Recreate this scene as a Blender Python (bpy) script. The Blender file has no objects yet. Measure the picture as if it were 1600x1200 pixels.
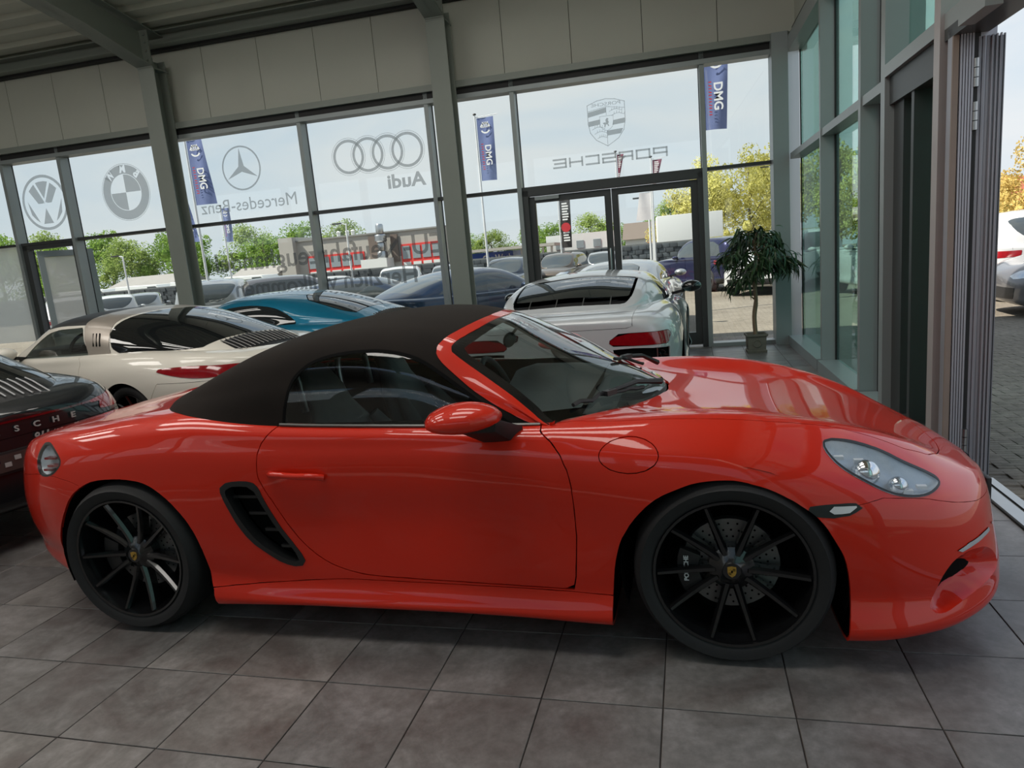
import bpy, bmesh, math, random
import numpy as np
from mathutils import Vector, Matrix
PI = math.pi
scn = bpy.context.scene
COL = scn.collection

# ------------------------------------------------------------------ camera
cam_d = bpy.data.cameras.new('camera')
cam = bpy.data.objects.new('camera', cam_d)
COL.objects.link(cam)
CP = (2.53296, -2.01477, 1.46447)
RM = ((0.966579, 0.240856, -0.087825), (-0.039641, -0.198040, -0.979392), (-0.253286, 0.950141, -0.181874))
cam.matrix_world = Matrix(((RM[0][0], -RM[1][0], -RM[2][0], CP[0]),
                           (RM[0][1], -RM[1][1], -RM[2][1], CP[1]),
                           (RM[0][2], -RM[1][2], -RM[2][2], CP[2]), (0, 0, 0, 1)))
cam_d.sensor_fit = 'HORIZONTAL'
cam_d.sensor_width = 36.0
cam_d.lens = 1077.23 * 36.0 / 1600.0
cam_d.clip_start = 0.05
cam_d.clip_end = 600
scn.camera = cam

# ------------------------------------------------------------------ colour management
vs = scn.view_settings
vs.view_transform = 'Standard'
vs.look = 'None'
vs.gamma = 1.0
vs.use_curve_mapping = False
vs.exposure = 0.0
scn.display_settings.display_device = 'sRGB'
scn.cycles.max_bounces = 8
scn.cycles.diffuse_bounces = 4
scn.cycles.glossy_bounces = 4
scn.cycles.transparent_max_bounces = 24
scn.cycles.transmission_bounces = 4
scn.cycles.sample_clamp_indirect = 6.0
scn.cycles.caustics_reflective = False
scn.cycles.caustics_refractive = False
scn.cycles.use_denoising = True

# ------------------------------------------------------------------ world: pale spring sky with thin cloud
wd = bpy.data.worlds.new('World')
scn.world = wd
wd.use_nodes = True
nt = wd.node_tree
nt.nodes.clear()
def wn(t, **k):
    n = nt.nodes.new(t)
    for a, b in k.items(): setattr(n, a, b)
    return n
tc = wn('ShaderNodeTexCoord'); mp = wn('ShaderNodeMapping'); mp.inputs['Scale'].default_value = (1.0, 1.0, 3.2)
no = wn('ShaderNodeTexNoise'); no.inputs['Scale'].default_value = 2.1; no.inputs['Detail'].default_value = 7; no.inputs['Roughness'].default_value = 0.55
no.inputs['Distortion'].default_value = 0.4
rp = wn('ShaderNodeValToRGB')
rp.color_ramp.elements[0].position = 0.36; rp.color_ramp.elements[0].color = (0, 0, 0, 1)
rp.color_ramp.elements[1].position = 0.60; rp.color_ramp.elements[1].color = (1, 1, 1, 1)
sx = wn('ShaderNodeSeparateXYZ')
gr = wn('ShaderNodeValToRGB')
gr.color_ramp.elements[0].position = 0.0; gr.color_ramp.elements[0].color = (0.66, 0.73, 0.78, 1)
gr.color_ramp.elements[1].position = 0.75; gr.color_ramp.elements[1].color = (0.22, 0.38, 0.66, 1)
e = gr.color_ramp.elements.new(0.28); e.color = (0.50, 0.64, 0.78, 1)
mx = wn('ShaderNodeMix', data_type='RGBA')
mx.inputs['B'].default_value = (0.74, 0.775, 0.80, 1)
bg = wn('ShaderNodeBackground'); bg.inputs['Strength'].default_value = 1.13
ow = wn('ShaderNodeOutputWorld')
L = nt.links.new
L(tc.outputs['Generated'], mp.inputs[0]); L(mp.outputs[0], no.inputs['Vector']); L(no.outputs['Fac'], rp.inputs[0])
L(tc.outputs['Generated'], sx.inputs[0]); L(sx.outputs['Z'], gr.inputs[0])
L(gr.outputs[0], mx.inputs['A']); L(rp.outputs[0], mx.inputs['Factor']); L(mx.outputs['Result'], bg.inputs[0]); L(bg.outputs[0], ow.inputs[0])

# ------------------------------------------------------------------ sun
sd = bpy.data.lights.new('sun', 'SUN')
sd.energy = 9.0
sd.angle = math.radians(0.6)
sd.color = (1.0, 0.93, 0.82)
sun = bpy.data.objects.new('sun', sd)
COL.objects.link(sun)
# the sun stands high behind the hall: its shadow reaches about two metres out of the rear facade
sun.rotation_euler = Vector((0.72, 0.33, -1.0)).to_track_quat('-Z', 'Y').to_euler()

# ------------------------------------------------------------------ area lights added to brighten the hall, standing in for rooflights (their housings are built with the roof)
FILL_LIGHTS = [(x, y) for y in (-0.9, 1.6, 4.1) for x in (-8.0, -3.6, 0.8)]
for k, (x, y) in enumerate(FILL_LIGHTS):
    ld = bpy.data.lights.new('fill_panel_light', 'AREA'); ld.shape = 'RECTANGLE'; ld.size = 2.8; ld.size_y = 1.1
    ld.energy = 66.0; ld.color = (1.0, 0.955, 0.89)
    lo = bpy.data.objects.new('fill_panel_light', ld); lo.location = (x, y, 5.70); COL.objects.link(lo)

# ================================================================== materials
MATS = {}
def srgb(r, g, b):
    f = lambda c: (c / 255.0 / 12.92) if c / 255.0 <= 0.04045 else ((c / 255.0 + 0.055) / 1.055) ** 2.4
    return (f(r), f(g), f(b), 1.0)
def newmat(name):
    m = bpy.data.materials.new(name); m.use_nodes = True
    m.node_tree.nodes.clear()
    return m, m.node_tree
def out(nt, sh):
    o = nt.nodes.new('ShaderNodeOutputMaterial'); nt.links.new(sh, o.inputs['Surface'])
def principled(nt, col, rough=0.5, metal=0.0, coat=0.0, spec=0.5):
    b = nt.nodes.new('ShaderNodeBsdfPrincipled')
    b.inputs['Base Color'].default_value = col
    b.inputs['Roughness'].default_value = rough
    b.inputs['Metallic'].default_value = metal
    b.inputs['Coat Weight'].default_value = coat
    b.inputs['Coat Roughness'].default_value = 0.03
    b.inputs['Specular IOR Level'].default_value = spec
    return b
def noise(nt, scale, detail=4, rough=0.6, coord='Object', vec=None, dist=0.0):
    n = nt.nodes.new('ShaderNodeTexNoise'); n.inputs['Scale'].default_value = scale
    n.inputs['Detail'].default_value = detail; n.inputs['Roughness'].default_value = rough; n.inputs['Distortion'].default_value = dist
    if vec is None:
        t = nt.nodes.new('ShaderNodeTexCoord'); vec = t.outputs[coord]
    nt.links.new(vec, n.inputs['Vector'])
    return n
def plain(name, col, rough=0.5, metal=0.0, coat=0.0, var=0.0, scale=8.0, bump=0.0, spec=0.5, coord='Object'):
    """a procedural surface: base colour varied by noise, with fine relief"""
    if name in MATS: return MATS[name]
    m, nt = newmat(name)
    b = principled(nt, col, rough, metal, coat, spec)
    if var > 0 or bump > 0:
        n = noise(nt, scale, coord=coord)
        if var > 0:
            mx = nt.nodes.new('ShaderNodeMix'); mx.data_type = 'RGBA'
            mx.inputs['A'].default_value = tuple(c * (1 - var) for c in col[:3]) + (1,)
            mx.inputs['B'].default_value = tuple(min(1, c * (1 + var)) for c in col[:3]) + (1,)
            nt.links.new(n.outputs['Fac'], mx.inputs['Factor']); nt.links.new(mx.outputs['Result'], b.inputs['Base Color'])
        if bump > 0:
            n2 = noise(nt, scale * 12, 2, coord=coord)
            bp = nt.nodes.new('ShaderNodeBump'); bp.inputs['Strength'].default_value = bump; bp.inputs['Distance'].default_value = 0.002
            nt.links.new(n2.outputs['Fac'], bp.inputs['Height']); nt.links.new(bp.outputs[0], b.inputs['Normal'])
    out(nt, b.outputs[0]); MATS[name] = m
    return m
def paint(name, col, metal=0.0, rough=0.45):
    """car paint: pigment under a clear coat, with a faint flake / orange peel"""
    if name in MATS: return MATS[name]
    m, nt = newmat(name)
    b = principled(nt, col, rough, metal, 1.0, 0.15)
    b.inputs['Coat IOR'].default_value = 1.43
    n = noise(nt, 900, 1)
    mx = nt.nodes.new('ShaderNodeMix'); mx.data_type = 'RGBA'
    mx.inputs['A'].default_value = tuple(c * 0.93 for c in col[:3]) + (1,); mx.inputs['B'].default_value = tuple(min(1, c * 1.07) for c in col[:3]) + (1,)
    nt.links.new(n.outputs['Fac'], mx.inputs['Factor']); nt.links.new(mx.outputs['Result'], b.inputs['Base Color'])
    out(nt, b.outputs[0]); MATS[name] = m
    return m
def glass(name, tint, refl=1.0, rough=0.0, ior=1.5):
    """thin glazing: tinted transmission plus a clear reflection"""
    if name in MATS: return MATS[name]
    m, nt = newmat(name)
    t = nt.nodes.new('ShaderNodeBsdfTransparent'); t.inputs[0].default_value = tint
    g = nt.nodes.new('ShaderNodeBsdfGlossy'); g.inputs['Roughness'].default_value = rough
    g.inputs[0].default_value = (refl, refl, refl, 1)
    f = nt.nodes.new('ShaderNodeFresnel'); f.inputs['IOR'].default_value = ior
    ge = nt.nodes.new('ShaderNodeNewGeometry')
    iv = nt.nodes.new('ShaderNodeMath'); iv.operation = 'MULTIPLY'   # same fresnel from either side of the sheet
    mpn = nt.nodes.new('ShaderNodeMix'); mpn.data_type = 'FLOAT'
    # on back faces use 1/ior so a single sheet reflects alike from both sides
    mpn.inputs['A'].default_value = ior; mpn.inputs['B'].default_value = 1.0 / ior
    nt.links.new(ge.outputs['Backfacing'], mpn.inputs['Factor'])
    nt.links.new(mpn.outputs['Result'], f.inputs['IOR'])
    iv.inputs[1].default_value = 1.25
    nt.links.new(f.outputs[0], iv.inputs[0]); iv.use_clamp = True
    mx = nt.nodes.new('ShaderNodeMixShader')
    nt.links.new(iv.outputs[0], mx.inputs[0]); nt.links.new(t.outputs[0], mx.inputs[1]); nt.links.new(g.outputs[0], mx.inputs[2])
    out(nt, mx.outputs[0]); MATS[name] = m
    return m
def film(name, col, a):
    """adhesive window film: lets part of the light through"""
    if name in MATS: return MATS[name]
    m, nt = newmat(name)
    t = nt.nodes.new('ShaderNodeBsdfTransparent'); t.inputs[0].default_value = (1, 1, 1, 1)
    d = nt.nodes.new('ShaderNodeBsdfDiffuse'); d.inputs[0].default_value = col
    tl = nt.nodes.new('ShaderNodeBsdfTranslucent'); tl.inputs[0].default_value = col
    m1 = nt.nodes.new('ShaderNodeMixShader'); m1.inputs[0].default_value = 0.5
    m2 = nt.nodes.new('ShaderNodeMixShader'); m2.inputs[0].default_value = a
    nt.links.new(d.outputs[0], m1.inputs[1]); nt.links.new(tl.outputs[0], m1.inputs[2])
    nt.links.new(t.outputs[0], m2.inputs[1]); nt.links.new(m1.outputs[0], m2.inputs[2])
    out(nt, m2.outputs[0]); MATS[name] = m
    return m
def emis(name, col, s):
    if name in MATS: return MATS[name]
    m, nt = newmat(name)
    e = nt.nodes.new('ShaderNodeEmission'); e.inputs[0].default_value = col; e.inputs[1].default_value = s
    out(nt, e.outputs[0]); MATS[name] = m
    return m

# ================================================================== geometry helpers
def link(o, parent=None):
    COL.objects.link(o)
    if parent is not None: o.parent = parent
    return o
def mesh_obj(name, V, F, m, parent=None, smooth=False, angle=None):
    me = bpy.data.meshes.new(name)
    me.from_pydata([tuple(map(float, v)) for v in V], [], [tuple(int(i) for i in f) for f in F])
    if smooth:
        me.polygons.foreach_set('use_smooth', [True] * len(me.polygons))
        if angle is not None: me.set_sharp_from_angle(angle=math.radians(angle))
    if m is not None: me.materials.append(m)
    me.update()
    return link(bpy.data.objects.new(name, me), parent)
def tag(o, label=None, cat=None, group=None, kind=None):
    if label: o['label'] = label
    if cat: o['category'] = cat
    if group: o['group'] = group
    if kind: o['kind'] = kind
    return o
def empty(name, loc=(0, 0, 0), rz=0.0, label=None, cat=None, group=None, kind=None, parent=None):
    o = bpy.data.objects.new(name, None)
    o.location = loc; o.rotation_euler = (0, 0, rz); o.empty_display_size = 0.2
    link(o, parent)
    return tag(o, label, cat, group, kind)
class Geo:
    """collects simple solids, then becomes ONE mesh object"""
    def __init__(s): s.V = []; s.F = []
    def add(s, V, F):
        k = len(s.V); s.V += [tuple(v) for v in V]; s.F += [tuple(i + k for i in f) for f in F]; return s
    def box(s, c, d, rz=0.0, bev=0.0):
        x, y, z = d[0] / 2, d[1] / 2, d[2] / 2
        if bev > 0:
            bev = min(bev, x * .98, y * .98)
            pl = []
            for (a, b, p, q) in ((x, y, -bev, 0), (x, y, 0, -bev), (-x, y, 0, -bev), (-x, y, bev, 0), (-x, -y, bev, 0), (-x, -y, 0, bev), (x, -y, 0, bev), (x, -y, -bev, 0)):
                pl.append((a + p, b + q))
            V = [(px, py, -z) for px, py in pl] + [(px, py, z) for px, py in pl]
            n = 8
            F = [tuple(range(n - 1, -1, -1)), tuple(range(n, 2 * n))] + [(i, (i + 1) % n, n + (i + 1) % n, n + i) for i in range(n)]
            F[0], F[1] = tuple(range(n)), tuple(range(2 * n - 1, n - 1, -1))
            F = [tuple(reversed(f)) for f in F[:2]] + [tuple(reversed(f)) for f in F[2:]]
        else:
            V = [(-x, -y, -z), (x, -y, -z), (x, y, -z), (-x, y, -z), (-x, -y, z), (x, -y, z), (x, y, z), (-x, y, z)]
            F = [(3, 2, 1, 0), (4, 5, 6, 7), (0, 1, 5, 4), (1, 2, 6, 5), (2, 3, 7, 6), (3, 0, 4, 7)]
        ca, sa = math.cos(rz), math.sin(rz)
        return s.add([(c[0] + ca * a - sa * b, c[1] + sa * a + ca * b, c[2] + d_) for a, b, d_ in V], F)
    def hexa(s, P):
        """eight corners: four below, four above"""
        return s.add(P, [(3, 2, 1, 0), (4, 5, 6, 7), (0, 1, 5, 4), (1, 2, 6, 5), (2, 3, 7, 6), (3, 0, 4, 7)])
    def bar(s, a, b, w, h, up=(0, 0, 1)):
        a = Vector(a); b = Vector(b); t = (b - a).normalized(); u = Vector(up)
        sd_ = t.cross(u)
        if sd_.length < 1e-4: sd_ = t.cross(Vector((1, 0, 0)))
        sd_.normalize(); u = sd_.cross(t).normalized()
        P = []
        for p in (a, b):
            for i, j in ((-1, -1), (1, -1), (1, 1), (-1, 1)): P.append(p + sd_ * (i * w / 2) + u * (j * h / 2))
        return s.add(P, [(3, 2, 1, 0), (4, 5, 6, 7), (0, 1, 5, 4), (1, 2, 6, 5), (2, 3, 7, 6), (3, 0, 4, 7)])
    def tube(s, path, r, n=8, cap=True):
        P = [Vector(p) for p in path]; R_ = r if hasattr(r, '__len__') else [r] * len(P)
        V = []; F = []; up = None
        for i, p in enumerate(P):
            t = (P[min(i + 1, len(P) - 1)] - P[max(i - 1, 0)]).normalized()
            if up is None:
                up = t.orthogonal().normalized()
            else:
                up = (up - t * up.dot(t)); up = up.normalized() if up.length > 1e-6 else t.orthogonal().normalized()
            sd_ = t.cross(up)
            for k in range(n):
                a = 2 * PI * k / n; V.append(p + (up * math.cos(a) + sd_ * math.sin(a)) * R_[i])
        for i in range(len(P) - 1):
            for k in range(n): F.append((i * n + k, i * n + (k + 1) % n, (i + 1) * n + (k + 1) % n, (i + 1) * n + k))
        if cap: F.append(tuple(range(n - 1, -1, -1))); F.append(tuple((len(P) - 1) * n + k for k in range(n)))
        return s.add(V, F)
    def lathe(s, prof, n=24, c=(0, 0, 0), axis='z', cap=False):
        V = []; F = []
        for r, h in prof:
            for k in range(n):
                a = 2 * PI * k / n; x, y = r * math.cos(a), r * math.sin(a)
                V.append((c[0] + x, c[1] + y, c[2] + h) if axis == 'z' else (c[0] + x, c[1] + h, c[2] + y) if axis == 'y' else (c[0] + h, c[1] + x, c[2] + y))
        m_ = len(prof)
        for i in range(m_ - 1):
            for k in range(n): F.append((i * n + k, i * n + (k + 1) % n, (i + 1) * n + (k + 1) % n, (i + 1) * n + k))
        if cap: F.append(tuple(range(n - 1, -1, -1))); F.append(tuple((m_ - 1) * n + k for k in range(n)))
        return s.add(V, F)
    def prism(s, poly, f):
        """poly in 2D; f(a, b, side) -> xyz, side 0/1"""
        n = len(poly)
        V = [f(a, b, 0) for a, b in poly] + [f(a, b, 1) for a, b in poly]
        return s.add(V, [tuple(range(n - 1, -1, -1)), tuple(range(n, 2 * n))] + [(i, (i + 1) % n, n + (i + 1) % n, n + i) for i in range(n)])
    def sphere(s, c, r, n=12, m_=8):
        rr = r if hasattr(r, '__len__') else (r, r, r)
        V = [(c[0], c[1], c[2] - rr[2])]
        for i in range(1, m_):
            t = -PI / 2 + PI * i / m_
            for k in range(n):
                a = 2 * PI * k / n; V.append((c[0] + rr[0] * math.cos(t) * math.cos(a), c[1] + rr[1] * math.cos(t) * math.sin(a), c[2] + rr[2] * math.sin(t)))
        V.append((c[0], c[1], c[2] + rr[2])); F = []
        for k in range(n): F.append((0, 1 + (k + 1) % n, 1 + k))
        for i in range(m_ - 2):
            for k in range(n): a = 1 + i * n; F.append((a + k, a + (k + 1) % n, a + n + (k + 1) % n, a + n + k))
        a = 1 + (m_ - 2) * n
        for k in range(n): F.append((a + k, a + (k + 1) % n, len(V) - 1))
        return s.add(V, F)
    def obj(s, name, m, parent=None, smooth=False, angle=40, bevel=0.0):
        o = mesh_obj(name, s.V, s.F, m, parent, smooth, angle if smooth else None)
        if bevel > 0:
            bm = bmesh.new(); bm.from_mesh(o.data); bmesh.ops.remove_doubles(bm, verts=bm.verts, dist=1e-5)
            bmesh.ops.recalc_face_normals(bm, faces=bm.faces)
            ed = [e_ for e_ in bm.edges if len(e_.link_faces) == 2 and e_.calc_face_angle(0) > 0.6]
            bmesh.ops.bevel(bm, geom=ed, offset=bevel, segments=2, affect='EDGES', profile=0.6)
            bm.to_mesh(o.data); bm.free()
            o.data.polygons.foreach_set('use_smooth', [True] * len(o.data.polygons)); o.data.set_sharp_from_angle(angle=math.radians(35))
        return o
def copy_tree(o, parent=None):
    c = o.copy(); COL.objects.link(c); c.parent = parent
    for ch in list(o.children): copy_tree(ch, c)
    return c
def text_mesh(body, size, extrude=0.0, shear=0.0, bold=0.0, space=1.0):
    """letters in the xy plane, centred, as (verts, faces)"""
    cu = bpy.data.curves.new('t', 'FONT'); cu.body = body; cu.size = size; cu.extrude = extrude; cu.shear = shear; cu.offset = bold
    cu.align_x = 'CENTER'; cu.align_y = 'CENTER'; cu.space_character = space; cu.resolution_u = 3
    o = bpy.data.objects.new('t', cu); COL.objects.link(o)
    me = o.to_mesh(); V = [v.co.copy() for v in me.vertices]; F = [tuple(p.vertices) for p in me.polygons]
    o.to_mesh_clear(); bpy.data.objects.remove(o); bpy.data.curves.remove(cu)
    return V, F
def spline(P, n=8, closed=True):
    """Catmull-Rom through 2D/3D points"""
    P = [np.array(p, float) for p in P]; m_ = len(P); o = []
    rng = range(m_) if closed else range(m_ - 1)
    for i in rng:
        if closed: a, b, c, d = P[i - 1], P[i], P[(i + 1) % m_], P[(i + 2) % m_]
        else: a, b, c, d = P[max(i - 1, 0)], P[i], P[i + 1], P[min(i + 2, m_ - 1)]
        for k in range(n):
            t = k / n; o.append(0.5 * (2 * b + (c - a) * t + (2 * a - 5 * b + 4 * c - d) * t * t + (3 * b - a - 3 * c + d) * t ** 3))
    if not closed: o.append(P[-1])
    return np.array(o)
def sdist(Q, poly):
    """signed distance of points Q (n,2) to polygon, negative inside"""
    A = np.asarray(poly, float); B = np.roll(A, -1, axis=0); best = np.full(len(Q), 1e9); ins = np.zeros(len(Q), bool)
    x, y = Q[:, 0], Q[:, 1]
    for a, b in zip(A, B):
        d = b - a; l2 = d @ d
        if l2 < 1e-14: continue
        t = np.clip(((x - a[0]) * d[0] + (y - a[1]) * d[1]) / l2, 0, 1)
        best = np.minimum(best, (x - a[0] - t * d[0]) ** 2 + (y - a[1] - t * d[1]) ** 2)
        c = (a[1] > y) != (b[1] > y)
        if c.any():
            with np.errstate(all='ignore'):
                xi = a[0] + (y - a[1]) / (d[1] if abs(d[1]) > 1e-12 else 1e-12) * d[0]
            ins ^= c & (x < xi)
    s = np.sqrt(best); s[ins] *= -1
    return s

# ================================================================== car surface kit
def pchip(xk, yk, x):
    xk = np.asarray(xk, float); yk = np.asarray(yk, float); h = np.diff(xk); dl = np.diff(yk) / h
    d = np.zeros(len(xk))
    for i in range(1, len(xk) - 1):
        if dl[i - 1] * dl[i] > 0:
            w1 = 2 * h[i] + h[i - 1]; w2 = h[i] + 2 * h[i - 1]; d[i] = (w1 + w2) / (w1 / dl[i - 1] + w2 / dl[i])
    d[0] = dl[0]; d[-1] = dl[-1]
    i = np.clip(np.searchsorted(xk, x) - 1, 0, len(h) - 1); t = (x - xk[i]) / h[i]
    return (1 + 2 * t) * (1 - t) ** 2 * yk[i] + t * (1 - t) ** 2 * h[i] * d[i] + t * t * (3 - 2 * t) * yk[i + 1] + t * t * (t - 1) * h[i] * d[i + 1]
class Surf:
    """P: points, U: surface parameters (x station, ring index), F: faces"""
    def __init__(s, P, U, F): s.P = np.asarray(P, float); s.U = np.asarray(U, float); s.F = F
    def split(s, g):
        """cut along g = 0; g(P, U) -> values; returns (negative side, positive side)"""
        v = g(s.P, s.U); v = np.where(np.abs(v) < 1e-7, 1e-7, v); neg = v < 0
        P = [s.P]; U = [s.U]; nP = []; nU = []; cache = {}; n0 = len(s.P)
        FN = []; FP = []; cutf = []
        for f in s.F:
            k = sum(1 for i in f if neg[i])
            if k == len(f): FN.append(f)
            elif k == 0: FP.append(f)
            else: cutf.append(f)
        if cutf:
            es = []
            for f in cutf:
                for a, b in zip(f, f[1:] + f[:1]):
                    if neg[a] != neg[b]:
                        e = (a, b) if a < b else (b, a)
                        if e not in cache: cache[e] = len(es); es.append(e)
            E = np.array(es); ta = np.zeros(len(E)); tb = np.ones(len(E)); ga = v[E[:, 0]]
            t = ga / (ga - v[E[:, 1]])
            for it in range(5):
                Pm = s.P[E[:, 0]] * (1 - t[:, None]) + s.P[E[:, 1]] * t[:, None]; Um = s.U[E[:, 0]] * (1 - t[:, None]) + s.U[E[:, 1]] * t[:, None]
                gm = g(Pm, Um); same = (gm < 0) == (ga < 0); ta = np.where(same, t, ta); tb = np.where(same, tb, t); t = (ta + tb) / 2
            t = np.clip(t, 0.02, 0.98)
            nP = s.P[E[:, 0]] * (1 - t[:, None]) + s.P[E[:, 1]] * t[:, None]; nU = s.U[E[:, 0]] * (1 - t[:, None]) + s.U[E[:, 1]] * t[:, None]
            for f in cutf:
                A = []; B = []
                for a, b in zip(f, f[1:] + f[:1]):
                    (A if neg[a] else B).append(a)
                    if neg[a] != neg[b]:
                        q = n0 + cache[(a, b) if a < b else (b, a)]; A.append(q); B.append(q)
                if len(A) > 2: FN.append(tuple(A))
                if len(B) > 2: FP.append(tuple(B))
            PP = np.vstack([s.P, nP]); UU = np.vstack([s.U, nU])
        else: PP, UU = s.P, s.U
        return Surf(PP, UU, FN).compact(), Surf(PP, UU, FP).compact()
    def compact(s):
        if not s.F: return Surf(np.zeros((0, 3)), np.zeros((0, 2)), [])
        used = sorted({i for f in s.F for i in f}); mp = {a: b for b, a in enumerate(used)}
        return Surf(s.P[used], s.U[used], [tuple(mp[i] for i in f) for f in s.F])
    def inside(s, g): return s.split(g)[0]
    def outside(s, g): return s.split(g)[1]
    def normals(s):
        N = np.zeros_like(s.P)
        for f in s.F:
            a, b, c = s.P[f[0]], s.P[f[1]], s.P[f[2]]; n = np.cross(b - a, c - a)
            if len(f) > 3: n = n + np.cross(c - a, s.P[f[3]] - a)
            for i in f: N[i] += n
        l = np.linalg.norm(N, axis=1); l[l == 0] = 1
        return N / l[:, None]
    def offset(s, d): return Surf(s.P + s.normals() * d, s.U, s.F)
    def bowl(s, poly, depth, slope=1.5):
        d = np.clip(-sdist(s.P[:, [0, 2]], poly) * slope, 0, depth); return Surf(s.P - s.normals() * d[:, None], s.U, s.F)
    def mirror(s): return Surf(s.P * np.array([1, -1, 1]), s.U, [tuple(reversed(f)) for f in s.F])
    def join(s, o):
        k = len(s.P); return Surf(np.vstack([s.P, o.P]), np.vstack([s.U, o.U]), s.F + [tuple(i + k for i in f) for f in o.F])
    def weld(s, tol=1e-5):
        key = {}; mp = []
        for i, p in enumerate(np.round(s.P / tol).astype(np.int64)):
            t = tuple(p)
            mp.append(key.setdefault(t, i))
        F = []
        for f in s.F:
            g = []
            for i in f:
                j = mp[i]
                if not g or g[-1] != j: g.append(j)
            if len(g) > 1 and g[0] == g[-1]: g.pop()
            if len(g) > 2 and len(set(g)) == len(g): F.append(tuple(g))
        return Surf(s.P, s.U, F).compact()
    def obj(s, name, m, parent=None, flange=0.0, thick=0.0, lift=0.0):
        """a panel; flange turns its cut edges inward so that it reads as folded sheet"""
        if not s.F: return None
        N = s.normals(); P = s.P + N * lift; V = [tuple(p) for p in P]; F = list(s.F); nf = len(F)
        if flange > 0:
            cnt = {}
            for f in s.F:
                for a, b in zip(f, f[1:] + f[:1]): cnt[(a, b)] = 1
            top = {}; bot = {}
            for (a, b) in list(cnt):
                if (b, a) not in cnt:
                    for i in (a, b):
                        if i not in top:
                            top[i] = len(V); V.append(tuple(P[i])); bot[i] = len(V); V.append(tuple(P[i] - N[i] * flange))
                    F.append((top[b], top[a], bot[a], bot[b]))
        return mesh_obj(name, V, F, m, parent, True)
def loft(xs, lines, n_ring, n_x, smooth_n=3, cos_ends=True, x_fn=None):
    """half body (y <= 0 side is built by mirroring): lines = [(y table, z table)], xs = station table"""
    xs = np.asarray(xs, float); x0, x1 = xs[0], xs[-1]
    th = lambda x: np.arccos(np.clip(1 - 2 * (x - x0) / (x1 - x0), -1, 1))
    if not cos_ends: th = lambda x: (x - x0) / (x1 - x0)
    T = th(xs); t = np.linspace(T[0], T[-1], n_x)
    X = (x0 + (x1 - x0) * (1 - np.cos(t)) / 2) if cos_ends else x0 + (x1 - x0) * t
    Y = np.array([pchip(T, l[0], t) for l in lines]); Z = np.array([pchip(T, l[1], t) for l in lines])
    def sm(A, k):
        for _ in range(k): A[:, 1:-1] = 0.25 * A[:, :-2] + 0.5 * A[:, 1:-1] + 0.25 * A[:, 2:]
        return A
    Y = sm(Y, smooth_n); Z = sm(Z, smooth_n)
    m_ = len(lines); vr = np.linspace(0, m_ - 1, n_ring)
    P = np.zeros((n_ring, n_x, 3)); U = np.zeros((n_ring, n_x, 2))
    for j in range(n_x):
        pts = np.stack([Y[:, j], Z[:, j]], 1)
        a = np.vstack([pts[0] * np.array([-1, 1]) if abs(pts[0][0]) < 1e-6 else 2 * pts[0] - pts[1], pts, (pts[-2] * np.array([-1, 1])) if abs(pts[-1][0]) < 1e-3 else 2 * pts[-1] - pts[-2]])
        i = np.minimum(vr.astype(int), m_ - 2); u = (vr - i)[:, None]
        p0, p1, p2, p3 = a[i], a[i + 1], a[i + 2], a[i + 3]
        q = 0.5 * (2 * p1 + (p2 - p0) * u + (2 * p0 - 5 * p1 + 4 * p2 - p3) * u ** 2 + (3 * p1 - p0 - 3 * p2 + p3) * u ** 3)
        P[:, j, 0] = X[j]; P[:, j, 1] = -np.maximum(q[:, 0], 0); P[:, j, 2] = q[:, 1]
        U[:, j, 0] = X[j]; U[:, j, 1] = vr
    F = []
    for i in range(n_ring - 1):
        for j in range(n_x - 1):
            a = i * n_x + j; F.append((a, a + 1, a + n_x + 1, a + n_x))
    return Surf(P.reshape(-1, 3), U.reshape(-1, 2), F)
def gx(poly, off=0.0):   # cut in side view (x, z)
    return lambda P, U: sdist(P[:, [0, 2]], poly) - off
def gt(poly, off=0.0):   # cut in plan (x, y)
    return lambda P, U: sdist(P[:, [0, 1]], poly) - off
def gu(poly, off=0.0):   # cut in surface parameters (x, ring)
    return lambda P, U: sdist(U * np.array([1, 0.15]), np.asarray(poly) * np.array([1, 0.15])) - off
def circle(cx, cz, r, n=72, sq=1.0): return np.array([(cx + r * math.cos(2 * PI * k / n), cz + sq * r * math.sin(2 * PI * k / n)) for k in range(n)])

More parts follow.
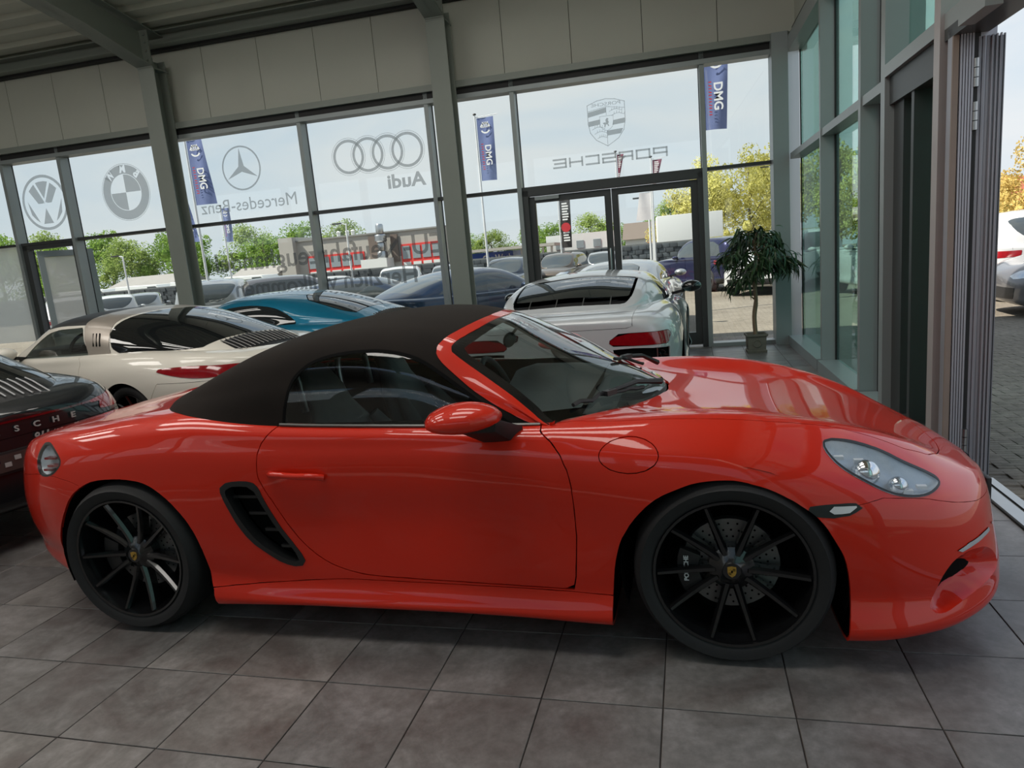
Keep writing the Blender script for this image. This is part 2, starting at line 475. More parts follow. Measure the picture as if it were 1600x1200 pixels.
# ================================================================== body lines of the red roadster (metres; x forward from the rear axle)
BX = [-.935, -.915, -.85, -.7, -.5, -.3, 0, .3, .6, .9, 1.3, 1.7, 2.0, 2.3, 2.475, 2.7, 2.9, 3.1, 3.26, 3.375, 3.435, 3.455]
BLN = [
 ([0] * 22, [.35, .28, .24, .21, .18, .16, .14, .13, .14, .15, .15, .145, .13, .12, .115, .11, .11, .12, .14, .165, .19, .22]),
 ([0, .20, .42, .60, .70, .77, .83, .84, .83, .83, .83, .83, .84, .85, .85, .85, .84, .785, .68, .54, .34, 0], [.35, .29, .26, .23, .20, .165, .135, .122, .133, .142, .142, .135, .123, .115, .11, .105, .103, .115, .132, .155, .18, .21]),
 ([0, .28, .52, .69, .80, .86, .885, .885, .87, .86, .86, .865, .875, .885, .885, .885, .872, .82, .73, .59, .40, 0], [.41, .40, .38, .36, .34, .33, .31, .30, .26, .25, .25, .25, .26, .29, .29, .28, .27, .26, .25, .25, .25, .26]),
 ([0, .31, .565, .72, .825, .878, .898, .895, .875, .842, .838, .85, .872, .895, .90, .895, .872, .805, .70, .54, .34, 0], [.50, .50, .50, .50, .50, .50, .50, .50, .50, .49, .49, .49, .49, .49, .48, .47, .45, .42, .39, .37, .36, .355]),
 ([0, .30, .55, .705, .81, .865, .888, .888, .872, .856, .85, .858, .87, .886, .887, .872, .84, .765, .645, .48, .30, 0], [.60, .61, .63, .65, .66, .67, .67, .67, .67, .665, .66, .66, .66, .66, .65, .63, .60, .555, .51, .475, .45, .435]),
 ([0, .27, .51, .665, .76, .815, .85, .86, .852, .843, .837, .835, .835, .83, .82, .79, .745, .668, .55, .40, .24, 0], [.67, .68, .73, .76, .785, .805, .815, .82, .80, .79, .785, .78, .775, .775, .765, .735, .69, .623, .57, .53, .50, .48]),
 ([0, .24, .46, .58, .67, .715, .745, .765, .775, .775, .77, .76, .73, .67, .645, .62, .58, .51, .42, .31, .19, 0], [.72, .735, .775, .81, .845, .87, .905, .92, .895, .875, .86, .845, .842, .848, .843, .813, .765, .687, .60, .54, .505, .485]),
 ([0, .14, .26, .34, .38, .40, .42, .43, .43, .43, .43, .43, .42, .40, .40, .40, .38, .33, .26, .17, .09, 0], [.74, .755, .79, .825, .858, .883, .92, .945, .91, .88, .87, .86, .846, .815, .80, .772, .735, .670, .606, .552, .512, .492]),
 ([0] * 22, [.745, .76, .795, .83, .862, .893, .93, .955, .92, .89, .88, .87, .86, .815, .79, .758, .722, .667, .608, .556, .516, .495])]
GX = [-.1, -.06, 0, .1, .2, .35, .5, .7, .9, 1.1, 1.3, 1.42, 1.53, 1.7, 1.87, 2.0, 2.1, 2.2, 2.25]
GLN = [
 ([0, .30, .45, .62, .70, .765, .785, .793, .79, .785, .778, .772, .765, .752, .74, .63, .50, .26, 0], [.925, .925, .925, .925, .93, .92, .90, .88, .87, .862, .855, .85, .845, .842, .84, .838, .836, .832, .83]),
 ([0, .28, .42, .575, .65, .70, .73, .745, .745, .74, .735, .72, .715, .728, .735, .625, .495, .257, 0], [.926, .935, .94, .95, .965, .985, 1.0, 1.03, 1.03, 1.03, 1.02, 1.0, .96, .905, .842, .841, .838, .834, .83]),
 ([0, .22, .34, .47, .54, .60, .625, .635, .63, .62, .605, .59, .615, .675, .73, .62, .49, .255, 0], [.927, .945, .955, .975, 1.005, 1.055, 1.105, 1.155, 1.18, 1.185, 1.17, 1.14, 1.065, .955, .845, .843, .84, .836, .83]),
 ([0, .14, .2, .27, .31, .34, .36, .37, .37, .37, .36, .35, .355, .39, .42, .36, .28, .15, 0], [.928, .952, .966, 1.0, 1.035, 1.095, 1.15, 1.20, 1.225, 1.238, 1.225, 1.20, 1.165, 1.08, .985, .92, .875, .843, .831]),
 ([0] * 19, [.93, .955, .968, 1.005, 1.045, 1.112, 1.165, 1.215, 1.242, 1.253, 1.245, 1.228, 1.20, 1.115, 1.027, .96, .909, .857, .832])]
def box_body(): return loft(BX, BLN, 65, 210)
def box_green(): return loft(GX, GLN, 49, 120)

# ================================================================== shared materials of cars
M_RED = paint('paint_orange_red', (0.63, 0.020, 0.005, 1), 0.0, 0.4)
M_BLK = plain('black_plastic', (0.012, 0.012, 0.013, 1), 0.45, var=.2, bump=.1)
M_GLOSSBLK = plain('gloss_black', (0.006, 0.006, 0.007, 1), 0.12, coat=1.0, var=.1)
M_RIMBLK = plain('satin_black_alloy', (0.008, 0.008, 0.009, 1), 0.22, 0.2, coat=.6, var=.1)
M_TYRE = plain('tyre_rubber', (0.013, 0.013, 0.014, 1), 0.75, var=.2, bump=.3, scale=30)
M_UNDER = plain('dark_underlay', (0.004, 0.004, 0.004, 1), 0.9, var=.2, spec=.1)
M_CHROME = plain('chrome', (0.78, 0.79, 0.80, 1), 0.12, 1.0, var=.02)
M_ALU = plain('bright_alloy', (0.42, 0.43, 0.44, 1), 0.3, 1.0, var=.08)
M_DISC = plain('brake_steel', (0.20, 0.20, 0.20, 1), 0.4, 0.8, var=.1, scale=60)
M_GOLD = plain('crest_gold', (0.55, 0.33, 0.06, 1), 0.35, 0.5, var=.35, scale=120)
M_LETTER = plain('letter_grey', (0.38, 0.38, 0.38, 1), 0.4, var=.05)
M_LAMPIN = plain('lamp_inner', (0.50, 0.55, 0.60, 1), 0.25, 0.15, var=.25, scale=20, bump=.3)
M_LEATHER = plain('dark_leather', (0.10, 0.11, 0.115, 1), 0.5, var=.2, bump=.4, scale=20)
M_TRIMGREY = plain('satin_trim', (0.10, 0.10, 0.095, 1), 0.35, 0.6, var=.1)
M_WHITE = plain('white_print', (0.75, 0.76, 0.77, 1), 0.5, var=.03)
M_REDPRINT = plain('red_print', (0.45, 0.02, 0.03, 1), 0.5, var=.05)
M_CARGLASS = glass('car_glass_clear', (0.62, 0.68, 0.66, 1))
M_SIDEGLASS = glass('car_glass_side', (0.66, 0.74, 0.72, 1))
M_DARKGLASS = glass('car_glass_tinted', (0.13, 0.15, 0.15, 1))
M_LENS = glass('lamp_lens', (0.92, 0.94, 0.95, 1))
M_REDLENS = plain('red_lens', (0.26, 0.003, 0.008, 1), 0.12, coat=1.0, var=.3, scale=30)
M_REDDARK = plain('dark_red_lens', (0.09, 0.002, 0.006, 1), 0.15, coat=1.0, var=.3, scale=30)
M_SILVERLAMP = plain('lamp_silver', (0.62, 0.65, 0.68, 1), 0.18, 0.45, var=.2, scale=25)
def fabric():
    m, nt = newmat('soft_top_fabric')
    b = principled(nt, (0.012, 0.009, 0.008, 1), 0.9, spec=.15)
    n = noise(nt, 3.0, 5, 0.7)
    mx = nt.nodes.new('ShaderNodeMix'); mx.data_type = 'RGBA'
    mx.inputs['A'].default_value = (0.008, 0.0065, 0.006, 1); mx.inputs['B'].default_value = (0.020, 0.015, 0.0125, 1)
    nt.links.new(n.outputs['Fac'], mx.inputs['Factor']); nt.links.new(mx.outputs['Result'], b.inputs['Base Color'])
    b.inputs['Sheen Weight'].default_value = 0.08; b.inputs['Sheen Roughness'].default_value = 0.4; b.inputs['Sheen Tint'].default_value = (.5, .4, .34, 1)
    n2 = noise(nt, 700, 1); bp = nt.nodes.new('ShaderNodeBump'); bp.inputs['Strength'].default_value = .4; bp.inputs['Distance'].default_value = .001
    nt.links.new(n2.outputs['Fac'], bp.inputs['Height']); nt.links.new(bp.outputs[0], b.inputs['Normal'])
    out(nt, b.outputs[0]); return m
M_FABRIC = fabric()

# ================================================================== wheels (axis y, outer face towards `side`)
def wheel_proto(R, W, rr, style, m_rim, m_cal=None, crest=False, detail=2, name='wheel', side=-1):
    """style: 'pairs5' | 'ten' | 'five' ; returns an Empty with its parts, outer face towards side*y"""
    w = empty(name)
    s = side
    n = 56 if detail > 1 else 28
    h = W / 2
    g = Geo(); g.lathe([(rr - .004, s * (h - .012)), (rr + .012, s * (h + .002)), (rr + .03, s * (h + .008)), ((R + rr) / 2 + .01, s * (h + .012)), (R - .022, s * (h + .002)), (R - .008, s * (h - .016)), (R - .001, s * (h - .04)),
                        (R, 0), (R - .001, -s * (h - .04)), (R - .01, -s * (h - .012)), (rr, -s * h)], n, axis='y')
    if detail > 1:
        for k in (-.03, 0, .03): g.lathe([(R + .0005, k - .004), (R - .004, k), (R + .0005, k + .004)], n, axis='y')
    g.obj('tyre', M_TYRE, w, True, 50)
    g = Geo(); g.lathe([(rr + .006, s * (h - .003)), (rr + .003, s * (h + .003)), (rr - .006, s * (h + .001)), (rr - .014, s * (h - .03)), (rr - .03, s * .02), (rr - .035, -s * h)], n, axis='y')
    g.obj('rim_barrel', m_rim, w, True, 40)
    # hub
    g = Geo(); g.lathe([(.001, s * (h - .032)), (.030, s * (h - .033)), (.036, s * (h - .040)), (.062, s * (h - .050)), (.078, s * (h - .060)), (.080, s * (h - .10)), (.001, s * (h - .10))], 30, axis='y')
    g.obj('hub', m_rim, w, True, 40)
    def spoke(a0, a1, w0, w1):
        """from hub angle a0 to rim angle a1"""
        gg = Geo(); N = 6; prev = None; V = []
        for i in range(N + 1):
            t = i / N; r = .055 + (rr - .012 - .055) * t; a = a0 + (a1 - a0) * (t ** .8); wd = w0 + (w1 - w0) * t
            yy = s * (h - .045 + .038 * t ** 1.6)
            cx, cz = r * math.cos(a), r * math.sin(a); tx, tz = -math.sin(a), math.cos(a)
            for o, dy in ((-.5, -.012), (-.22, 0), (.22, 0), (.5, -.012), (.42, -.05), (-.42, -.05)):
                V.append((cx + tx * wd * o, yy + s * dy, cz + tz * wd * o))
        F = []
        for i in range(N):
            for k in range(6): F.append((i * 6 + k, i * 6 + (k + 1) % 6, (i + 1) * 6 + (k + 1) % 6, (i + 1) * 6 + k))
        F.append(tuple(range(6))); F.append(tuple(N * 6 + k for k in range(5, -1, -1)))
        gg.add(V, F); gg.obj('spoke', m_rim, w, True, 30)
    if style == 'pairs5':
        for k in range(5):
            c = math.radians(90 + 35 + 72 * k)
            for e_ in (-1, 1): spoke(c + e_ * .26, c + e_ * .285, .030, .021)
    elif style == 'ten':
        for k in range(10): spoke(2 * PI * k / 10 + .1, 2 * PI * k / 10 + .1, .032, .024)
    elif style == 'five':
        for k in range(5): spoke(2 * PI * k / 5 + .3, 2 * PI * k / 5 + .3, .06, .045)
    elif style == 'twin5':
        for k in range(5):
            c = 2 * PI * k / 5 + .3
            for e_ in (-1, 1): spoke(c + e_ * .16, c + e_ * .2, .030, .022)
    if detail > 1:
        g = Geo(); g.lathe([(.075, s * .02), (.165, s * .02), (.165, -s * .01), (.075, -s * .01)], 40, axis='y'); g.obj('brake_disc', M_DISC, w, True, 30)
        g = Geo()
        for k in range(30):
            for q in range(3):
                a = 2 * PI * (k + q * .33) / 30; r = .10 + q * .024
                g.lathe([(.0001, s * .0215), (.0042, s * .0215)], 6, (r * math.cos(a), 0, r * math.sin(a)), 'y')
        o = g.obj('disc_holes', M_UNDER, w); o['kind'] = 'stuff'
        g = Geo()   # caliper hugging the disc on its rear flank
        a0, a1 = (2.75, 3.75)
        pl = [(.185 * math.cos(a0 + (a1 - a0) * k / 8), .185 * math.sin(a0 + (a1 - a0) * k / 8)) for k in range(9)] + [(.11 * math.cos(a1 - (a1 - a0) * k / 8), .11 * math.sin(a1 - (a1 - a0) * k / 8)) for k in range(9)]
        g.prism(pl, lambda a, b, t: (a, s * (.028 + .032 * t), b)); g.obj('brake_caliper', M_BLK, w, bevel=.004)
        for k in range(5):
            g = Geo(); a = 2 * PI * k / 5 + .63; g.lathe([(.0001, s * (h - .048)), (.009, s * (h - .048)), (.010, s * (h - .065))], 8, (.057 * math.cos(a), 0, .057 * math.sin(a)), 'y'); g.obj('wheel_bolt', M_RIMBLK, w)
        # dark back plate so the arch stays closed behind the spokes
    g = Geo(); g.lathe([(.0001, -s * h * .55), (rr - .03, -s * h * .55)], 24, axis='y'); g.obj('inner_disc', M_UNDER, w)
    if crest:
        sh = [(-.0145, .016), (0, .019), (.0145, .016), (.0145, -.004), (.010, -.014), (0, -.021), (-.010, -.014), (-.0145, -.004)]
        g = Geo(); g.prism(sh, lambda a, b, t: (a, s * (h - .033 + .003 * t), b)); c = g.obj('centre_crest', M_GOLD, w); c['label'] = 'gold crest shield'
        g = Geo()
        for (a, b, w_, h_) in ((.007, .009, .006, .0022), (.007, .004, .006, .0022), (-.007, -.005, .006, .0022), (-.006, -.010, .005, .002)):
            g.box((a, s * (h - .0295), b), (w_ * 1.6, .001, h_))
        g.box((0, s * (h - .0295), 0), (.006, .001, .009)); g.obj('crest_mark', M_UNDER, c)
    return w
def place_wheels(car, proto_l, proto_r, wb, yf, yr, R):
    """proto_l has its face to +y, proto_r to -y"""
    first = {id(proto_l): True, id(proto_r): True}
    for x, y in ((0, yr), (wb, yf)):
        for p, s_ in ((proto_l, 1), (proto_r, -1)):
            if p is None: continue
            if first[id(p)] and p.parent is None: c = p; p.parent = car; first[id(p)] = False
            else: c = copy_tree(p, car)
            c.location = (x, s_ * y, R)
            if c.name.startswith('wheel') is False: c.name = 'wheel'
def arch_liners(parent, xs, R, yo, yi, name='wheel_arch_liner'):
    for x in xs:
        for s in (-1, 1):
            V = []; n = 22; F = []
            for k in range(n + 1):
                a = -.35 + (PI + .7) * k / n
                for y in (yo, yi): V.append((x + (R + .045) * math.cos(a), s * y, R + (R + .045) * math.sin(a)))
            for k in range(n): F.append((2 * k, 2 * k + 1, 2 * k + 3, 2 * k + 2))
            k0 = len(V); V.append((x, s * yi, R * .8)); F += [(2 * k + 1, 2 * k + 3, k0) for k in range(n)]
            mesh_obj(name, V, F, M_UNDER, parent, True)
def seat(parent, x, y, z0=.22, top=1.06, mat=None, rec=-.30):
    """bucket seat; local frame of the car"""
    mat = mat or M_LEATHER
    s_ = empty('seat', (x, y, 0), parent=parent)
    def slab(name, secs, m=mat):
        # secs: list of (x, z, halfwidth, thickness, dir) rings
        V = []; F = []; n = 12
        for (sx_, sz_, hw, th, ang) in secs:
            ux, uz = math.cos(ang), math.sin(ang)
            for k in range(n):
                a = 2 * PI * k / n; c, d = math.cos(a), math.sin(a)
                yy = hw * (abs(c) ** .6) * (1 if c >= 0 else -1); tt = th * (abs(d) ** .6) * (1 if d >= 0 else -1)
                V.append((sx_ + ux * tt, yy, sz_ + uz * tt))
        for i in range(len(secs) - 1):
            for k in range(n): F.append((i * n + k, i * n + (k + 1) % n, (i + 1) * n + (k + 1) % n, (i + 1) * n + k))
        F.append(tuple(range(n - 1, -1, -1))); F.append(tuple((len(secs) - 1) * n + k for k in range(n)))
        return mesh_obj(name, V, F, m, s_, True, 60)
    A = -.3
    slab('seat_cushion', [(.0, z0 + .02, .22, .06, PI / 2), (.12, z0 + .05, .25, .07, PI / 2), (.35, z0 + .09, .25, .07, PI / 2), (.50, z0 + .10, .21, .05, PI / 2)])
    bk = [(t * rec * 1.0 - .02, z0 + .08 + t * (top - z0 - .08)) for t in (0, .2, .45, .65, .78, .88, 1.0)]
    slab('backrest', [(bk[0][0], bk[0][1], .21, .06, A), (bk[1][0], bk[1][1], .26, .075, A), (bk[2][0], bk[2][1], .27, .075, A), (bk[3][0], bk[3][1], .23, .06, A), (bk[4][0], bk[4][1], .15, .05, A), (bk[5][0], bk[5][1], .135, .05, A), (bk[6][0], bk[6][1], .09, .03, A)])
    for e_ in (-1, 1):   # side bolsters
        g = Geo(); g.tube([(bk[0][0] + .10, e_ * .22, bk[0][1]), (bk[1][0] + .10, e_ * .245, bk[1][1]), (bk[2][0] + .095, e_ * .25, bk[2][1]), (bk[3][0] + .06, e_ * .20, bk[3][1])], [.04, .05, .05, .03], 10)
        g.obj('side_bolster', mat, s_, True, 70)
    return s_
def steering_wheel(parent, x, y, z, r=.185, tilt=.4):
    w = empty('steering_wheel', (x, y, z), parent=parent)
    w.rotation_euler = (0, -tilt, 0)
    g = Geo(); g.tube([(0, r * math.cos(2 * PI * k / 32), r * math.sin(2 * PI * k / 32)) for k in range(33)], .016, 8, False); g.obj('wheel_rim', M_LEATHER, w, True, 60)
    g = Geo(); g.sphere((.01, 0, 0), (.03, .06, .05), 12, 8)
    g.bar((0, -r, 0), (0, r, 0), .02, .03, (1, 0, 0)); g.bar((0, 0, 0), (0, 0, -r), .02, .03, (1, 0, 0)); g.obj('wheel_boss', M_BLK, w, True, 40)
    g = Geo(); g.tube([(.03, .05 * math.cos(2 * PI * k / 16), .04 * math.sin(2 * PI * k / 16)) for k in range(17)], .004, 6, False); g.obj('wheel_trim', M_CHROME, w, True, 60)
    g = Geo(); g.tube([(0, 0, 0), (.2, 0, -.06)], .03, 8); g.obj('steering_column', M_BLK, w, True)
    return w
def shield(w, h):
    return [(-w * .5, h * .42), (-w * .25, h * .47), (0, h * .5), (w * .25, h * .47), (w * .5, h * .42), (w * .5, 0), (w * .42, -h * .2), (w * .25, -h * .38), (0, -h * .5), (-w * .25, -h * .38), (-w * .42, -h * .2), (-w * .5, 0)]

# ================================================================== the red roadster
def build_roadster():
    car = empty('sports_car', (0.163, 1.145, 0), 0, 'orange-red roadster with a black fabric soft top and black wheels', 'car')
    ARF = [(2.061, .06), (2.063, .20), (2.074, .319), (2.088, .405), (2.117, .478), (2.170, .553), (2.234, .611), (2.310, .647), (2.373, .667), (2.445, .673), (2.506, .670), (2.595, .643), (2.643, .620), (2.691, .590), (2.739, .552), (2.771, .513), (2.800, .462), (2.825, .409), (2.838, .346), (2.845, .260), (2.838, .18), (2.826, .05)]
    ARR = [(-.37, .05), (-.395, .22), (-.405, .30), (-.395, .38), (-.36, .46), (-.31, .54), (-.245, .62), (-.134, .677), (-.011, .690), (.109, .682), (.196, .648), (.278, .579), (.338, .495), (.372, .410), (.390, .317), (.398, .25), (.413, .205), (.440, .05)]
    DOOR = list(spline([(.700, .82), (.686, .781), (.680, .731), (.680, .690), (.700, .640), (.729, .580), (.774, .488), (.825, .415), (.884, .361), (.951, .321), (1.033, .295), (1.128, .279), (1.369, .270), (1.689, .262), (1.924, .258)], 4, False)) + [np.array(p) for p in [(1.935, .311), (1.947, .464), (1.946, .566), (1.940, .649), (1.928, .705), (1.905, .756), (1.870, .800), (1.83, .83), (1.80, .90), (1.79, 1.0), (.78, 1.0), (.765, .885), (.73, .855)]]
    VENT = spline([(.504, .640), (.526, .666), (.570, .675), (.640, .671), (.672, .650), (.696, .584), (.739, .486), (.791, .403), (.827, .349), (.828, .323), (.799, .309), (.730, .328), (.655, .379), (.610, .418), (.567, .478), (.526, .570)], 5)
    VENTI = spline([(.527, .628), (.55, .650), (.600, .654), (.648, .640), (.68, .57), (.722, .478), (.772, .400), (.805, .345), (.797, .330), (.74, .347), (.672, .39), (.627, .432), (.583, .497), (.548, .570)], 5)
    HL = spline([(2.786, .745), (2.800, .757), (2.835, .754), (2.904, .736), (2.983, .703), (3.057, .660), (3.125, .623), (3.160, .600), (3.163, .585), (3.133, .576), (3.092, .573), (3.036, .581), (2.974, .601), (2.907, .637), (2.842, .677), (2.803, .713)], 4)
    MARK = [(2.713, .583), (2.78, .588), (2.839, .588), (2.899, .584), (2.88, .566), (2.845, .549), (2.79, .543), (2.742, .549), (2.72, .565)]
    TL = spline([(-.470, .822), (-.425, .818), (-.345, .785), (-.312, .750), (-.345, .712), (-.395, .690), (-.455, .686), (-.50, .71), (-.52, .76), (-.505, .81)], 4)
    INT = spline([(3.09, .222), (3.108, .262), (3.140, .322), (3.187, .362), (3.253, .372), (3.317, .352), (3.36, .306), (3.365, .262), (3.299, .245), (3.196, .215), (3.14, .198), (3.105, .203)], 4)
    DRL = [(3.185, .384), (3.235, .397), (3.31, .404), (3.372, .401), (3.375, .391), (3.31, .391), (3.245, .383), (3.195, .376)]
    BMP = [(2.7, -.2), (2.7, .56), (2.899, .583), (2.95, .592), (3.04, .578), (3.10, .565), (3.2, .53), (3.3, .50), (3.39, .482), (3.6, .47), (3.6, -.2)]
    RBM = [(-.2, -.2), (-.2, .66), (-.249, .675), (-.354, .693), (-.5, .69), (-.7, .66), (-.85, .64), (-1.2, .62), (-1.2, -.2)]
    SKIRT = [(.3, -.2), (.3, .215), (1.0, .262), (1.4, .256), (1.924, .250), (2.001, .246), (2.2, .24), (2.2, -.2)]
    CAB = spline([(2.262, .0), (2.243, -.15), (2.19, -.30), (2.10, -.46), (1.993, -.605), (1.90, -.69), (1.85, -.735), (1.6, -.755), (1.1, -.765), (.6, -.762), (.37, -.745), (.26, -.70), (.14, -.60), (.03, -.42), (-.06, -.2), (-.08, 0), (-.06, .2), (.3, .9), (1.2, 1.5), (2.2, .6)], 6)
    HOOD = [(1.86, -.735)] + [(1.94, -.705), (2.090, -.712), (2.294, -.700), (2.512, -.688), (2.619, -.674), (2.749, -.644), (2.836, -.618), (2.95, -.600), (3.08, -.575), (3.17, -.52), (3.225, -.44), (3.262, -.34), (3.288, -.22), (3.295, -.1), (3.297, 0), (3.297, .5), (1.86, .5)]
    gap = .0022
    ARF = spline(ARF, 3, False); ARR = spline(ARR, 3, False)
    half = box_body()
    half = half.outside(gx(ARF)).outside(gx(ARR))
    cab = lambda P, U: np.maximum(sdist(P[:, :2], CAB), (5.5 - U[:, 1]) * .2)
    half = half.outside(cab)
    under = half.offset(-.018)
    shell_pieces = {}
    def take(poly_g, rest, g=gap):
        inn = rest.inside(lambda P, U: poly_g(P, U) + g)
        o = rest.outside(lambda P, U: poly_g(P, U) - g)
        return inn, o
    vent_all, half = half.split(gx(VENT)); vent_frame = vent_all.outside(gx(VENTI)); vent_in = vent_all.inside(gx(VENTI))
    under = under.outside(gx(VENTI, .02))
    hl, half = half.split(lambda P, U: np.maximum(sdist(P[:, [0, 2]], HL), P[:, 1] + .56))
    under = under.outside(gx(HL, .02)).outside(lambda P, U: np.maximum(sdist(P[:, [0, 2]], TL) - .02, P[:, 1] + .40)).outside(lambda P, U: np.maximum(sdist(P[:, [0, 2]], INT) - .02, P[:, 1] + .25))
    tl, half = half.split(lambda P, U: np.maximum(sdist(P[:, [0, 2]], TL), P[:, 1] + .45))
    mark, half = half.split(gx(MARK))
    itk, half = half.split(lambda P, U: np.maximum(sdist(P[:, [0, 2]], INT), P[:, 1] + .30))
    drl, half = half.split(lambda P, U: np.maximum(sdist(P[:, [0, 2]], DRL), P[:, 1] + .30))
    grl = [(3.2, .155), (3.2, .285), (3.6, .285), (3.6, .155)]
    grille, half = half.split(lambda P, U: np.maximum(sdist(P[:, [0, 2]], grl), -.33 - P[:, 1]))
    doorg = lambda P, U: np.maximum(sdist(P[:, [0, 2]], DOOR), (U[:, 1] - 6.9) * .1)
    door, half = take(doorg, half)
    fuel, half = take(gx([(2.145 + .102 * math.cos(a * PI / 24), .752 + .056 * math.sin(a * PI / 24)) for a in range(48)]), half, .0016)
    hood, half = take(lambda P, U: np.maximum(sdist(P[:, :2], HOOD), (5.3 - U[:, 1]) * .1), half, .0016)
    fb, half = take(gx(BMP), half, .0008)
    rb, half = take(gx(RBM), half, .0008)
    sk, half = take(gx(SKIRT), half, .0016)
    def both(s_): return s_.join(s_.mirror()).weld()
    FL = .012
    both(half).obj('body', M_RED, car, FL)
    both(hood).obj('front_lid', M_RED, car, FL)
    both(fb).obj('front_bumper', M_RED, car, FL)
    both(rb).obj('rear_bumper', M_RED, car, FL)
    g_ = both(grille); go = g_.offset(-.03).obj('lower_grille', M_BLK, car)
    both(under).obj('underbody', M_UNDER, car)
    for s_ in (1, -1):
        f = (lambda q: q) if s_ == 1 else (lambda q: q.mirror())
        d = f(door).obj('door', M_RED, car, FL)
        # handle: a body-coloured bow standing off a dark hollow
        g = Geo(); yy = -.868 * s_
        pth = [(.727, yy + .012 * s_, .699), (.755, yy - .012 * s_, .704), (.80, yy - .022 * s_, .704), (.86, yy - .024 * s_, .700), (.925, yy - .018 * s_, .697), (.967, yy + .008 * s_, .684)]
        g.tube(spline(pth, 4, False), .0125, 8)
        g.obj('door_handle', M_RED, d, True, 70)
        if s_ == 1: f(fuel).obj('fuel_flap', M_RED, car, .008)
        f(sk).obj('side_skirt', M_RED, car, FL)
        vf = f(vent_frame).obj('air_intake_frame', M_BLK, car, .06, lift=.003); vf['label'] = 'black side air intake surround'
        f(vent_in).offset(-.07).obj('intake_back', M_UNDER, vf)
        for k, zz in enumerate((.60, .53, .46, .39)):
            g = Geo(); xa = .535 + (.60 - zz) * .9; g.bar((xa, -.84 * s_, zz), (xa + .17, -.84 * s_, zz - .0), .014, .012); g.obj('intake_slat', M_BLK, vf)
        lens = f(hl)
        hb = hl.bowl(HL, .05, 2.0) if s_ == 1 else hl.bowl(HL, .05, 2.0).mirror(); hb = hb.obj('headlight', M_LAMPIN, car); hb['label'] = 'headlight with clear lens'
        lens.obj('headlight_lens', M_LENS, hb, lift=.002)
        rim_s = f(hl.outside(lambda P, U: sdist(P[:, [0, 2]], HL) + .006)); rim_s.obj('lamp_bezel', M_BLK, hb, .0, lift=.003)
        def on(s0, x, z, d_):   # point on a surface piece nearest (x, z), d_ inside it
            i = int(np.argmin((s0.P[:, 0] - x) ** 2 + (s0.P[:, 2] - z) ** 2)); n = s0.normals()[i]; return s0.P[i] - n * d_
        for (x, z, r_) in ((2.93, .675, .045), (3.03, .625, .032)):
            c = on(lens, x, z, .03); g = Geo(); g.sphere(c, r_, 14, 10); g.obj('lamp_projector', M_CHROME, hb, True)
        for (x, z) in ((2.85, .715), (2.905, .70), (2.98, .60), (3.05, .595), (3.10, .60)):
            c = on(lens, x, z, .018); g = Geo(); g.box(c, (.030, .02, .012)); g.obj('daytime_light', M_WHITE, hb)
        t_ = f(tl); tb = f(tl.bowl(TL, .025, 1.5)).obj('tail_light', M_LAMPIN, car); t_.obj('tail_lens', M_LENS, tb, lift=.001)
        f(tl.outside(lambda P, U: sdist(P[:, [0, 2]], TL) + .009)).obj('tail_bezel', M_BLK, tb, .03, lift=.0)
        for (x, z, w_) in ((-.40, .77, .06), (-.37, .745, .07), (-.40, .725, .05)):
            c = on(t_, x, z, .014); g = Geo(); g.box(c, (w_, .03, .009)); g.obj('tail_light_bar', M_REDLENS, tb)
        mk = f(mark); mb = mk.obj('side_marker', M_BLK, car, .01, lift=.001)
        f(mark.inside(gx([(2.775, .581), (2.868, .578), (2.855, .562), (2.835, .556), (2.79, .556), (2.78, .565)]))).obj('marker_lens', M_WHITE, mb, lift=.004)
        f(itk.bowl(INT, .075, 1.6)).obj('front_intake', M_RED, car)
        f(itk.inside(lambda P, U: sdist(P[:, [0, 2]], INT) + .040)).offset(-.062).obj('intake_mesh', M_UNDER, car)
        f(drl).obj('daytime_strip', M_SILVERLAMP, car, lift=.004)
    # black licence plate carrier on the nose
    g = Geo(); g.box((3.462, 0, .40), (.02, .52, .125)); g.obj('plate_carrier', M_BLK, car, bevel=.004)
    # belt line trim
    for s_ in (1, -1):
        g = Geo(); g.tube([(x, -s_ * y, z) for x, y, z in [(.765, .792, .884), (.9, .789, .876), (1.1, .786, .869), (1.3, .780, .862), (1.5, .772, .855), (1.7, .757, .850), (1.82, .745, .846)]], .0075, 6); g.obj('belt_trim', M_TRIMGREY, car, True)
    # ---------------- greenhouse
    GR = box_green()
    XO = [(1.50, 4.4), (1.495, 3.9), (1.486, 3.549), (1.445, 2.858), (1.414, 2.3), (1.397, 1.95), (1.402, 1.72), (1.434, 1.56), (1.522, 1.36), (1.60, 1.14), (1.713, .764), (1.79, .35), (1.84, .05), (1.86, -.6), (2.6, -.6), (2.6, 4.6), (1.5, 4.6)]
    XI = [(1.545, 4.4), (1.54, 3.9), (1.528, 3.6), (1.501, 3.03), (1.458, 2.40), (1.446, 2.1), (1.455, 1.95), (1.48, 1.92), (1.552, 1.93), (1.628, 1.93), (1.708, 1.93), (1.794, 1.93), (1.85, 1.8), (1.87, 1.3), (1.885, -.6), (2.6, -.6), (2.6, 4.6), (1.545, 4.6)]
    SG = spline([(.775, .86), (.778, .92), (.79, .99), (.808, 1.05), (.845, 1.092), (.910, 1.127), (1.023, 1.147), (1.158, 1.149), (1.261, 1.133), (1.328, 1.112), (1.385, 1.082)], 5, False)
    SG = list(SG) + [np.array(p) for p in [(1.44, 1.045), (1.524, .984), (1.614, .922), (1.713, .855), (1.78, .80), (.78, .80)]]
    front, top_ = GR.split(gu(XO))
    ws, frame = front.split(gu(XI))
    side, top_ = top_.split(gx(SG))
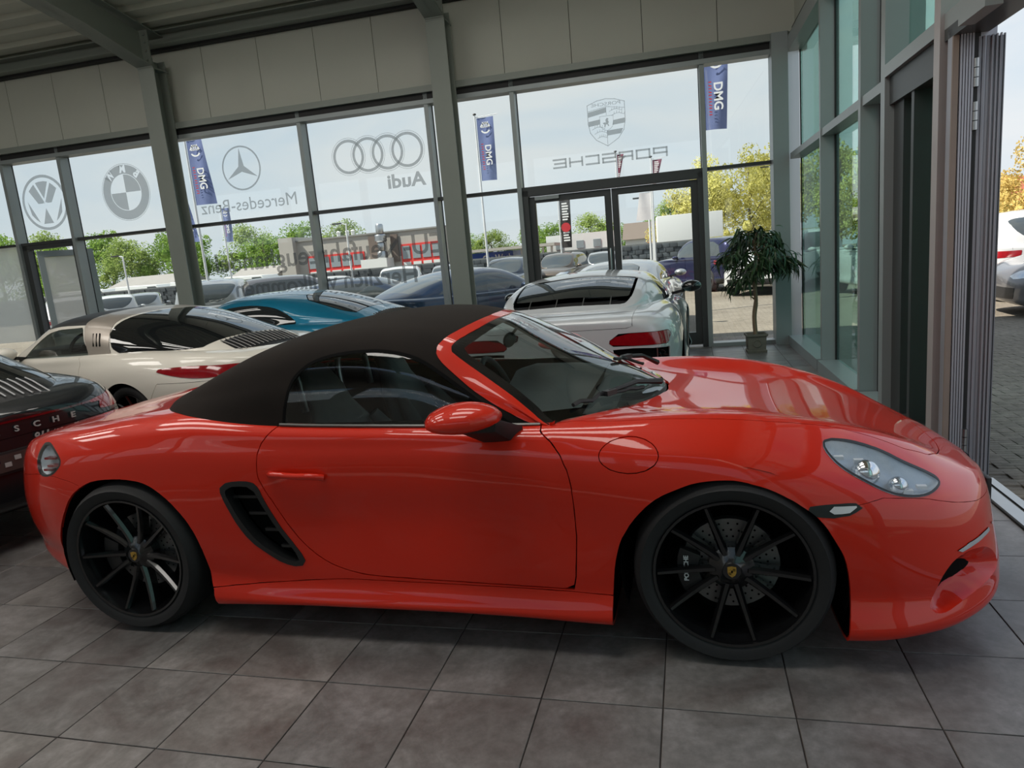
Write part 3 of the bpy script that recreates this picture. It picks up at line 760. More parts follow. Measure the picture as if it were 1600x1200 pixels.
    wglass, wfrit = ws.split(lambda P, U: np.minimum(gu(XI)(P, U), 9) + .038)
    top2 = both(top_); st = top2.obj('soft_top', M_FABRIC, car, .02)
    both(frame).obj('windshield_frame', M_RED, car, .02, lift=.003)
    wo = both(wglass).obj('windshield', M_CARGLASS, car)
    both(wfrit).obj('windshield_seal', M_GLOSSBLK, wo)
    for s_ in (1, -1):
        f = (lambda q: q) if s_ == 1 else (lambda q: q.mirror())
        sgl, sgf = side.split(lambda P, U: sdist(P[:, [0, 2]], SG) + .012)
        so = f(sgl).obj('side_window', M_SIDEGLASS, car); f(sgf).obj('window_seal', M_UNDER, so, .01, lift=.001)
        # seams of the fabric roof: a stitched ridge above the window
    # ---------------- cowl, wipers, inner parts
    g = Geo(); pl = [(1.80, -.70), (2.0, -.60), (2.1, -.47), (2.2, -.28), (2.25, -.1), (2.255, 0)]; pl = pl + [(a, -b) for a, b in pl[::-1]]
    g.prism(pl, lambda a, b, t: (a - .0, b, .80 + .012 * t - .0)); g.obj('cowl', M_BLK, car)
    full = both(GR); FN = full.normals()
    def ong(x, y, d_):
        i = int(np.argmin((full.P[:, 0] - x) ** 2 + (full.P[:, 1] - y) ** 2)); return tuple(full.P[i] + FN[i] * d_)
    for (a, b, c, dd) in (((1.925, -.63), (2.06, -.40), (2.235, -.10), .016), ((2.02, -.02), (2.08, .22), (2.20, .40), .016)):
        n_ = 9
        bl = [ong(a[0] + (b[0] - a[0]) * 1.75 * k / n_, a[1] + (b[1] - a[1]) * 1.75 * k / n_, dd) for k in range(n_ + 1)]
        mid_ = bl[n_ // 2]; pv = (c[0], c[1], .865)
        g = Geo(); g.tube([pv, ((mid_[0] + pv[0]) / 2, (mid_[1] + pv[1]) / 2, (mid_[2] + pv[2]) / 2 + .025), (mid_[0], mid_[1], mid_[2] + .012)], [.014, .010, .008], 6)
        w_ = g.obj('wiper', M_BLK, car, True)
        g = Geo(); g.tube(bl, .0085, 6); g.box((mid_[0], mid_[1], mid_[2] + .008), (.06, .03, .02), 1.0); g.obj('wiper_blade', M_BLK, w_, True, 50)
    cabin = Surf(GR.P, GR.U, GR.F)
    # tub: sides, floor and rear bulkhead
    g = Geo(); P = [(.05, .35), (.25, .62), (.5, .70), (1.0, .72), (1.6, .71), (1.95, .58)]; P = [(a, -b) for a, b in P] + [(a, b) for a, b in P[::-1]]
    n = len(P); V = [(a, b, .20) for a, b in P] + [(a, b, .868) for a, b in P]
    g.add(V, [tuple(range(n))] + [(i, (i + 1) % n, n + (i + 1) % n, n + i) for i in range(n)]); g.obj('cabin_tub', M_UNDER, car)
    # dashboard
    V = []; F = []; prof = [(1.42, .66), (1.43, .76), (1.47, .815), (1.56, .838), (1.8, .842), (2.02, .835), (2.08, .80)]
    ny = 13
    for i in range(ny):
        y = -.66 + 1.32 * i / (ny - 1)
        hump = .055 * math.exp(-((y - .37) / .17) ** 2)
        for k, (x, z) in enumerate(prof): V.append((x + (.02 if abs(y) > .5 else 0), y * (1 if k < 4 else .86), z + hump * (1 if 1 < k < 5 else .3)))
    m_ = len(prof)
    for i in range(ny - 1):
        for k in range(m_ - 1): F.append((i * m_ + k, i * m_ + k + 1, (i + 1) * m_ + k + 1, (i + 1) * m_ + k))
    mesh_obj('dashboard', V, F, M_LEATHER, car, True, 50)
    g = Geo(); g.box((1.30, 0, .42), (.9, .2, .30)); g.obj('centre_console', M_LEATHER, car, bevel=.02)
    for y in (-.52, -.08, .14, .60):
        g = Geo(); g.lathe([(.0001, -.0), (.036, -.0), (.038, -.006)], 14, (1.437, y, .765), 'x'); g.obj('air_vent', M_ALU, car)
    seat(car, 1.02, -.37, .20, 1.05); seat(car, 1.02, .37, .20, 1.05)
    steering_wheel(car, 1.36, .37, .76)
    g = Geo(); g.sphere((1.535, 0, 1.075), (.02, .10, .035), 14, 8); g.tube([(1.54, 0, 1.09), (1.60, 0, 1.155)], .008, 6); g.obj('inner_mirror', M_BLK, car, True)
    for y in (-.37, .37):   # roll hoops behind the seats
        g = Geo(); g.tube(spline([(.52, y - .17, .80), (.50, y - .16, .98), (.50, y - .08, 1.05), (.50, y + .08, 1.05), (.50, y + .16, .98), (.52, y + .17, .80)], 4, False), .018, 8); g.obj('roll_hoop', M_ALU, car, True, 60)
    # ---------------- door mirrors
    for s_ in (1, -1):
        g = Geo(); N = 18; V = []; F = []
        c = (1.615, -.965 * s_, .925)
        rings = 12
        for i in range(rings + 1):
            t = i / rings; xx = -.150 + .265 * t; k = math.sin(PI * min(1, (t ** .8 * .94 + .03))) ** .55 * (.80 + .25 * t)
            for q in range(N):
                a = 2 * PI * q / N; cy, cz = math.cos(a), math.sin(a)
                V.append((c[0] + xx, c[1] + .125 * k * cy, c[2] + (.066 if cz > 0 else .046) * k * (abs(cz) ** .9) * (1 if cz > 0 else -1) + .012 * (t - .5)))
        for i in range(rings):
            for q in range(N): F.append((i * N + q, i * N + (q + 1) % N, (i + 1) * N + (q + 1) % N, (i + 1) * N + q))
        F.append(tuple(range(N - 1, -1, -1))); F.append(tuple(rings * N + q for q in range(N)))
        ms = Surf(V, [(v[0], v[2]) for v in V], F); up_, dn_ = ms.split(lambda P, U: .898 - P[:, 2] + (P[:, 0] - 1.6) * .10)
        mo = up_.obj('door_mirror', M_RED, car); dn_.obj('mirror_base', M_BLK, mo)
        g = Geo(); y1, y0 = -.90 * s_, -.775 * s_
        g.hexa([(1.56, y1, .858), (1.69, y1, .862), (1.745, y0, .775), (1.655, y0, .765), (1.54, y1, .895), (1.70, y1, .912), (1.765, y0, .85), (1.63, y0, .84)]); g.obj('mirror_foot', M_BLK, mo, bevel=.008)
    # ---------------- wheels
    R = .335
    pr = wheel_proto(R, .245, .262, 'pairs5', M_RIMBLK, crest=True, side=-1); pl_ = wheel_proto(R, .245, .262, 'pairs5', M_RIMBLK, crest=True, side=1)
    place_wheels(car, pl_, pr, 2.475, .762, .772, R)
    arch_liners(car, (0, 2.475), R, .86, .50)
    # caliper lettering on the near front wheel
    V, F = text_mesh('PORSCHE', .022, .0008, bold=.0006)
    th = 3.2
    W_ = [ch for ch in car.children if ch.name.startswith('wheel') and ch.location.x > 2 and ch.location.y < 0][0]
    Vn = []
    for v in V:
        a, b = -v.y, v.x      # reading upwards
        Vn.append((-.152 + a * 1.0, -.0655 - v.z, b - .004))
    mesh_obj('caliper_lettering', Vn, F, M_WHITE, W_)
    return car
ROAD = build_roadster()

# ================================================================== other cars: lines of each type, cut into panels once, then placed
def dark_gloss(name, col=(0.012, 0.016, 0.018, 1)):
    return plain(name, col, 0.03, coat=.5, var=.1)
M_CARWIN = dark_gloss('car_window_dark')
M_CARWIN2 = dark_gloss('car_window_smoke', (0.05, 0.06, 0.065, 1))
def rect(x0, z0, x1, z1): return [(x0, z0), (x1, z0), (x1, z1), (x0, z1)]
CUTS = {}
def gyz(poly, cond, off=0.0):    # cut seen from front / rear (|y|, z)
    return lambda P, U: np.maximum(sdist(np.abs(P[:, [1, 2]]), poly) - off, cond(P))
def pieces(key, sp):
    if key in CUTS: return CUTS[key]
    half = loft(sp['bx'], sp['bl'], sp.get('nr', 37), sp.get('nx', 90), 2)
    gh = loft(sp['gx'], sp['gl'], sp.get('gr', 25), sp.get('gn', 60), 2)
    for a in sp['arches']: half = half.outside(gx(a))
    res = []
    def run(s0, cuts):
        for c in cuts:
            nm, mk, g, gap, mode = c
            a = s0.inside((lambda P, U, g=g, k=gap: g(P, U) + k)); b = s0.outside((lambda P, U, g=g, k=gap: g(P, U) - k)); s0 = b
            if nm is None: continue
            res.append((nm, mk, a, mode))
        return s0
    rest = run(half, sp['cuts'])
    res.append(('body', 'paint', rest, 'b'))
    grest = run(gh, sp['gcuts'])
    res.append((sp.get('rest', 'roof'), sp.get('restm', 'paint'), grest, 'b'))
    if sp.get('under', True): res.append(('underbody', 'under', half.offset(-.02), 'b'))
    o = []
    for nm, mk, s0, mode in res:
        if not s0.F: continue
        if 'b' in mode: o.append((nm, mk, s0.join(s0.mirror()).weld(), mode))
        else: o.append((nm, mk, s0, mode)); o.append((nm, mk, s0.mirror(), mode))
    CUTS[key] = o
    return o
def make_car(key, sp, name, mats, wheels=True, flange=.01, rim=None):
    car = empty(name)
    for nm, mk, s0, mode in pieces(key, sp):
        m = mats.get(mk) or {'under': M_UNDER, 'glass': M_CARWIN, 'black': M_BLK, 'red': M_REDLENS, 'darkred': M_REDDARK, 'lamp': M_SILVERLAMP, 'white': M_WHITE, 'alu': M_ALU, 'gloss': M_GLOSSBLK, 'trim': M_TRIMGREY}[mk]
        lift = -.04 if 'i' in mode else (.004 if 'o' in mode else 0.0)
        s0.obj(nm, m, car, flange if mk in ('paint', 'roofpaint') else 0.0, lift=lift)
    if wheels:
        R = sp['R']; rim = rim or M_ALU
        pr = wheel_proto(R, .22, R * .74, sp.get('style', 'five'), rim, detail=sp.get('wd', 1), side=-1)
        pl_ = wheel_proto(R, .22, R * .74, sp.get('style', 'five'), rim, detail=sp.get('wd', 1), side=1)
        place_wheels(car, pl_, pr, sp['wb'], sp['yf'], sp['yr'], R)
        arch_liners(car, (0, sp['wb']), R, sp['yf'] + .10, .5)
    return car
def put(car, x, y, yaw, label, z=0.0, cat='car', group=None):
    car.location = (x, y, z); car.rotation_euler = (0, 0, math.radians(yaw)); return tag(car, label, cat, group)
def mirrors(car, x, y, z, m, m2=None, s=1.0):
    for e_ in (-1, 1):
        g = Geo(); g.sphere((x, e_ * y, z), (.085 * s, .11 * s, .062 * s), 14, 8); mo = g.obj('door_mirror', m, car, True)
        g = Geo(); g.bar((x + .02, e_ * (y - .08), z - .045), (x + .07, e_ * (y - .20), z - .07), .06, .03); g.obj('mirror_foot', M_BLK, mo)

# ---------------------------------------------------------------- 911-like coupe / targa lines
S9X = [-1.05, -1.03, -.95, -.8, -.6, -.35, 0, .35, .7, 1.0, 1.4, 1.8, 2.05, 2.3, 2.45, 2.7, 2.9, 3.1, 3.26, 3.37, 3.43, 3.45]
S9L = [([0] * 22, [.36, .28, .24, .21, .18, .16, .14, .13, .14, .15, .15, .145, .13, .12, .115, .11, .11, .12, .14, .165, .19, .22]),
 ([0, .30, .52, .66, .76, .80, .85, .86, .85, .84, .83, .83, .84, .85, .85, .85, .84, .785, .68, .54, .34, 0], [.36, .30, .27, .24, .21, .175, .145, .135, .145, .155, .155, .15, .14, .13, .125, .12, .12, .13, .145, .165, .19, .22]),
 ([0, .40, .64, .78, .87, .905, .93, .925, .90, .88, .875, .875, .88, .90, .90, .895, .88, .82, .73, .59, .40, 0], [.42, .40, .39, .37, .35, .34, .33, .32, .28, .27, .27, .27, .28, .30, .30, .30, .29, .28, .27, .27, .27, .28]),
 ([0, .44, .68, .81, .89, .925, .942, .935, .90, .865, .855, .86, .88, .905, .91, .90, .88, .81, .71, .56, .37, 0], [.55] * 10 + [.52] * 4 + [.50, .49, .47, .44, .41, .40, .39, .38]),
 ([0, .42, .66, .80, .88, .918, .938, .93, .895, .865, .855, .86, .88, .90, .90, .885, .85, .775, .66, .50, .32, 0], [.64, .65, .67, .69, .70, .71, .71, .71, .70, .69, .68, .68, .68, .68, .68, .66, .63, .58, .535, .50, .475, .46]),
 ([0, .36, .58, .74, .82, .865, .89, .88, .86, .845, .84, .84, .845, .85, .84, .81, .765, .69, .575, .43, .27, 0], [.74, .755, .78, .81, .83, .84, .85, .845, .83, .82, .81, .805, .80, .80, .80, .775, .73, .665, .605, .56, .525, .505]),
 ([0, .28, .48, .63, .70, .74, .765, .775, .785, .785, .78, .77, .74, .68, .655, .63, .59, .52, .43, .32, .20, 0], [.80, .815, .845, .88, .905, .92, .935, .935, .925, .915, .905, .895, .885, .885, .88, .85, .80, .725, .64, .58, .54, .52]),
 ([0, .16, .28, .36, .40, .42, .44, .45, .45, .45, .45, .45, .44, .42, .42, .42, .40, .35, .28, .19, .10, 0], [.815, .83, .86, .89, .91, .925, .94, .94, .93, .92, .91, .90, .885, .85, .835, .805, .765, .70, .635, .58, .54, .52]),
 ([0] * 22, [.82, .835, .865, .893, .913, .928, .942, .942, .93, .92, .91, .90, .885, .845, .825, .79, .75, .695, .637, .585, .543, .522])]
S9GX = [-.93, -.9, -.8, -.6, -.4, -.1, .2, .5, .8, 1.1, 1.35, 1.47, 1.6, 1.8, 1.98, 2.1, 2.18, 2.24]
S9GL = [
 ([0, .26, .42, .56, .64, .72, .775, .79, .79, .785, .78, .775, .765, .755, .66, .50, .28, 0], [.85, .85, .865, .89, .905, .925, .93, .925, .92, .915, .905, .90, .895, .89, .885, .88, .875, .872]),
 ([0, .25, .40, .535, .61, .68, .72, .735, .74, .74, .735, .73, .73, .74, .655, .495, .275, 0], [.852, .858, .88, .915, .945, .99, 1.03, 1.06, 1.07, 1.07, 1.06, 1.04, 1.0, .93, .888, .884, .878, .873]),
 ([0, .20, .33, .45, .50, .55, .585, .605, .61, .605, .59, .585, .62, .69, .65, .49, .27, 0], [.854, .868, .89, .94, .99, 1.06, 1.13, 1.185, 1.215, 1.215, 1.195, 1.17, 1.08, .965, .893, .888, .88, .874]),
 ([0, .12, .19, .27, .30, .33, .35, .365, .37, .365, .355, .35, .37, .41, .39, .29, .16, 0], [.856, .872, .90, .965, 1.03, 1.12, 1.195, 1.245, 1.27, 1.27, 1.25, 1.225, 1.16, 1.06, .965, .92, .89, .875]),
 ([0] * 18, [.857, .875, .905, .975, 1.045, 1.14, 1.215, 1.265, 1.29, 1.29, 1.268, 1.245, 1.18, 1.085, .995, .94, .90, .876])]
S9WX = [(1.44, 4.4), (1.43, 3.4), (1.40, 2.5), (1.40, 2.1), (1.44, 1.95), (1.6, 1.95), (1.78, 1.95), (1.84, 1.4), (1.87, .6), (1.90, -.5), (2.6, -.6), (2.6, 4.6), (1.44, 4.6)]
A9 = [[(x + .385 * math.cos(a), .325 + .375 * math.sin(a)) for a in np.linspace(0, PI, 26)] + [(x - .385, -.3), (x + .385, -.3)] for x in (0.0, 2.45)]
D9 = list(spline([(.66, .86), (.655, .74), (.67, .62), (.72, .50), (.80, .38), (.92, .31), (1.1, .28), (1.5, .27), (1.86, .265)], 3, False)) + [np.array(p) for p in [(1.90, .5), (1.90, .70), (1.87, .80), (1.80, .86), (1.74, 1.1), (.70, 1.1), (.69, .90)]]
SW9 = list(spline([(.16, .94), (.20, .985), (.34, 1.06), (.55, 1.13), (.85, 1.165), (1.15, 1.155), (1.32, 1.13)], 4, False)) + [np.array(p) for p in [(1.42, 1.07), (1.56, .98), (1.68, .91), (1.70, .80), (.5, .80), (.22, .915)]]
TL9 = spline([(.885, .80), (.87, .745), (.80, .715), (.66, .715), (.56, .725), (.555, .738), (.57, .752), (.64, .765), (.50, .775), (.50, .79), (.66, .80), (.80, .815)], 3)
HL9 = [(3.0 + .115 * math.cos(a), .70 + .115 * math.sin(a)) for a in np.linspace(0, 2 * PI, 24, endpoint=False)]
GRL9 = [(-.86, -.38), (-.60, -.36), (-.56, .01), (-.9, .01)]
def spec911(kind):
    rear = lambda P: (P[:, 0] + .30)
    cuts = [('door', 'paint', lambda P, U: np.maximum(gx(D9)(P, U), (U[:, 1] - 7.0) * .1), .003, ''),
            ('tail_light', 'red', gyz(TL9, rear), .0, 'o'),
            ('light_strip', 'darkred', gyz([(-.1, .778), (.52, .778), (.52, .79), (-.1, .79)], lambda P: P[:, 0] + .5), 0, 'bo'),
            ('headlight', 'lamp', lambda P, U: np.maximum(gx(HL9)(P, U), (P[:, 1] + .45)), 0, 'o'),
            ('rear_bumper', 'paint', gx([(-.32, -.2), (-.32, .55), (-.42, .69), (-1.3, .69), (-1.3, -.2)]), .002, 'b'),
            ('front_bumper', 'paint', gx([(2.75, -.2), (2.8, .52), (3.0, .565), (3.6, .56), (3.6, -.2)]), .002, 'b'),
            ('plate_recess', 'gloss', gyz([(-.1, .50), (.27, .50), (.29, .62), (-.1, .62)], lambda P: P[:, 0] + .6), 0, 'bo'),
            ('lower_valance', 'black', gyz([(-.1, .05), (.62, .05), (.62, .27), (-.1, .27)], lambda P: P[:, 0] + .6), 0, 'bo')]
    g = [('windshield', 'glass', gu(S9WX), .0, 'b')]
    if kind == 'coupe':
        g += [('side_window', 'glass', gx(SW9), 0, ''),
              ('rear_window', 'glass', lambda P, U: np.maximum(sdist(U * np.array([1, .15]), np.array([(-.42, 2.35), (-.40, 4.5), (.35, 4.5), (.35, 3.2), (.20, 2.6), (-.3, 2.25)]) * np.array([1, .15])), -5), .004, 'b'),
              ('engine_grille', 'black', gt(GRL9), .003, 'b')]
    return dict(bx=S9X, bl=S9L, gx=S9GX, gl=S9GL, arches=A9, cuts=cuts, gcuts=g, wb=2.45, yf=.77, yr=.79, R=.34, style='ten', nr=45, nx=120, gr=33, gn=80)

def grille_slats(car, n=15, m=None):
    """louvres of the engine lid, running fore and aft"""
    for k in range(n):
        y = -.36 + .72 * k / (n - 1); dz = .034 * (y / .45) ** 2
        g = Geo(); g.tube([(x + .0 - .02 * abs(y), y * (1 if i < 2 else .985), z + .006 - dz) for i, (x, z) in enumerate(((-.585, .985), (-.66, .963), (-.75, .930), (-.83, .898)))], .0055, 5)
        g.obj('grille_slat', m or M_TRIMGREY, car, True)
def tail_details(car, letters, script, m_let, plate=True):
    # name in spaced capitals, model script, plate with its frame, four pipes
    n = len(letters)
    for k, ch in enumerate(letters):
        V, F = text_mesh(ch, .048, .003, bold=.001)
        y = .34 - .68 * k / (n - 1)
        Vn = [(-1.060 + .9 * abs(y) ** 4 - v.z, y - v.x * 1.25, .735 - abs(y) * .0 + v.y) for v in V]
        mesh_obj('letter', Vn, F, m_let, car)
    V, F = text_mesh(script, .062, .003, shear=.3, bold=.0012)
    mesh_obj('model_script', [(-1.060 + .9 * abs(.22 + v.x) ** 4 - v.z, -.22 - v.x, .660 + v.y) for v in V], F, M_LETTER, car)
def plate_obj(car, x, z, body, m=M_WHITE, w=.52, fr=M_BLK, txt=None, s=-1, h=.11):
    g = Geo(); g.box((x, 0, z), (.016, w + .02, h + .02)); p = g.obj('plate_frame', fr, car, bevel=.003)
    g = Geo(); g.box((x + s * .009, 0, z), (.004, w - .01, h - .01)); g.obj('licence_plate', m, p)
    if body:
        V, F = text_mesh(body, h * .62, .0006, bold=.001)
        mesh_obj('plate_text', [(x + s * (.0125 + v.z), s * v.x * 1.0, z + v.y) for v in V], F, txt or M_BLK, p)
    return p
P_WHITE = paint('paint_chalk_white', (0.74, 0.70, 0.62, 1), 0.0, .4)
P_ANTH = paint('paint_anthracite', (0.014, 0.016, 0.019, 1), 0.35, .35)
P_TEAL = paint('paint_petrol_blue', (0.003, 0.15, 0.26, 1), 0.2, .35)
P_SILV = paint('paint_silver', (0.40, 0.41, 0.42, 1), 0.7, .3)
P_R8 = paint('paint_pale_silver', (0.60, 0.62, 0.64, 1), 0.15, .35)
P_PURE = paint('paint_white', (0.55, 0.56, 0.57, 1), 0.0, .4)
P_BLUE = paint('paint_dark_blue', (0.014, 0.026, 0.055, 1), 0.4, .3)
P_GREYB = paint('paint_blue_grey', (0.05, 0.065, 0.095, 1), 0.5, .3)
P_BRONZE = paint('paint_bronze', (0.13, 0.105, 0.085, 1), 0.5, .35)
P_GREY = paint('paint_grey', (0.17, 0.17, 0.18, 1), 0.5, .35)
P_VIOLET = paint('paint_violet_blue', (0.018, 0.020, 0.06, 1), 0.4, .3)
P_BLACK = paint('paint_black', (0.01, 0.01, 0.012, 1), 0.2, .3)
M_SATINHOOP = plain('hoop_satin_silver', (0.44, 0.39, 0.34, 1), 0.35, 0.55, coat=.3, var=.03)

def targa(name, pm, hoop, roof=M_BLK):
    """roof panel in black cloth, broad hoop with three louvres, wrap-round rear glass"""
    sp = spec911('targa')
    HO = [(.55, .5), (.60, .9), (.66, 1.0), (.80, 1.2), (.82, 1.4), (.50, 1.4), (.46, 1.2), (.36, 1.03), (.30, .92), (.27, .5)]
    RW = [(.46, 1.4), (.40, 1.10), (.30, .975), (.18, .925), (-.15, .93), (-.45, .93), (-.56, .935), (-.56, 1.4)]
    SWT = [(1.42, 1.07), (1.56, .98), (1.68, .91), (1.70, .80), (.50, .80), (.66, 1.0), (.80, 1.165), (1.15, 1.158), (1.32, 1.13)]
    hoopg = lambda P, U: sdist(np.stack([P[:, 0] - np.maximum(0, (U[:, 1] - 2)) * .0, P[:, 2]], 1), HO)
    sp['gcuts'] = [('windshield', 'glass', gu(S9WX), .0, 'b'),
                   ('targa_hoop', 'hoop', hoopg, .002, 'b'),
                   ('side_window', 'glass', lambda P, U: np.maximum(gx(SWT)(P, U), U[:, 1] - 2.05), .0, ''),
                   ('roof_panel', 'rooft', lambda P, U: np.maximum(.6 - P[:, 0], -(U[:, 1] - 1.7) * .1 if False else (1.7 - U[:, 1]) * .1) if False else np.maximum(np.maximum(.6 - P[:, 0], (1.75 - U[:, 1]) * .1), P[:, 0] - 1.42), .001, 'b'),
                   ('rear_glass', 'rglass', lambda P, U: np.maximum(sdist(P[:, [0, 2]], RW), P[:, 0] - .7), .002, 'b'),
                   ('engine_grille', 'black', gt(GRL9), .003, 'b')]
    sp['rest'] = 'rear_deck'
    sp['cab'] = True
    car = make_car('targa', sp, name, {'paint': pm, 'hoop': hoop, 'rooft': roof, 'glass': M_TARGAWIN, 'rglass': M_REARGL}, rim=M_RIMBLK)
    for s_ in (-1, 1):
        for k in range(3):
            x = .475 + k * .045
            g = Geo(); g.bar((x - .01, s_ * (.766), 1.00), (x + .050, s_ * (.704), 1.105), .010, .016, (0, 0, 1)); g.obj('hoop_louvre', M_UNDER, car)
    return car
M_TARGAWIN = glass('targa_side_glass', (0.42, 0.46, 0.44, 1))
M_REARGL = dark_gloss('rear_dome_glass', (0.006, 0.007, 0.008, 1))

def cabin(car, z=.90):
    g = Geo(); P = [(.30, .55), (.5, .70), (1.0, .74), (1.6, .72), (1.95, .60), (2.1, .40)]; P = [(a, -b) for a, b in P] + [(a, b) for a, b in P[::-1]]
    n = len(P); V = [(a, b, .955) for a, b in P]
    g = Geo(); g.box((1.62, 0, .93), (.62, 1.24, .06)); g.obj('dashboard', M_LEATHER, car, bevel=.02)
    for y in (-.37, .37):
        s_ = empty('seat', (0, 0, 0), parent=car)
        g = Geo(); g.sphere((.86, y, .88), (.09, .24, .20), 14, 8); g.sphere((.80, y, 1.05), (.06, .13, .10), 12, 8); g.obj('backrest', M_LEATHER, s_, True)
    steering_wheel(car, 1.30, .37, .93, .17, .35)
# chalk white targa, second row
WT = targa('sports_car', P_WHITE, M_SATINHOOP)
cabin(WT); mirrors(WT, 1.62, .96, .97, P_WHITE)
grille_slats(WT)
tail_details(WT, 'PORSCHE', '911', M_BLK)
put(WT, -1.93, 3.64, 167.5, 'chalk-white sports car with a satin roll hoop, behind the dark anthracite one')
# anthracite targa at the left edge
DT = targa('sports_car', P_ANTH, M_BLK)
cabin(DT); mirrors(DT, 1.62, .96, .97, P_ANTH)
grille_slats(DT, 15, M_LETTER)
tail_details(DT, 'PORSCHE', '911 targa 4', M_LETTER)
pp = plate_obj(DT, -1.05, .555, '', M_TRIMGREY)
for k in range(8):
    g = Geo(); g.box((-1.063, -.2 + .057 * k, .575 - .03 * (k % 2)), (.003, .036, .026)); g.obj('plate_symbol', M_LETTER if k % 3 else P_BLUE, pp)
for y in (-.45, -.36, .36, .45):
    g = Geo(); g.lathe([(.045, -.10), (.047, -.10), (.047, .1), (.04, .1), (.04, -.10)], 18, (-1.0, y, .27), 'x'); g.obj('exhaust_pipe', M_CHROME, DT, True, 40)
put(DT, -2.31, 1.25, 168.8, 'dark anthracite sports car seen from behind at the left edge, red strip across its tail')
# teal coupe, third row
TC = make_car('coupe911', spec911('coupe'), 'sports_car', {'paint': P_TEAL})
mirrors(TC, 1.62, .96, .97, P_TEAL)
grille_slats(TC)
put(TC, -1.42, 5.55, 171, 'petrol-blue sports coupe with a glossy roof, behind the chalk-white car')

# silver mid-engined coupe in front of the double door
R8X = [-.80, -.79, -.74, -.6, -.35, 0, .35, .7, 1.1, 1.6, 2.1, 2.35, 2.55, 2.8, 3.0, 3.16, 3.26, 3.32, 3.34]
R8L = [([0] * 19, [.40, .30, .24, .20, .17, .15, .14, .14, .14, .14, .14, .13, .12, .12, .13, .15, .18, .21, .24]),
 ([0, .55, .70, .78, .84, .88, .88, .87, .86, .86, .86, .88, .89, .88, .80, .66, .48, .26, 0], [.40, .30, .25, .21, .18, .16, .15, .15, .15, .15, .15, .14, .13, .13, .14, .16, .19, .22, .25]),
 ([0, .66, .80, .88, .93, .955, .95, .91, .90, .90, .91, .93, .945, .93, .85, .70, .52, .30, 0], [.45, .42, .38, .35, .33, .32, .32, .30, .30, .30, .31, .32, .32, .32, .31, .30, .29, .29, .30]),
 ([0, .68, .83, .90, .945, .965, .955, .91, .89, .89, .91, .94, .96, .93, .84, .68, .48, .26, 0], [.56] * 13 + [.54, .50, .46, .42, .38, .36]),
 ([0, .68, .83, .895, .93, .95, .94, .90, .88, .88, .89, .92, .93, .89, .78, .6, .4, .2, 0], [.70, .70, .72, .73, .74, .74, .74, .73, .72, .72, .72, .72, .70, .66, .60, .54, .49, .44, .42]),
 ([0, .64, .78, .85, .88, .90, .89, .87, .86, .85, .85, .86, .84, .78, .64, .46, .28, .14, 0], [.82, .83, .85, .86, .87, .87, .87, .86, .84, .83, .82, .81, .79, .74, .67, .60, .53, .48, .46]),
 ([0, .54, .66, .70, .73, .75, .76, .76, .77, .77, .74, .70, .66, .60, .48, .34, .2, .1, 0], [.87, .885, .91, .93, .945, .955, .95, .935, .915, .905, .885, .87, .85, .80, .72, .64, .57, .52, .50]),
 ([0, .30, .38, .42, .44, .45, .46, .46, .46, .46, .44, .42, .40, .36, .28, .2, .12, .06, 0], [.885, .90, .92, .94, .945, .95, .95, .94, .92, .905, .885, .84, .81, .76, .69, .62, .56, .52, .50]),
 ([0] * 19, [.89, .905, .925, .94, .945, .95, .95, .94, .92, .905, .885, .84, .81, .76, .69, .62, .56, .52, .50])]
R8GX = [-.34, -.28, -.1, .2, .5, .8, 1.1, 1.4, 1.6, 1.72, 1.95, 2.12, 2.24, 2.30]
R8G = [([0, .52, .66, .72, .76, .775, .78, .78, .77, .765, .72, .58, .35, 0], [.94, .945, .95, .95, .945, .93, .915, .90, .895, .89, .885, .875, .865, .86]),
 ([0, .50, .63, .69, .715, .725, .725, .725, .72, .72, .71, .575, .345, 0], [.942, .95, .975, 1.005, 1.03, 1.04, 1.04, 1.03, 1.01, 1.0, .91, .878, .867, .861]),
 ([0, .46, .58, .60, .60, .595, .585, .58, .575, .585, .68, .57, .34, 0], [.944, .96, 1.02, 1.10, 1.15, 1.17, 1.175, 1.165, 1.13, 1.10, .95, .88, .868, .862]),
 ([0, .24, .30, .32, .33, .33, .33, .33, .32, .33, .38, .30, .18, 0], [.946, .965, 1.03, 1.125, 1.19, 1.215, 1.222, 1.213, 1.185, 1.155, 1.02, .93, .885, .863]),
 ([0] * 14, [.948, .967, 1.04, 1.14, 1.205, 1.235, 1.242, 1.232, 1.20, 1.175, 1.05, .955, .90, .865])]
rr_ = lambda P: P[:, 0] + .30
AR8 = [[(x + .39 * math.cos(a), .34 + .375 * math.sin(a)) for a in np.linspace(0, PI, 26)] + [(x - .39, -.3), (x + .39, -.3)] for x in (0.0, 2.45)]
R8D = [(.62, .2), (.64, .90), (.70, 1.1), (1.75, 1.1), (1.80, .85), (1.86, .7), (1.86, .2)]
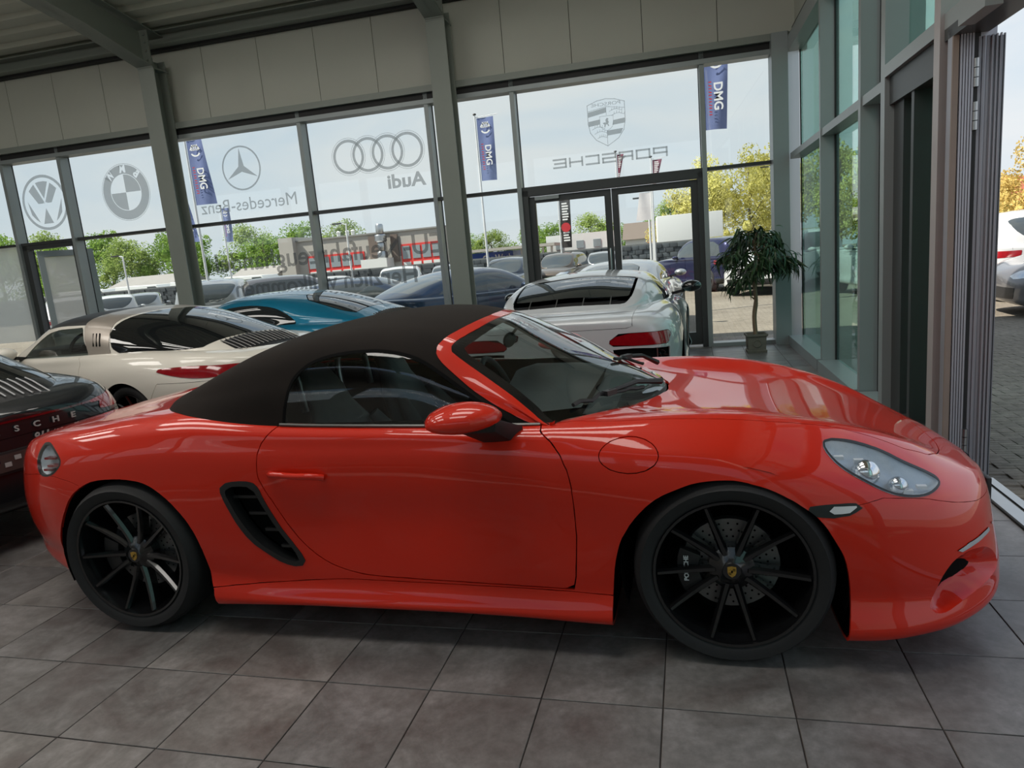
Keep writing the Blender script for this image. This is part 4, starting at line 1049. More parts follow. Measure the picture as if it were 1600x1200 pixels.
SPR8 = dict(bx=R8X, bl=R8L, gx=R8GX, gl=R8G, arches=AR8, wb=2.45, yf=.80, yr=.80, R=.345, style='twin5', nr=45, nx=110, gr=33, gn=70,
 cuts=[('door', 'paint', lambda P, U: np.maximum(gx(R8D)(P, U), (U[:, 1] - 7.0) * .1), .003, ''),
  ('tail_light', 'red', gyz([(.405, .735), (.45, .70), (.86, .70), (.885, .77), (.86, .80), (.50, .80)], rr_), .002, 'o'),
  ('lamp_edge', 'lamp', gyz([(.43, .692), (.86, .682), (.87, .697), (.45, .697)], rr_), .0, 'o'),
  ('rear_outlet', 'black', gyz([(.44, .685), (.87, .67), (.87, .52), (.48, .54)], rr_), .002, 'i'),
  ('boot_lid', 'paint', lambda P, U: np.maximum(np.maximum(np.abs(P[:, 1]) - .60, P[:, 0] + .12), .84 - P[:, 2]), .002, 'b'),
  ('diffuser', 'black', gyz([(-.1, .05), (.70, .05), (.74, .36), (-.1, .36)], lambda P: P[:, 0] + .55), 0, 'b')],
 gcuts=[('windshield', 'glass', lambda P, U: np.maximum(1.60 - P[:, 0], (2.02 - U[:, 1]) * .1), .0, 'b'),
  ('side_window', 'glass', gx([(.58, .93), (.72, 1.09), (.95, 1.145), (1.30, 1.135), (1.50, 1.09), (1.72, .98), (1.86, .90), (1.86, .88), (.9, .925)]), 0, ''),
  ('rear_vents', 'black', lambda P, U: np.maximum(np.maximum(-.22 - P[:, 0], P[:, 0] + .08), (2.25 - U[:, 1]) * .1), 0, 'bi'),
  ('rear_window', 'glass', lambda P, U: np.maximum(np.maximum(-.075 - P[:, 0], P[:, 0] - .50), (2.28 - U[:, 1]) * .12), .006, 'b')])
RC = make_car('r8', SPR8, 'sports_car', {'paint': P_R8}, rim=M_RIMBLK)
mirrors(RC, 1.62, 1.0, .98, M_GLOSSBLK)
for y in (-.36, -.12, .12, .36):
    g = Geo(); g.bar((-.21, y, .978), (-.085, y, 1.045), .008, .008); g.obj('vent_rib', M_ALU, RC)
for e_ in (-1, 1):
    for k in range(6):
        for q in range(3):
            g = Geo(); c_ = (-.735 + .0, e_ * (.54 + .055 * k + .027 * (q % 2)), .565 + .035 * q)
            pl = [(c_[1] + .024 * math.cos(a), c_[2] + .018 * math.sin(a)) for a in np.linspace(0, 2 * PI, 6, endpoint=False)]
            pts = [(-.742, a, b) for a, b in pl]; g.tube(pts + pts[:1], .0028, 4, False)
            g.obj('mesh_cell', M_GLOSSBLK, RC)
    for y in (.70, .78):
        g = Geo(); g.bar((-.752, e_ * y, .54), (-.752, e_ * y, .67), .008, .006, (1, 0, 0)); g.obj('outlet_strut', M_ALU, RC)
V, F = text_mesh('R8', .07, .003, shear=.3, bold=.002)
mesh_obj('model_badge', [(-.80 - v.z, .36 - v.x, .80 + v.y) for v in V], F, M_CHROME, RC)
for k, (y, z) in enumerate(((.09, .86), (.03, .86), (-.03, .86), (-.09, .86))):
    g = Geo(); g.tube([(-.800, y + .040 * math.cos(2 * PI * q / 18), .80 + .040 * math.sin(2 * PI * q / 18)) for q in range(19)], .005, 5, False); g.obj('ring_badge', M_CHROME, RC, True)
put(RC, 1.52, 4.15, 88.5, 'pale silver mid-engined coupe seen from behind, in front of the glass double door')

# ================================================================== the hall: glass facades, frame, roof
ALU_GREY = plain('frame_grey_alu', (0.30, 0.335, 0.335, 1), 0.38, 0.25, var=.05, scale=3)
ALU_DARK = plain('frame_dark_alu', (0.055, 0.06, 0.06, 1), 0.4, 0.3, var=.06, scale=3)
STEEL = plain('painted_steel', (0.25, 0.275, 0.245, 1), 0.45, 0.1, var=.08, scale=2, bump=.05)
PANEL = plain('sandwich_panel', (0.53, 0.54, 0.475, 1), 0.55, 0.0, var=.06, scale=1.2, bump=.03)
SHEET = plain('roof_sheet', (0.62, 0.63, 0.54, 1), 0.5, 0.1, var=.08, scale=1.5)
RUBBER = plain('black_gasket', (0.008, 0.008, 0.008, 1), 0.6, var=.2)
DARKWALL = plain('inner_wall', (0.36, 0.35, 0.33, 1), 0.8, var=.1, scale=.6, bump=.05)
GL_BACK = glass('facade_glass', (0.93, 0.95, 0.94, 1), .9, 0, 1.45)
GL_SIDE = glass('facade_glass_green', (0.66, 0.86, 0.80, 1), .9, 0, 1.45)
ang = 0.033852
KX, KY = 3.70, 7.80
def bw(u, off, z):
    """point on the rear facade: u metres left of the corner, off metres into the hall"""
    return (KX - u * math.cos(ang) + off * math.sin(ang), KY - u * math.sin(ang) - off * math.cos(ang), z)
def bwbox(g, u0, u1, o0, o1, z0, z1):
    P = [bw(u0, o0, z0), bw(u0, o1, z0), bw(u1, o1, z0), bw(u1, o0, z0)]
    return g.hexa(P + [(a, b, z1) for a, b, c in P])
def bwobj(name, m, boxes, parent=None, kind='structure'):
    g = Geo()
    for b in boxes: bwbox(g, *b)
    o = g.obj(name, m, parent)
    if kind and parent is None: o['kind'] = kind
    return o
# ---- wall above the glass: separate panels with recessed joints
wb = bwobj('wall_back', PANEL, [(-.4, 16, -.28, -.16, 3.70, 5.35)])
js = [-.25, .68, 1.62, 2.56, 3.485, 4.41, 5.34, 6.24, 7.15, 8.07, 8.97, 9.87, 10.77, 11.66, 12.55, 13.45, 14.35, 15.25]
for a, b in zip(js[:-1], js[1:]): bwobj('wall_panel', PANEL, [(a + .004, b - .004, -.16, -.10, 3.86, 5.20)], wb)
bwobj('joint_backing', RUBBER, [(-.25, 15.2, -.165, -.155, 3.86, 5.2)], wb)
bwobj('trim_1', STEEL, [(-.1, 15.5, -.10, .06, 3.80, 3.885)])
bwobj('trim_2', RUBBER, [(-.1, 15.5, -.10, .0, 3.715, 3.80)])
bwobj('trim_3', ALU_GREY, [(-.1, 15.5, -.18, .02, 3.655, 3.715)])
# eave channel
eb = bwobj('eave_beam', STEEL, [(-.1, 15.5, .0, .16, 4.97, 4.985), (-.1, 15.5, -.02, .0, 4.985, 5.16), (-.1, 15.5, .0, .16, 5.15, 5.165)])
bwobj('trim_4', RUBBER, [(-.1, 15.5, -.1, .0, 4.93, 4.975)])
# ---- mullions and transoms of window bays
wins = [(0.05, .87), (.93, 3.37), (3.43, 4.60), (4.66, 6.57), (6.64, 8.78), (8.86, 10.82), (10.90, 11.95), (12.02, 14.2)]
def post(u, w=.06, d0=-.18, d1=.0, z0=.0, z1=3.80, m=None):
    return bwobj('facade_post', m or ALU_GREY, [(u - w / 2, u + w / 2, d0, d1, z0, z1)])
for i, u in enumerate((0.90, 3.40, 4.63, 6.605, 8.82, 10.86, 11.985, 14.25)):
    p_ = post(u)
    bwobj('glazing_bead', RUBBER, [(u - .04, u + .04, -.19, -.18, 0, 3.66)], p_)
post(-.02, .12, -.18, .02)
for k, (a, b) in enumerate(wins):
    w_ = bwobj('window_%d' % (k + 1), GL_BACK, [(a, b, -.166, -.160, 2.385, 3.66)])
    w_['label'] = 'upper glass pane of the rear facade'
    bwobj('window_frame', ALU_DARK, [(a, b, -.18, -.04, 2.34, 2.385)], w_)
    if k not in (1, 6):
        bwobj('lower_pane', GL_BACK, [(a, b, -.166, -.160, .10, 2.34)], w_)
        bwobj('window_sill', ALU_GREY, [(a, b, -.18, .03, .0, .10 if k else .05)], w_)
# ---- double door between posts .93 and 3.37
d = bwobj('door_1', ALU_DARK, [(.93, 1.0, -.18, -.03, 0, 2.34), (3.29, 3.37, -.18, -.03, 0, 2.34), (.93, 3.37, -.18, -.03, 2.26, 2.34)])
for (a, b, top, bot) in ((1.0, 2.14, 2.25, .03), (2.15, 3.29, 2.25, .03)):
    lf = bwobj('door_leaf', ALU_DARK, [(a, a + .085, -.17, -.09, bot, top), (b - .085, b, -.17, -.09, bot, top), (a + .085, b - .085, -.17, -.09, top - .085, top), (a + .085, b - .085, -.17, -.09, bot, bot + .17)], d)
    bwobj('door_pane', GL_BACK, [(a + .085, b - .085, -.135, -.129, bot + .17, top - .085)], lf)
    bwobj('door_gasket', RUBBER, [(a + .080, a + .087, -.09, -.086, bot + .165, top - .08), (b - .087, b - .080, -.09, -.086, bot + .165, top - .08), (a + .08, b - .08, -.09, -.086, top - .087, top - .08)], lf)
bwobj('door_closer', ALU_GREY, [(2.86, 3.20, -.09, -.04, 2.195, 2.245)], d)
bwobj('closer_arm', ALU_DARK, [(2.70, 3.20, -.085, -.07, 2.165, 2.180)], d)
g = Geo(); g.tube([bw(2.19, -.04, .95), bw(2.19, -.02, 1.0), bw(2.19, -.02, 1.4), bw(2.19, -.04, 1.45)], .012, 8); g.obj('door_handle', M_ALU, d, True)
# ---- open side door far left
d2 = bwobj('door_2', ALU_DARK, [(10.90, 10.96, -.18, -.05, 0, 2.34), (11.86, 11.95, -.18, -.05, 0, 2.34), (10.90, 11.95, -.18, -.05, 2.27, 2.34)])
def leaf2(g, a0, a1, z0, z1, t=.05):
    hx, hy, _ = bw(11.84, -.20, 0); dx, dy = math.cos(math.radians(58)), math.sin(math.radians(58)); nx, ny = -dy * t / 2, dx * t / 2
    P = [(hx + dx * a0 - nx, hy + dy * a0 - ny), (hx + dx * a1 - nx, hy + dy * a1 - ny), (hx + dx * a1 + nx, hy + dy * a1 + ny), (hx + dx * a0 + nx, hy + dy * a0 + ny)]
    return g.hexa([(x, y, z0) for x, y in P] + [(x, y, z1) for x, y in P])
g = Geo()
for b in ((0, .09, .03, 2.25), (.75, .84, .03, 2.25), (.09, .75, 2.15, 2.25), (.09, .75, .03, .2)): leaf2(g, *b)
lf = g.obj('door_leaf', ALU_GREY, d2)
g = Geo(); leaf2(g, .09, .75, .2, 2.15, .01); g.obj('door_pane', film('frosted_pane', (.75, .75, .70, 1), .72), lf)
# pale roller screen standing in the leftmost bay
sc = bwobj('roller_blind', film('pale_screen', (.93, .96, .94, 1), .55), [(12.02, 14.2, -.05, -.02, .75, 2.34)], None, None)
tag(sc, 'pale grey-green blind panel behind the left end of the rear facade', 'blind')
# ---- steel columns with rafters
def icol(uc, z1, name='column'):
    w, dd, t = .26, .26, .016
    o0 = .06
    c = bwobj(name, STEEL, [(uc - w / 2, uc + w / 2, o0 + dd, o0 + dd + t, 0, z1), (uc - w / 2, uc + w / 2, o0, o0 + t, 0, z1), (uc - .006, uc + .006, o0, o0 + dd, 0, z1)])
    return c
for uc in (4.28, 8.72, 13.2):
    c = icol(uc, 4.75)
    # haunched rafter running back over the hall
    def rp(o, z): return bw(uc, o, z)
    g = Geo(); W2 = .13
    bot = [(.30, 4.62), (1.5, 4.88), (3.0, 5.10), (11.5, 6.25)]; top = [(.0, 5.10), (1.5, 5.31), (3.0, 5.52), (11.5, 6.68)]
    def strip(g, line, w, th):
        for (a, za), (b, zb) in zip(line[:-1], line[1:]):
            P = [bw(uc - w, a, za), bw(uc + w, a, za), bw(uc + w, b, zb), bw(uc - w, b, zb)]
            g.hexa([P[0], P[1], P[2], P[3]] + [(p[0], p[1], p[2] + th) for p in P])
    strip(g, bot, W2, .018); strip(g, top, W2, .018)
    for k in range(3):
        (a, za), (b, zb) = bot[k], bot[k + 1]; (a2, ta), (b2, tb) = top[k], top[k + 1]
        P = [bw(uc - .005, a, za), bw(uc + .005, a, za), bw(uc + .005, b, zb), bw(uc - .005, b, zb)]
        g.hexa(P + [bw(uc - .005, a, ta), bw(uc + .005, a, ta), bw(uc + .005, b, tb), bw(uc - .005, b, tb)])
    r_ = g.obj('rafter', STEEL); r_['kind'] = 'structure'
    bwobj('end_plate', STEEL, [(uc - .13, uc + .13, .0, .34, 4.60, 4.62), (uc - .13, uc + .13, .335, .355, 4.62, 5.12)], r_)
    g = Geo()
    for zz in (4.72, 4.84, 4.96, 5.06):
        for du in (-.08, .08): g.box(bw(uc + du, .362, zz), (.03, .03, .03))
    b_ = g.obj('bolts', STEEL, r_); b_['kind'] = 'stuff'
# ---- roof: trapezoid sheet, ribs parallel to the facade
V = []; F = []; o = -.2; pr = []
while o < 11.6:
    for do, dz in ((0, 0), (.16, 0), (.20, .055), (.30, .055)): pr.append((o + do, dz))
    o += .34
for o, dz in pr:
    z = 5.17 + .132 * (o + .2) + dz
    V.append(bw(-.6, o, z)); V.append(bw(16.0, o, z))
for k in range(len(pr) - 1): F.append((2 * k, 2 * k + 1, 2 * k + 3, 2 * k + 2))
V2 = [(x, y, z + .12) for x, y, z in V]; n = len(V)
c = mesh_obj('ceiling', V + V2, F + [tuple(i + n for i in reversed(f)) for f in F], SHEET); c['kind'] = 'structure'
# ---- closed walls where the hall is out of view
g = Geo(); g.box((-12.6, 1.8, 3.3), (.2, 13, 6.8)); w_ = g.obj('wall_left', DARKWALL); w_['kind'] = 'structure'
g = Geo(); g.box((-4.2, -4.55, 1.3), (17.0, .2, 2.6)); g.box((-4.2, -4.55, 5.7), (17.0, .2, 2.6))
for k in range(7): g.box((-12.5 + 2.8 * k, -4.55, 3.5), (.2, .2, 1.8))
w_ = g.obj('wall_front', DARKWALL); w_['kind'] = 'structure'
for k in range(6):
    g = Geo(); g.box((-11.1 + 2.8 * k, -4.55, 3.5), (2.58, .01, 1.78)); q_ = g.obj('clerestory_pane', GL_BACK, w_)
# ---- right facade: frame line rw(Y, inset, z)
bph = 0.010368
def rw(y, o, z): return (3.82 + (7.8 - y) * math.sin(bph) + .0 - o, y, z)
def rwbox(g, y0, y1, o0, o1, z0, z1):
    P = [rw(y0, o0, z0), rw(y0, o1, z0), rw(y1, o1, z0), rw(y1, o0, z0)]
    return g.hexa(P + [(a, b, z1) for a, b, c in P])
def rwobj(name, m, boxes, parent=None, kind='structure'):
    g = Geo()
    for b in boxes: rwbox(g, *b)
    o = g.obj(name, m, parent)
    if kind and parent is None: o['kind'] = kind
    return o
# corner post
g = Geo(); g.hexa([(3.63, 7.62, 0), (3.82, 7.62, 0), (4.0, 7.98, 0), (3.63, 7.98, 0), (3.63, 7.62, 3.86), (3.82, 7.62, 3.86), (4.0, 7.98, 3.86), (3.63, 7.98, 3.86)]); o = g.obj('corner_post', ALU_GREY); o['kind'] = 'structure'
wr = rwobj('wall_right', PANEL, [(-4.6, 7.9, -.20, -.12, 3.70, 6.9)])
rwobj('trim_5', ALU_GREY, [(1.9, 7.65, -.17, .0, 3.62, 3.80)])
rwobj('trim_6', RUBBER, [(1.9, 7.65, -.12, -.05, 3.80, 3.9)])
# posts
def rpost(y, w, d, z1=3.62, z0=0, o=.0, m=None, name='facade_post'): return rwobj(name, m or ALU_GREY, [(y - w / 2, y + w / 2, -d, o, z0, z1)])
rpost(5.66, .06, .17); rpost(4.10, .07, .17)
pb = rpost(3.46, .10, .24, 3.62, 0, .0)
rpost(2.95, .05, .17, 2.40, 0, -.04, ALU_DARK)
rpost(2.36, .09, .20, 3.62, 0, .02, plain('frame_warm_alu', (0.42, 0.39, 0.38, 1), 0.4, 0.25, var=.05))
for k, (a, b) in enumerate(((7.62, 5.69), (5.63, 4.14), (4.05, 3.52))):
    w_ = rwobj('window_%d' % (k + 9), GL_SIDE, [(b, a, -.150, -.144, 2.42, 3.62)]) ; w_['label'] = 'green-tinted side facade pane'
    rwobj('window_frame', ALU_GREY, [(b, a, -.165, -.01, 2.35, 2.42)], w_)
    rwobj('lower_pane', GL_SIDE, [(b, a, -.150, -.144, .12, 2.35)], w_)
    rwobj('window_sill', ALU_GREY, [(b, a, -.165, .04, .0, .12)], w_)
    rwobj('glazing_bead', RUBBER, [(a - .014, a, -.144, -.128, .12, 3.62)], w_)
w_ = rwobj('window_12', GL_SIDE, [(2.40, 3.41, -.150, -.144, 2.50, 3.62)])
rwobj('window_frame', ALU_GREY, [(-1.5, 3.41, -.165, .0, 2.42, 2.50)], w_)
rwobj('door_header', ALU_DARK, [(2.40, 3.41, -.165, -.03, 2.24, 2.42)], w_)
rwobj('lower_pane', GL_SIDE, [(2.40, 3.41, -.150, -.144, .14, 2.24)], w_)
rwobj('inner_stile', ALU_DARK, [(3.20, 3.41, -.165, -.06, 0, 2.24), (2.40, 3.2, -.165, -.06, 0, .14)], w_)
w_ = rwobj('window_13', GL_SIDE, [(-1.5, 2.31, -.150, -.144, 2.50, 3.62)])
rwobj('trim_7', ALU_DARK, [(-1.5, 2.31, -.165, .0, 2.36, 2.42)])
for k, (a, b) in enumerate(((-4.4, -2.6), (-2.5, -.7))):
    w_ = rwobj('window_%d' % (k + 14), GL_SIDE, [(a, b, -.150, -.144, 2.42, 3.62)])
    rwobj('lower_pane', GL_SIDE, [(a, b, -.150, -.144, .12, 2.35)], w_)
    rwobj('window_frame', ALU_GREY, [(a, b, -.165, -.01, 2.35, 2.42), (a, b, -.165, .04, 0, .12), (b, b + .08, -.165, 0, 0, 3.62)], w_)
# opened outer door leaf: grooved edge profile with three hinges
d3 = empty('door_3', rw(2.20, -.16, 0), 0); d3['kind'] = 'structure'
la = math.radians(76)
def lp(a, n_, z):    # a along the leaf outwards, n_ across
    return (math.cos(la) * a - math.sin(la) * n_, math.sin(la) * a + math.cos(la) * n_, z)
def lbox(g, a0, a1, n0, n1, z0, z1):
    P = [lp(a0, n0, z0), lp(a1, n0, z0), lp(a1, n1, z0), lp(a0, n1, z0)]
    return g.hexa(P + [(x, y, z1) for x, y, z in P])
def lobj(name, m, bs, parent=d3):
    g = Geo()
    for b in bs: lbox(g, *b)
    return g.obj(name, m, parent)
GROOVE = plain('door_edge_profile', (0.34, 0.345, 0.38, 1), 0.35, 0.4, var=.05)
lobj('leaf_frame', GROOVE, [(0, .09, -.065, -.010, .02, 2.33), (.83, .92, -.065, -.01, .02, 2.33), (.09, .83, -.065, -.01, 2.24, 2.33), (.09, .83, -.065, -.01, .02, .2)])
lobj('leaf_pane', GL_SIDE, [(.09, .83, -.04, -.034, .2, 2.24)])
for k, (n0, n1, dd) in enumerate(((-.075, -.066, .012), (-.058, -.050, -.012), (-.042, -.034, -.012), (-.024, -.016, -.012), (-.008, .004, .0), (.012, .022, -.01), (.030, .040, -.012), (.046, .056, -.006))):
    lobj('edge_rib', GROOVE, [(dd - .004, .03, n0, n1, .02, 2.34)])
lobj('edge_gasket', RUBBER, [(.004, .02, -.07, .06, .02, 2.33)])
jb = rwobj('jamb', GROOVE, [(2.20, 2.26, -.20, .0, 0, 2.40)])
rwobj('jamb_edge', plain('warm_edge', (0.24, 0.19, 0.155, 1), .5, var=.1), [(2.185, 2.20, -.027, .0, 0, 2.38)], jb)
for o_ in (-.033, -.046, -.059, -.072, -.085): rwobj('jamb_rib', GROOVE, [(2.182, 2.20, o_ - .009, o_, 0, 2.38)], jb)
rwobj('jamb_recess', RUBBER, [(2.194, 2.20, -.126, -.093, 0, 2.38)], jb)
for z in (2.17, 1.96, .235):
    hg = Geo()
    for q in range(3): hg.lathe([(.0001, q * .047), (.014, q * .047), (.014, q * .047 + .043), (.0001, q * .047 + .043)], 12, (-.053, -.016, z - .07))
    hh = hg.obj('hinge', M_ALU, d3, True, 40)
cl = rwobj('door_closer', ALU_GREY, [(1.62, 1.92, .0, .07, 2.34, 2.40)], None, None); tag(cl, 'grey box door closer on the lintel above the open doorway', 'door closer')
rwobj('trim_9', M_ALU, [(-1.4, 2.2, -.19, -.12, .0, .018), (-1.4, 2.2, -.26, -.215, .0, .012)])
# ---- panels added under the roof as fill light (out of frame; they light the room and show as reflections)
ROWN = {-0.9: 'front', 1.6: 'middle', 4.1: 'rear'}; COLN = {-8.0: 'left', -3.6: 'central', .8: 'right'}
for (x, y) in FILL_LIGHTS:
    r = empty('fill_panel', (x, y, 5.76), 0, 'long fill light panel added under the roof, %s row, %s one' % (ROWN[y], COLN[x]), 'lamp', 'added fill light panels')
    g = Geo(); g.box((0, 0, .02), (2.9, 1.2, .05)); g.obj('fill_housing', ALU_GREY, r)
    for e_ in (-1.2, 1.2):
        g = Geo(); g.tube([(e_, 0, .04), (e_, 0, 5.17 + .132 * (7.8 - y) - 5.76)], .008, 6); g.obj('hanger', M_ALU, r)

# ================================================================== tiled floor (0.4 m tiles), each tile its own part
def tile_mat():
    m, nt = newmat('floor_tile')
    b = principled(nt, (0.1, 0.1, 0.1, 1), 0.36, spec=.5)
    ge = nt.nodes.new('ShaderNodeNewGeometry')
    def vm(op, a=None, v=None):
        n = nt.nodes.new('ShaderNodeVectorMath'); n.operation = op
        if a is not None: nt.links.new(a, n.inputs[0])
        if v is not None: n.inputs[1].default_value = v
        return n
    dv = vm('DIVIDE', ge.outputs['Position'], (.4, .4, 100)); ad = vm('ADD', dv.outputs[0], (.5 * 0, 0, 50)); fl = vm('FLOOR', ad.outputs[0])
    wnn = nt.nodes.new('ShaderNodeTexWhiteNoise'); wnn.noise_dimensions = '3D'; nt.links.new(fl.outputs[0], wnn.inputs['Vector'])
    off = vm('SCALE', wnn.outputs['Color']); off.inputs['Scale'].default_value = 30
    pos = vm('ADD', ge.outputs['Position']); nt.links.new(off.outputs[0], pos.inputs[1])
    st = vm('MULTIPLY', pos.outputs[0], (1.0, 1.0, 1.0))
    n1 = noise(nt, 2.6, 6, .62, vec=st.outputs[0], dist=1.2); n2 = noise(nt, 28, 4, .7, vec=st.outputs[0])
    r = nt.nodes.new('ShaderNodeValToRGB'); r.color_ramp.elements[0].position = .34; r.color_ramp.elements[1].position = .68
    r.color_ramp.elements[0].color = (0.125, 0.108, 0.102, 1); r.color_ramp.elements[1].color = (0.250, 0.238, 0.232, 1)
    e = r.color_ramp.elements.new(.5); e.color = (0.175, 0.166, 0.158, 1)
    nt.links.new(n1.outputs['Fac'], r.inputs[0])
    mx = nt.nodes.new('ShaderNodeMix'); mx.data_type = 'RGBA'; mx.blend_type = 'MULTIPLY'
    r2 = nt.nodes.new('ShaderNodeValToRGB'); r2.color_ramp.elements[0].position = .35; r2.color_ramp.elements[1].position = .7
    r2.color_ramp.elements[0].color = (.80, .80, .80, 1); r2.color_ramp.elements[1].color = (1.15, 1.15, 1.15, 1)
    nt.links.new(n2.outputs['Fac'], r2.inputs[0]); mx.inputs['Factor'].default_value = 1
    nt.links.new(r.outputs[0], mx.inputs['A']); nt.links.new(r2.outputs[0], mx.inputs['B'])
    sp_ = nt.nodes.new('ShaderNodeMix'); sp_.data_type = 'RGBA'; sp_.blend_type = 'MULTIPLY'; sp_.inputs['Factor'].default_value = 1
    r3 = nt.nodes.new('ShaderNodeValToRGB'); r3.color_ramp.elements[0].color = (.88, .88, .9, 1); r3.color_ramp.elements[1].color = (1.10, 1.07, 1.05, 1)
    nt.links.new(wnn.outputs['Value'], r3.inputs[0]); nt.links.new(mx.outputs['Result'], sp_.inputs['A']); nt.links.new(r3.outputs[0], sp_.inputs['B'])
    nt.links.new(sp_.outputs['Result'], b.inputs['Base Color'])
    rr = nt.nodes.new('ShaderNodeMapRange'); rr.inputs['To Min'].default_value = .30; rr.inputs['To Max'].default_value = .46
    nt.links.new(n2.outputs['Fac'], rr.inputs['Value']); nt.links.new(rr.outputs[0], b.inputs['Roughness'])
    bp = nt.nodes.new('ShaderNodeBump'); bp.inputs['Strength'].default_value = .08; bp.inputs['Distance'].default_value = .001
    nt.links.new(n2.outputs['Fac'], bp.inputs['Height']); nt.links.new(bp.outputs[0], b.inputs['Normal'])
    out(nt, b.outputs[0]); return m
TILE = tile_mat()
GROUT = plain('grout', (0.035, 0.028, 0.025, 1), 0.9, var=.2, scale=6)
g = Geo(); g.hexa([(-12.6, -4.6, -.2), (4.1, -4.6, -.2), (3.97, 7.9, -.2), (-12.6, 7.1, -.2), (-12.6, -4.6, -.004), (4.1, -4.6, -.004), (3.97, 7.9, -.004), (-12.6, 7.1, -.004)])
fl = g.obj('floor', GROUT); fl['kind'] = 'structure'
def tile_geo(x0, y0, x1, y1, g):
    s = .0022; bv = .0015
    x0 += s; y0 += s; x1 -= s; y1 -= s
    V = [(x0, y0, -.006), (x1, y0, -.006), (x1, y1, -.006), (x0, y1, -.006), (x0, y0, -bv), (x1, y0, -bv), (x1, y1, -bv), (x0, y1, -bv), (x0 + bv, y0 + bv, 0), (x1 - bv, y0 + bv, 0), (x1 - bv, y1 - bv, 0), (x0 + bv, y1 - bv, 0)]
    g.add(V, [(0, 1, 5, 4), (1, 2, 6, 5), (2, 3, 7, 6), (3, 0, 4, 7), (4, 5, 9, 8), (5, 6, 10, 9), (6, 7, 11, 10), (7, 4, 8, 11), (8, 9, 10, 11)])
g = Geo(); tile_geo(-.2, -.2, .2, .2, g); proto = None
rest = Geo(); cnt = 0; cand = []
for i in range(-31, 10):
    for j in range(-11, 20):
        cx, cy = (i + .5) * .4, (j + .5) * .4
        if cx > 4.0 or (j == 19 and cx < 0): continue
        cand.append((math.hypot(cx - CP[0] + .1, cy - CP[1]), cx, cy))
def in_view(x, y):
    d = (x - CP[0], y - CP[1], -CP[2]); w = sum(RM[2][k] * d[k] for k in range(3))
    if w < .3: return False
    u = 800 + 1077.23 * sum(RM[0][k] * d[k] for k in range(3)) / w; v = 600 + 1077.23 * sum(RM[1][k] * d[k] for k in range(3)) / w
    return -60 < u < 1660 and v < 1260
hid = lambda x, y: (-.3 < x < 3.0 and .75 < y < 3.0) or (x < -1.2 and 1.2 < y < 6.6) or (-1.2 <= x < 2.4 and 2.4 < y < 7.6) or (x < -3.2 and y > .8)
cand.sort()
for d_, cx, cy in cand:
    x1 = min(cx + .2, 3.97 + (7.9 - cy) * .0104)
    if in_view(cx, cy) and not hid(cx, cy) and cnt < 298 and x1 >= cx + .199:
        if proto is None: proto = g.obj('tile', TILE, fl); proto.location = (cx, cy, 0)
        else:
            t = proto.copy(); COL.objects.link(t); t.parent = fl; t.location = (cx, cy, 0)
        cnt += 1
    else: tile_geo(cx - .2, cy - .2, x1, cy + .2, rest)
o = rest.obj('tile_field', TILE, fl); o['kind'] = 'stuff'
print('tiles', cnt)
# outdoor ground: concrete pavers
def paver_mat():
    m, nt = newmat('paver_concrete')
    b = principled(nt, (0.2, 0.2, 0.2, 1), 0.85, spec=.2)
    tcn = nt.nodes.new('ShaderNodeNewGeometry')
    n1 = noise(nt, .35, 5, .6, vec=tcn.outputs['Position']); n2 = noise(nt, 14, 4, .75, vec=tcn.outputs['Position'])
    br = nt.nodes.new('ShaderNodeTexBrick'); br.inputs['Scale'].default_value = 1.0; br.inputs['Brick Width'].default_value = .2; br.inputs['Row Height'].default_value = .1
    br.inputs['Mortar Size'].default_value = .004; br.inputs['Color1'].default_value = (.96, .95, .93, 1); br.inputs['Color2'].default_value = (.84, .83, .82, 1); br.inputs['Mortar'].default_value = (.5, .48, .44, 1)
    nt.links.new(tcn.outputs['Position'], br.inputs['Vector'])
    r = nt.nodes.new('ShaderNodeValToRGB'); r.color_ramp.elements[0].position = .3; r.color_ramp.elements[1].position = .72
    r.color_ramp.elements[0].color = (0.20, 0.175, 0.145, 1); r.color_ramp.elements[1].color = (0.33, 0.30, 0.25, 1)
    nt.links.new(n1.outputs['Fac'], r.inputs[0])
    r2 = nt.nodes.new('ShaderNodeValToRGB'); r2.color_ramp.elements[0].position = .3; r2.color_ramp.elements[1].position = .75
    r2.color_ramp.elements[0].color = (.66, .66, .66, 1); r2.color_ramp.elements[1].color = (1.2, 1.2, 1.2, 1)
    nt.links.new(n2.outputs['Fac'], r2.inputs[0])
    a = nt.nodes.new('ShaderNodeMix'); a.data_type = 'RGBA'; a.blend_type = 'MULTIPLY'; a.inputs['Factor'].default_value = 1
    nt.links.new(r.outputs[0], a.inputs['A']); nt.links.new(r2.outputs[0], a.inputs['B'])
    c = nt.nodes.new('ShaderNodeMix'); c.data_type = 'RGBA'; c.blend_type = 'MULTIPLY'; c.inputs['Factor'].default_value = 1
    nt.links.new(a.outputs['Result'], c.inputs['A']); nt.links.new(br.outputs['Color'], c.inputs['B'])
    nt.links.new(c.outputs['Result'], b.inputs['Base Color'])
    bp = nt.nodes.new('ShaderNodeBump'); bp.inputs['Strength'].default_value = .5; bp.inputs['Distance'].default_value = .004
    nt.links.new(n2.outputs['Fac'], bp.inputs['Height']); nt.links.new(bp.outputs[0], b.inputs['Normal'])
    out(nt, b.outputs[0]); return m, br
PAVER, _br = paver_mat()
def gz(x, y):
    """the yard falls gently away from the hall"""
    return -.05 - .010 * max(0, y - 8) - .004 * max(0, x - 5)
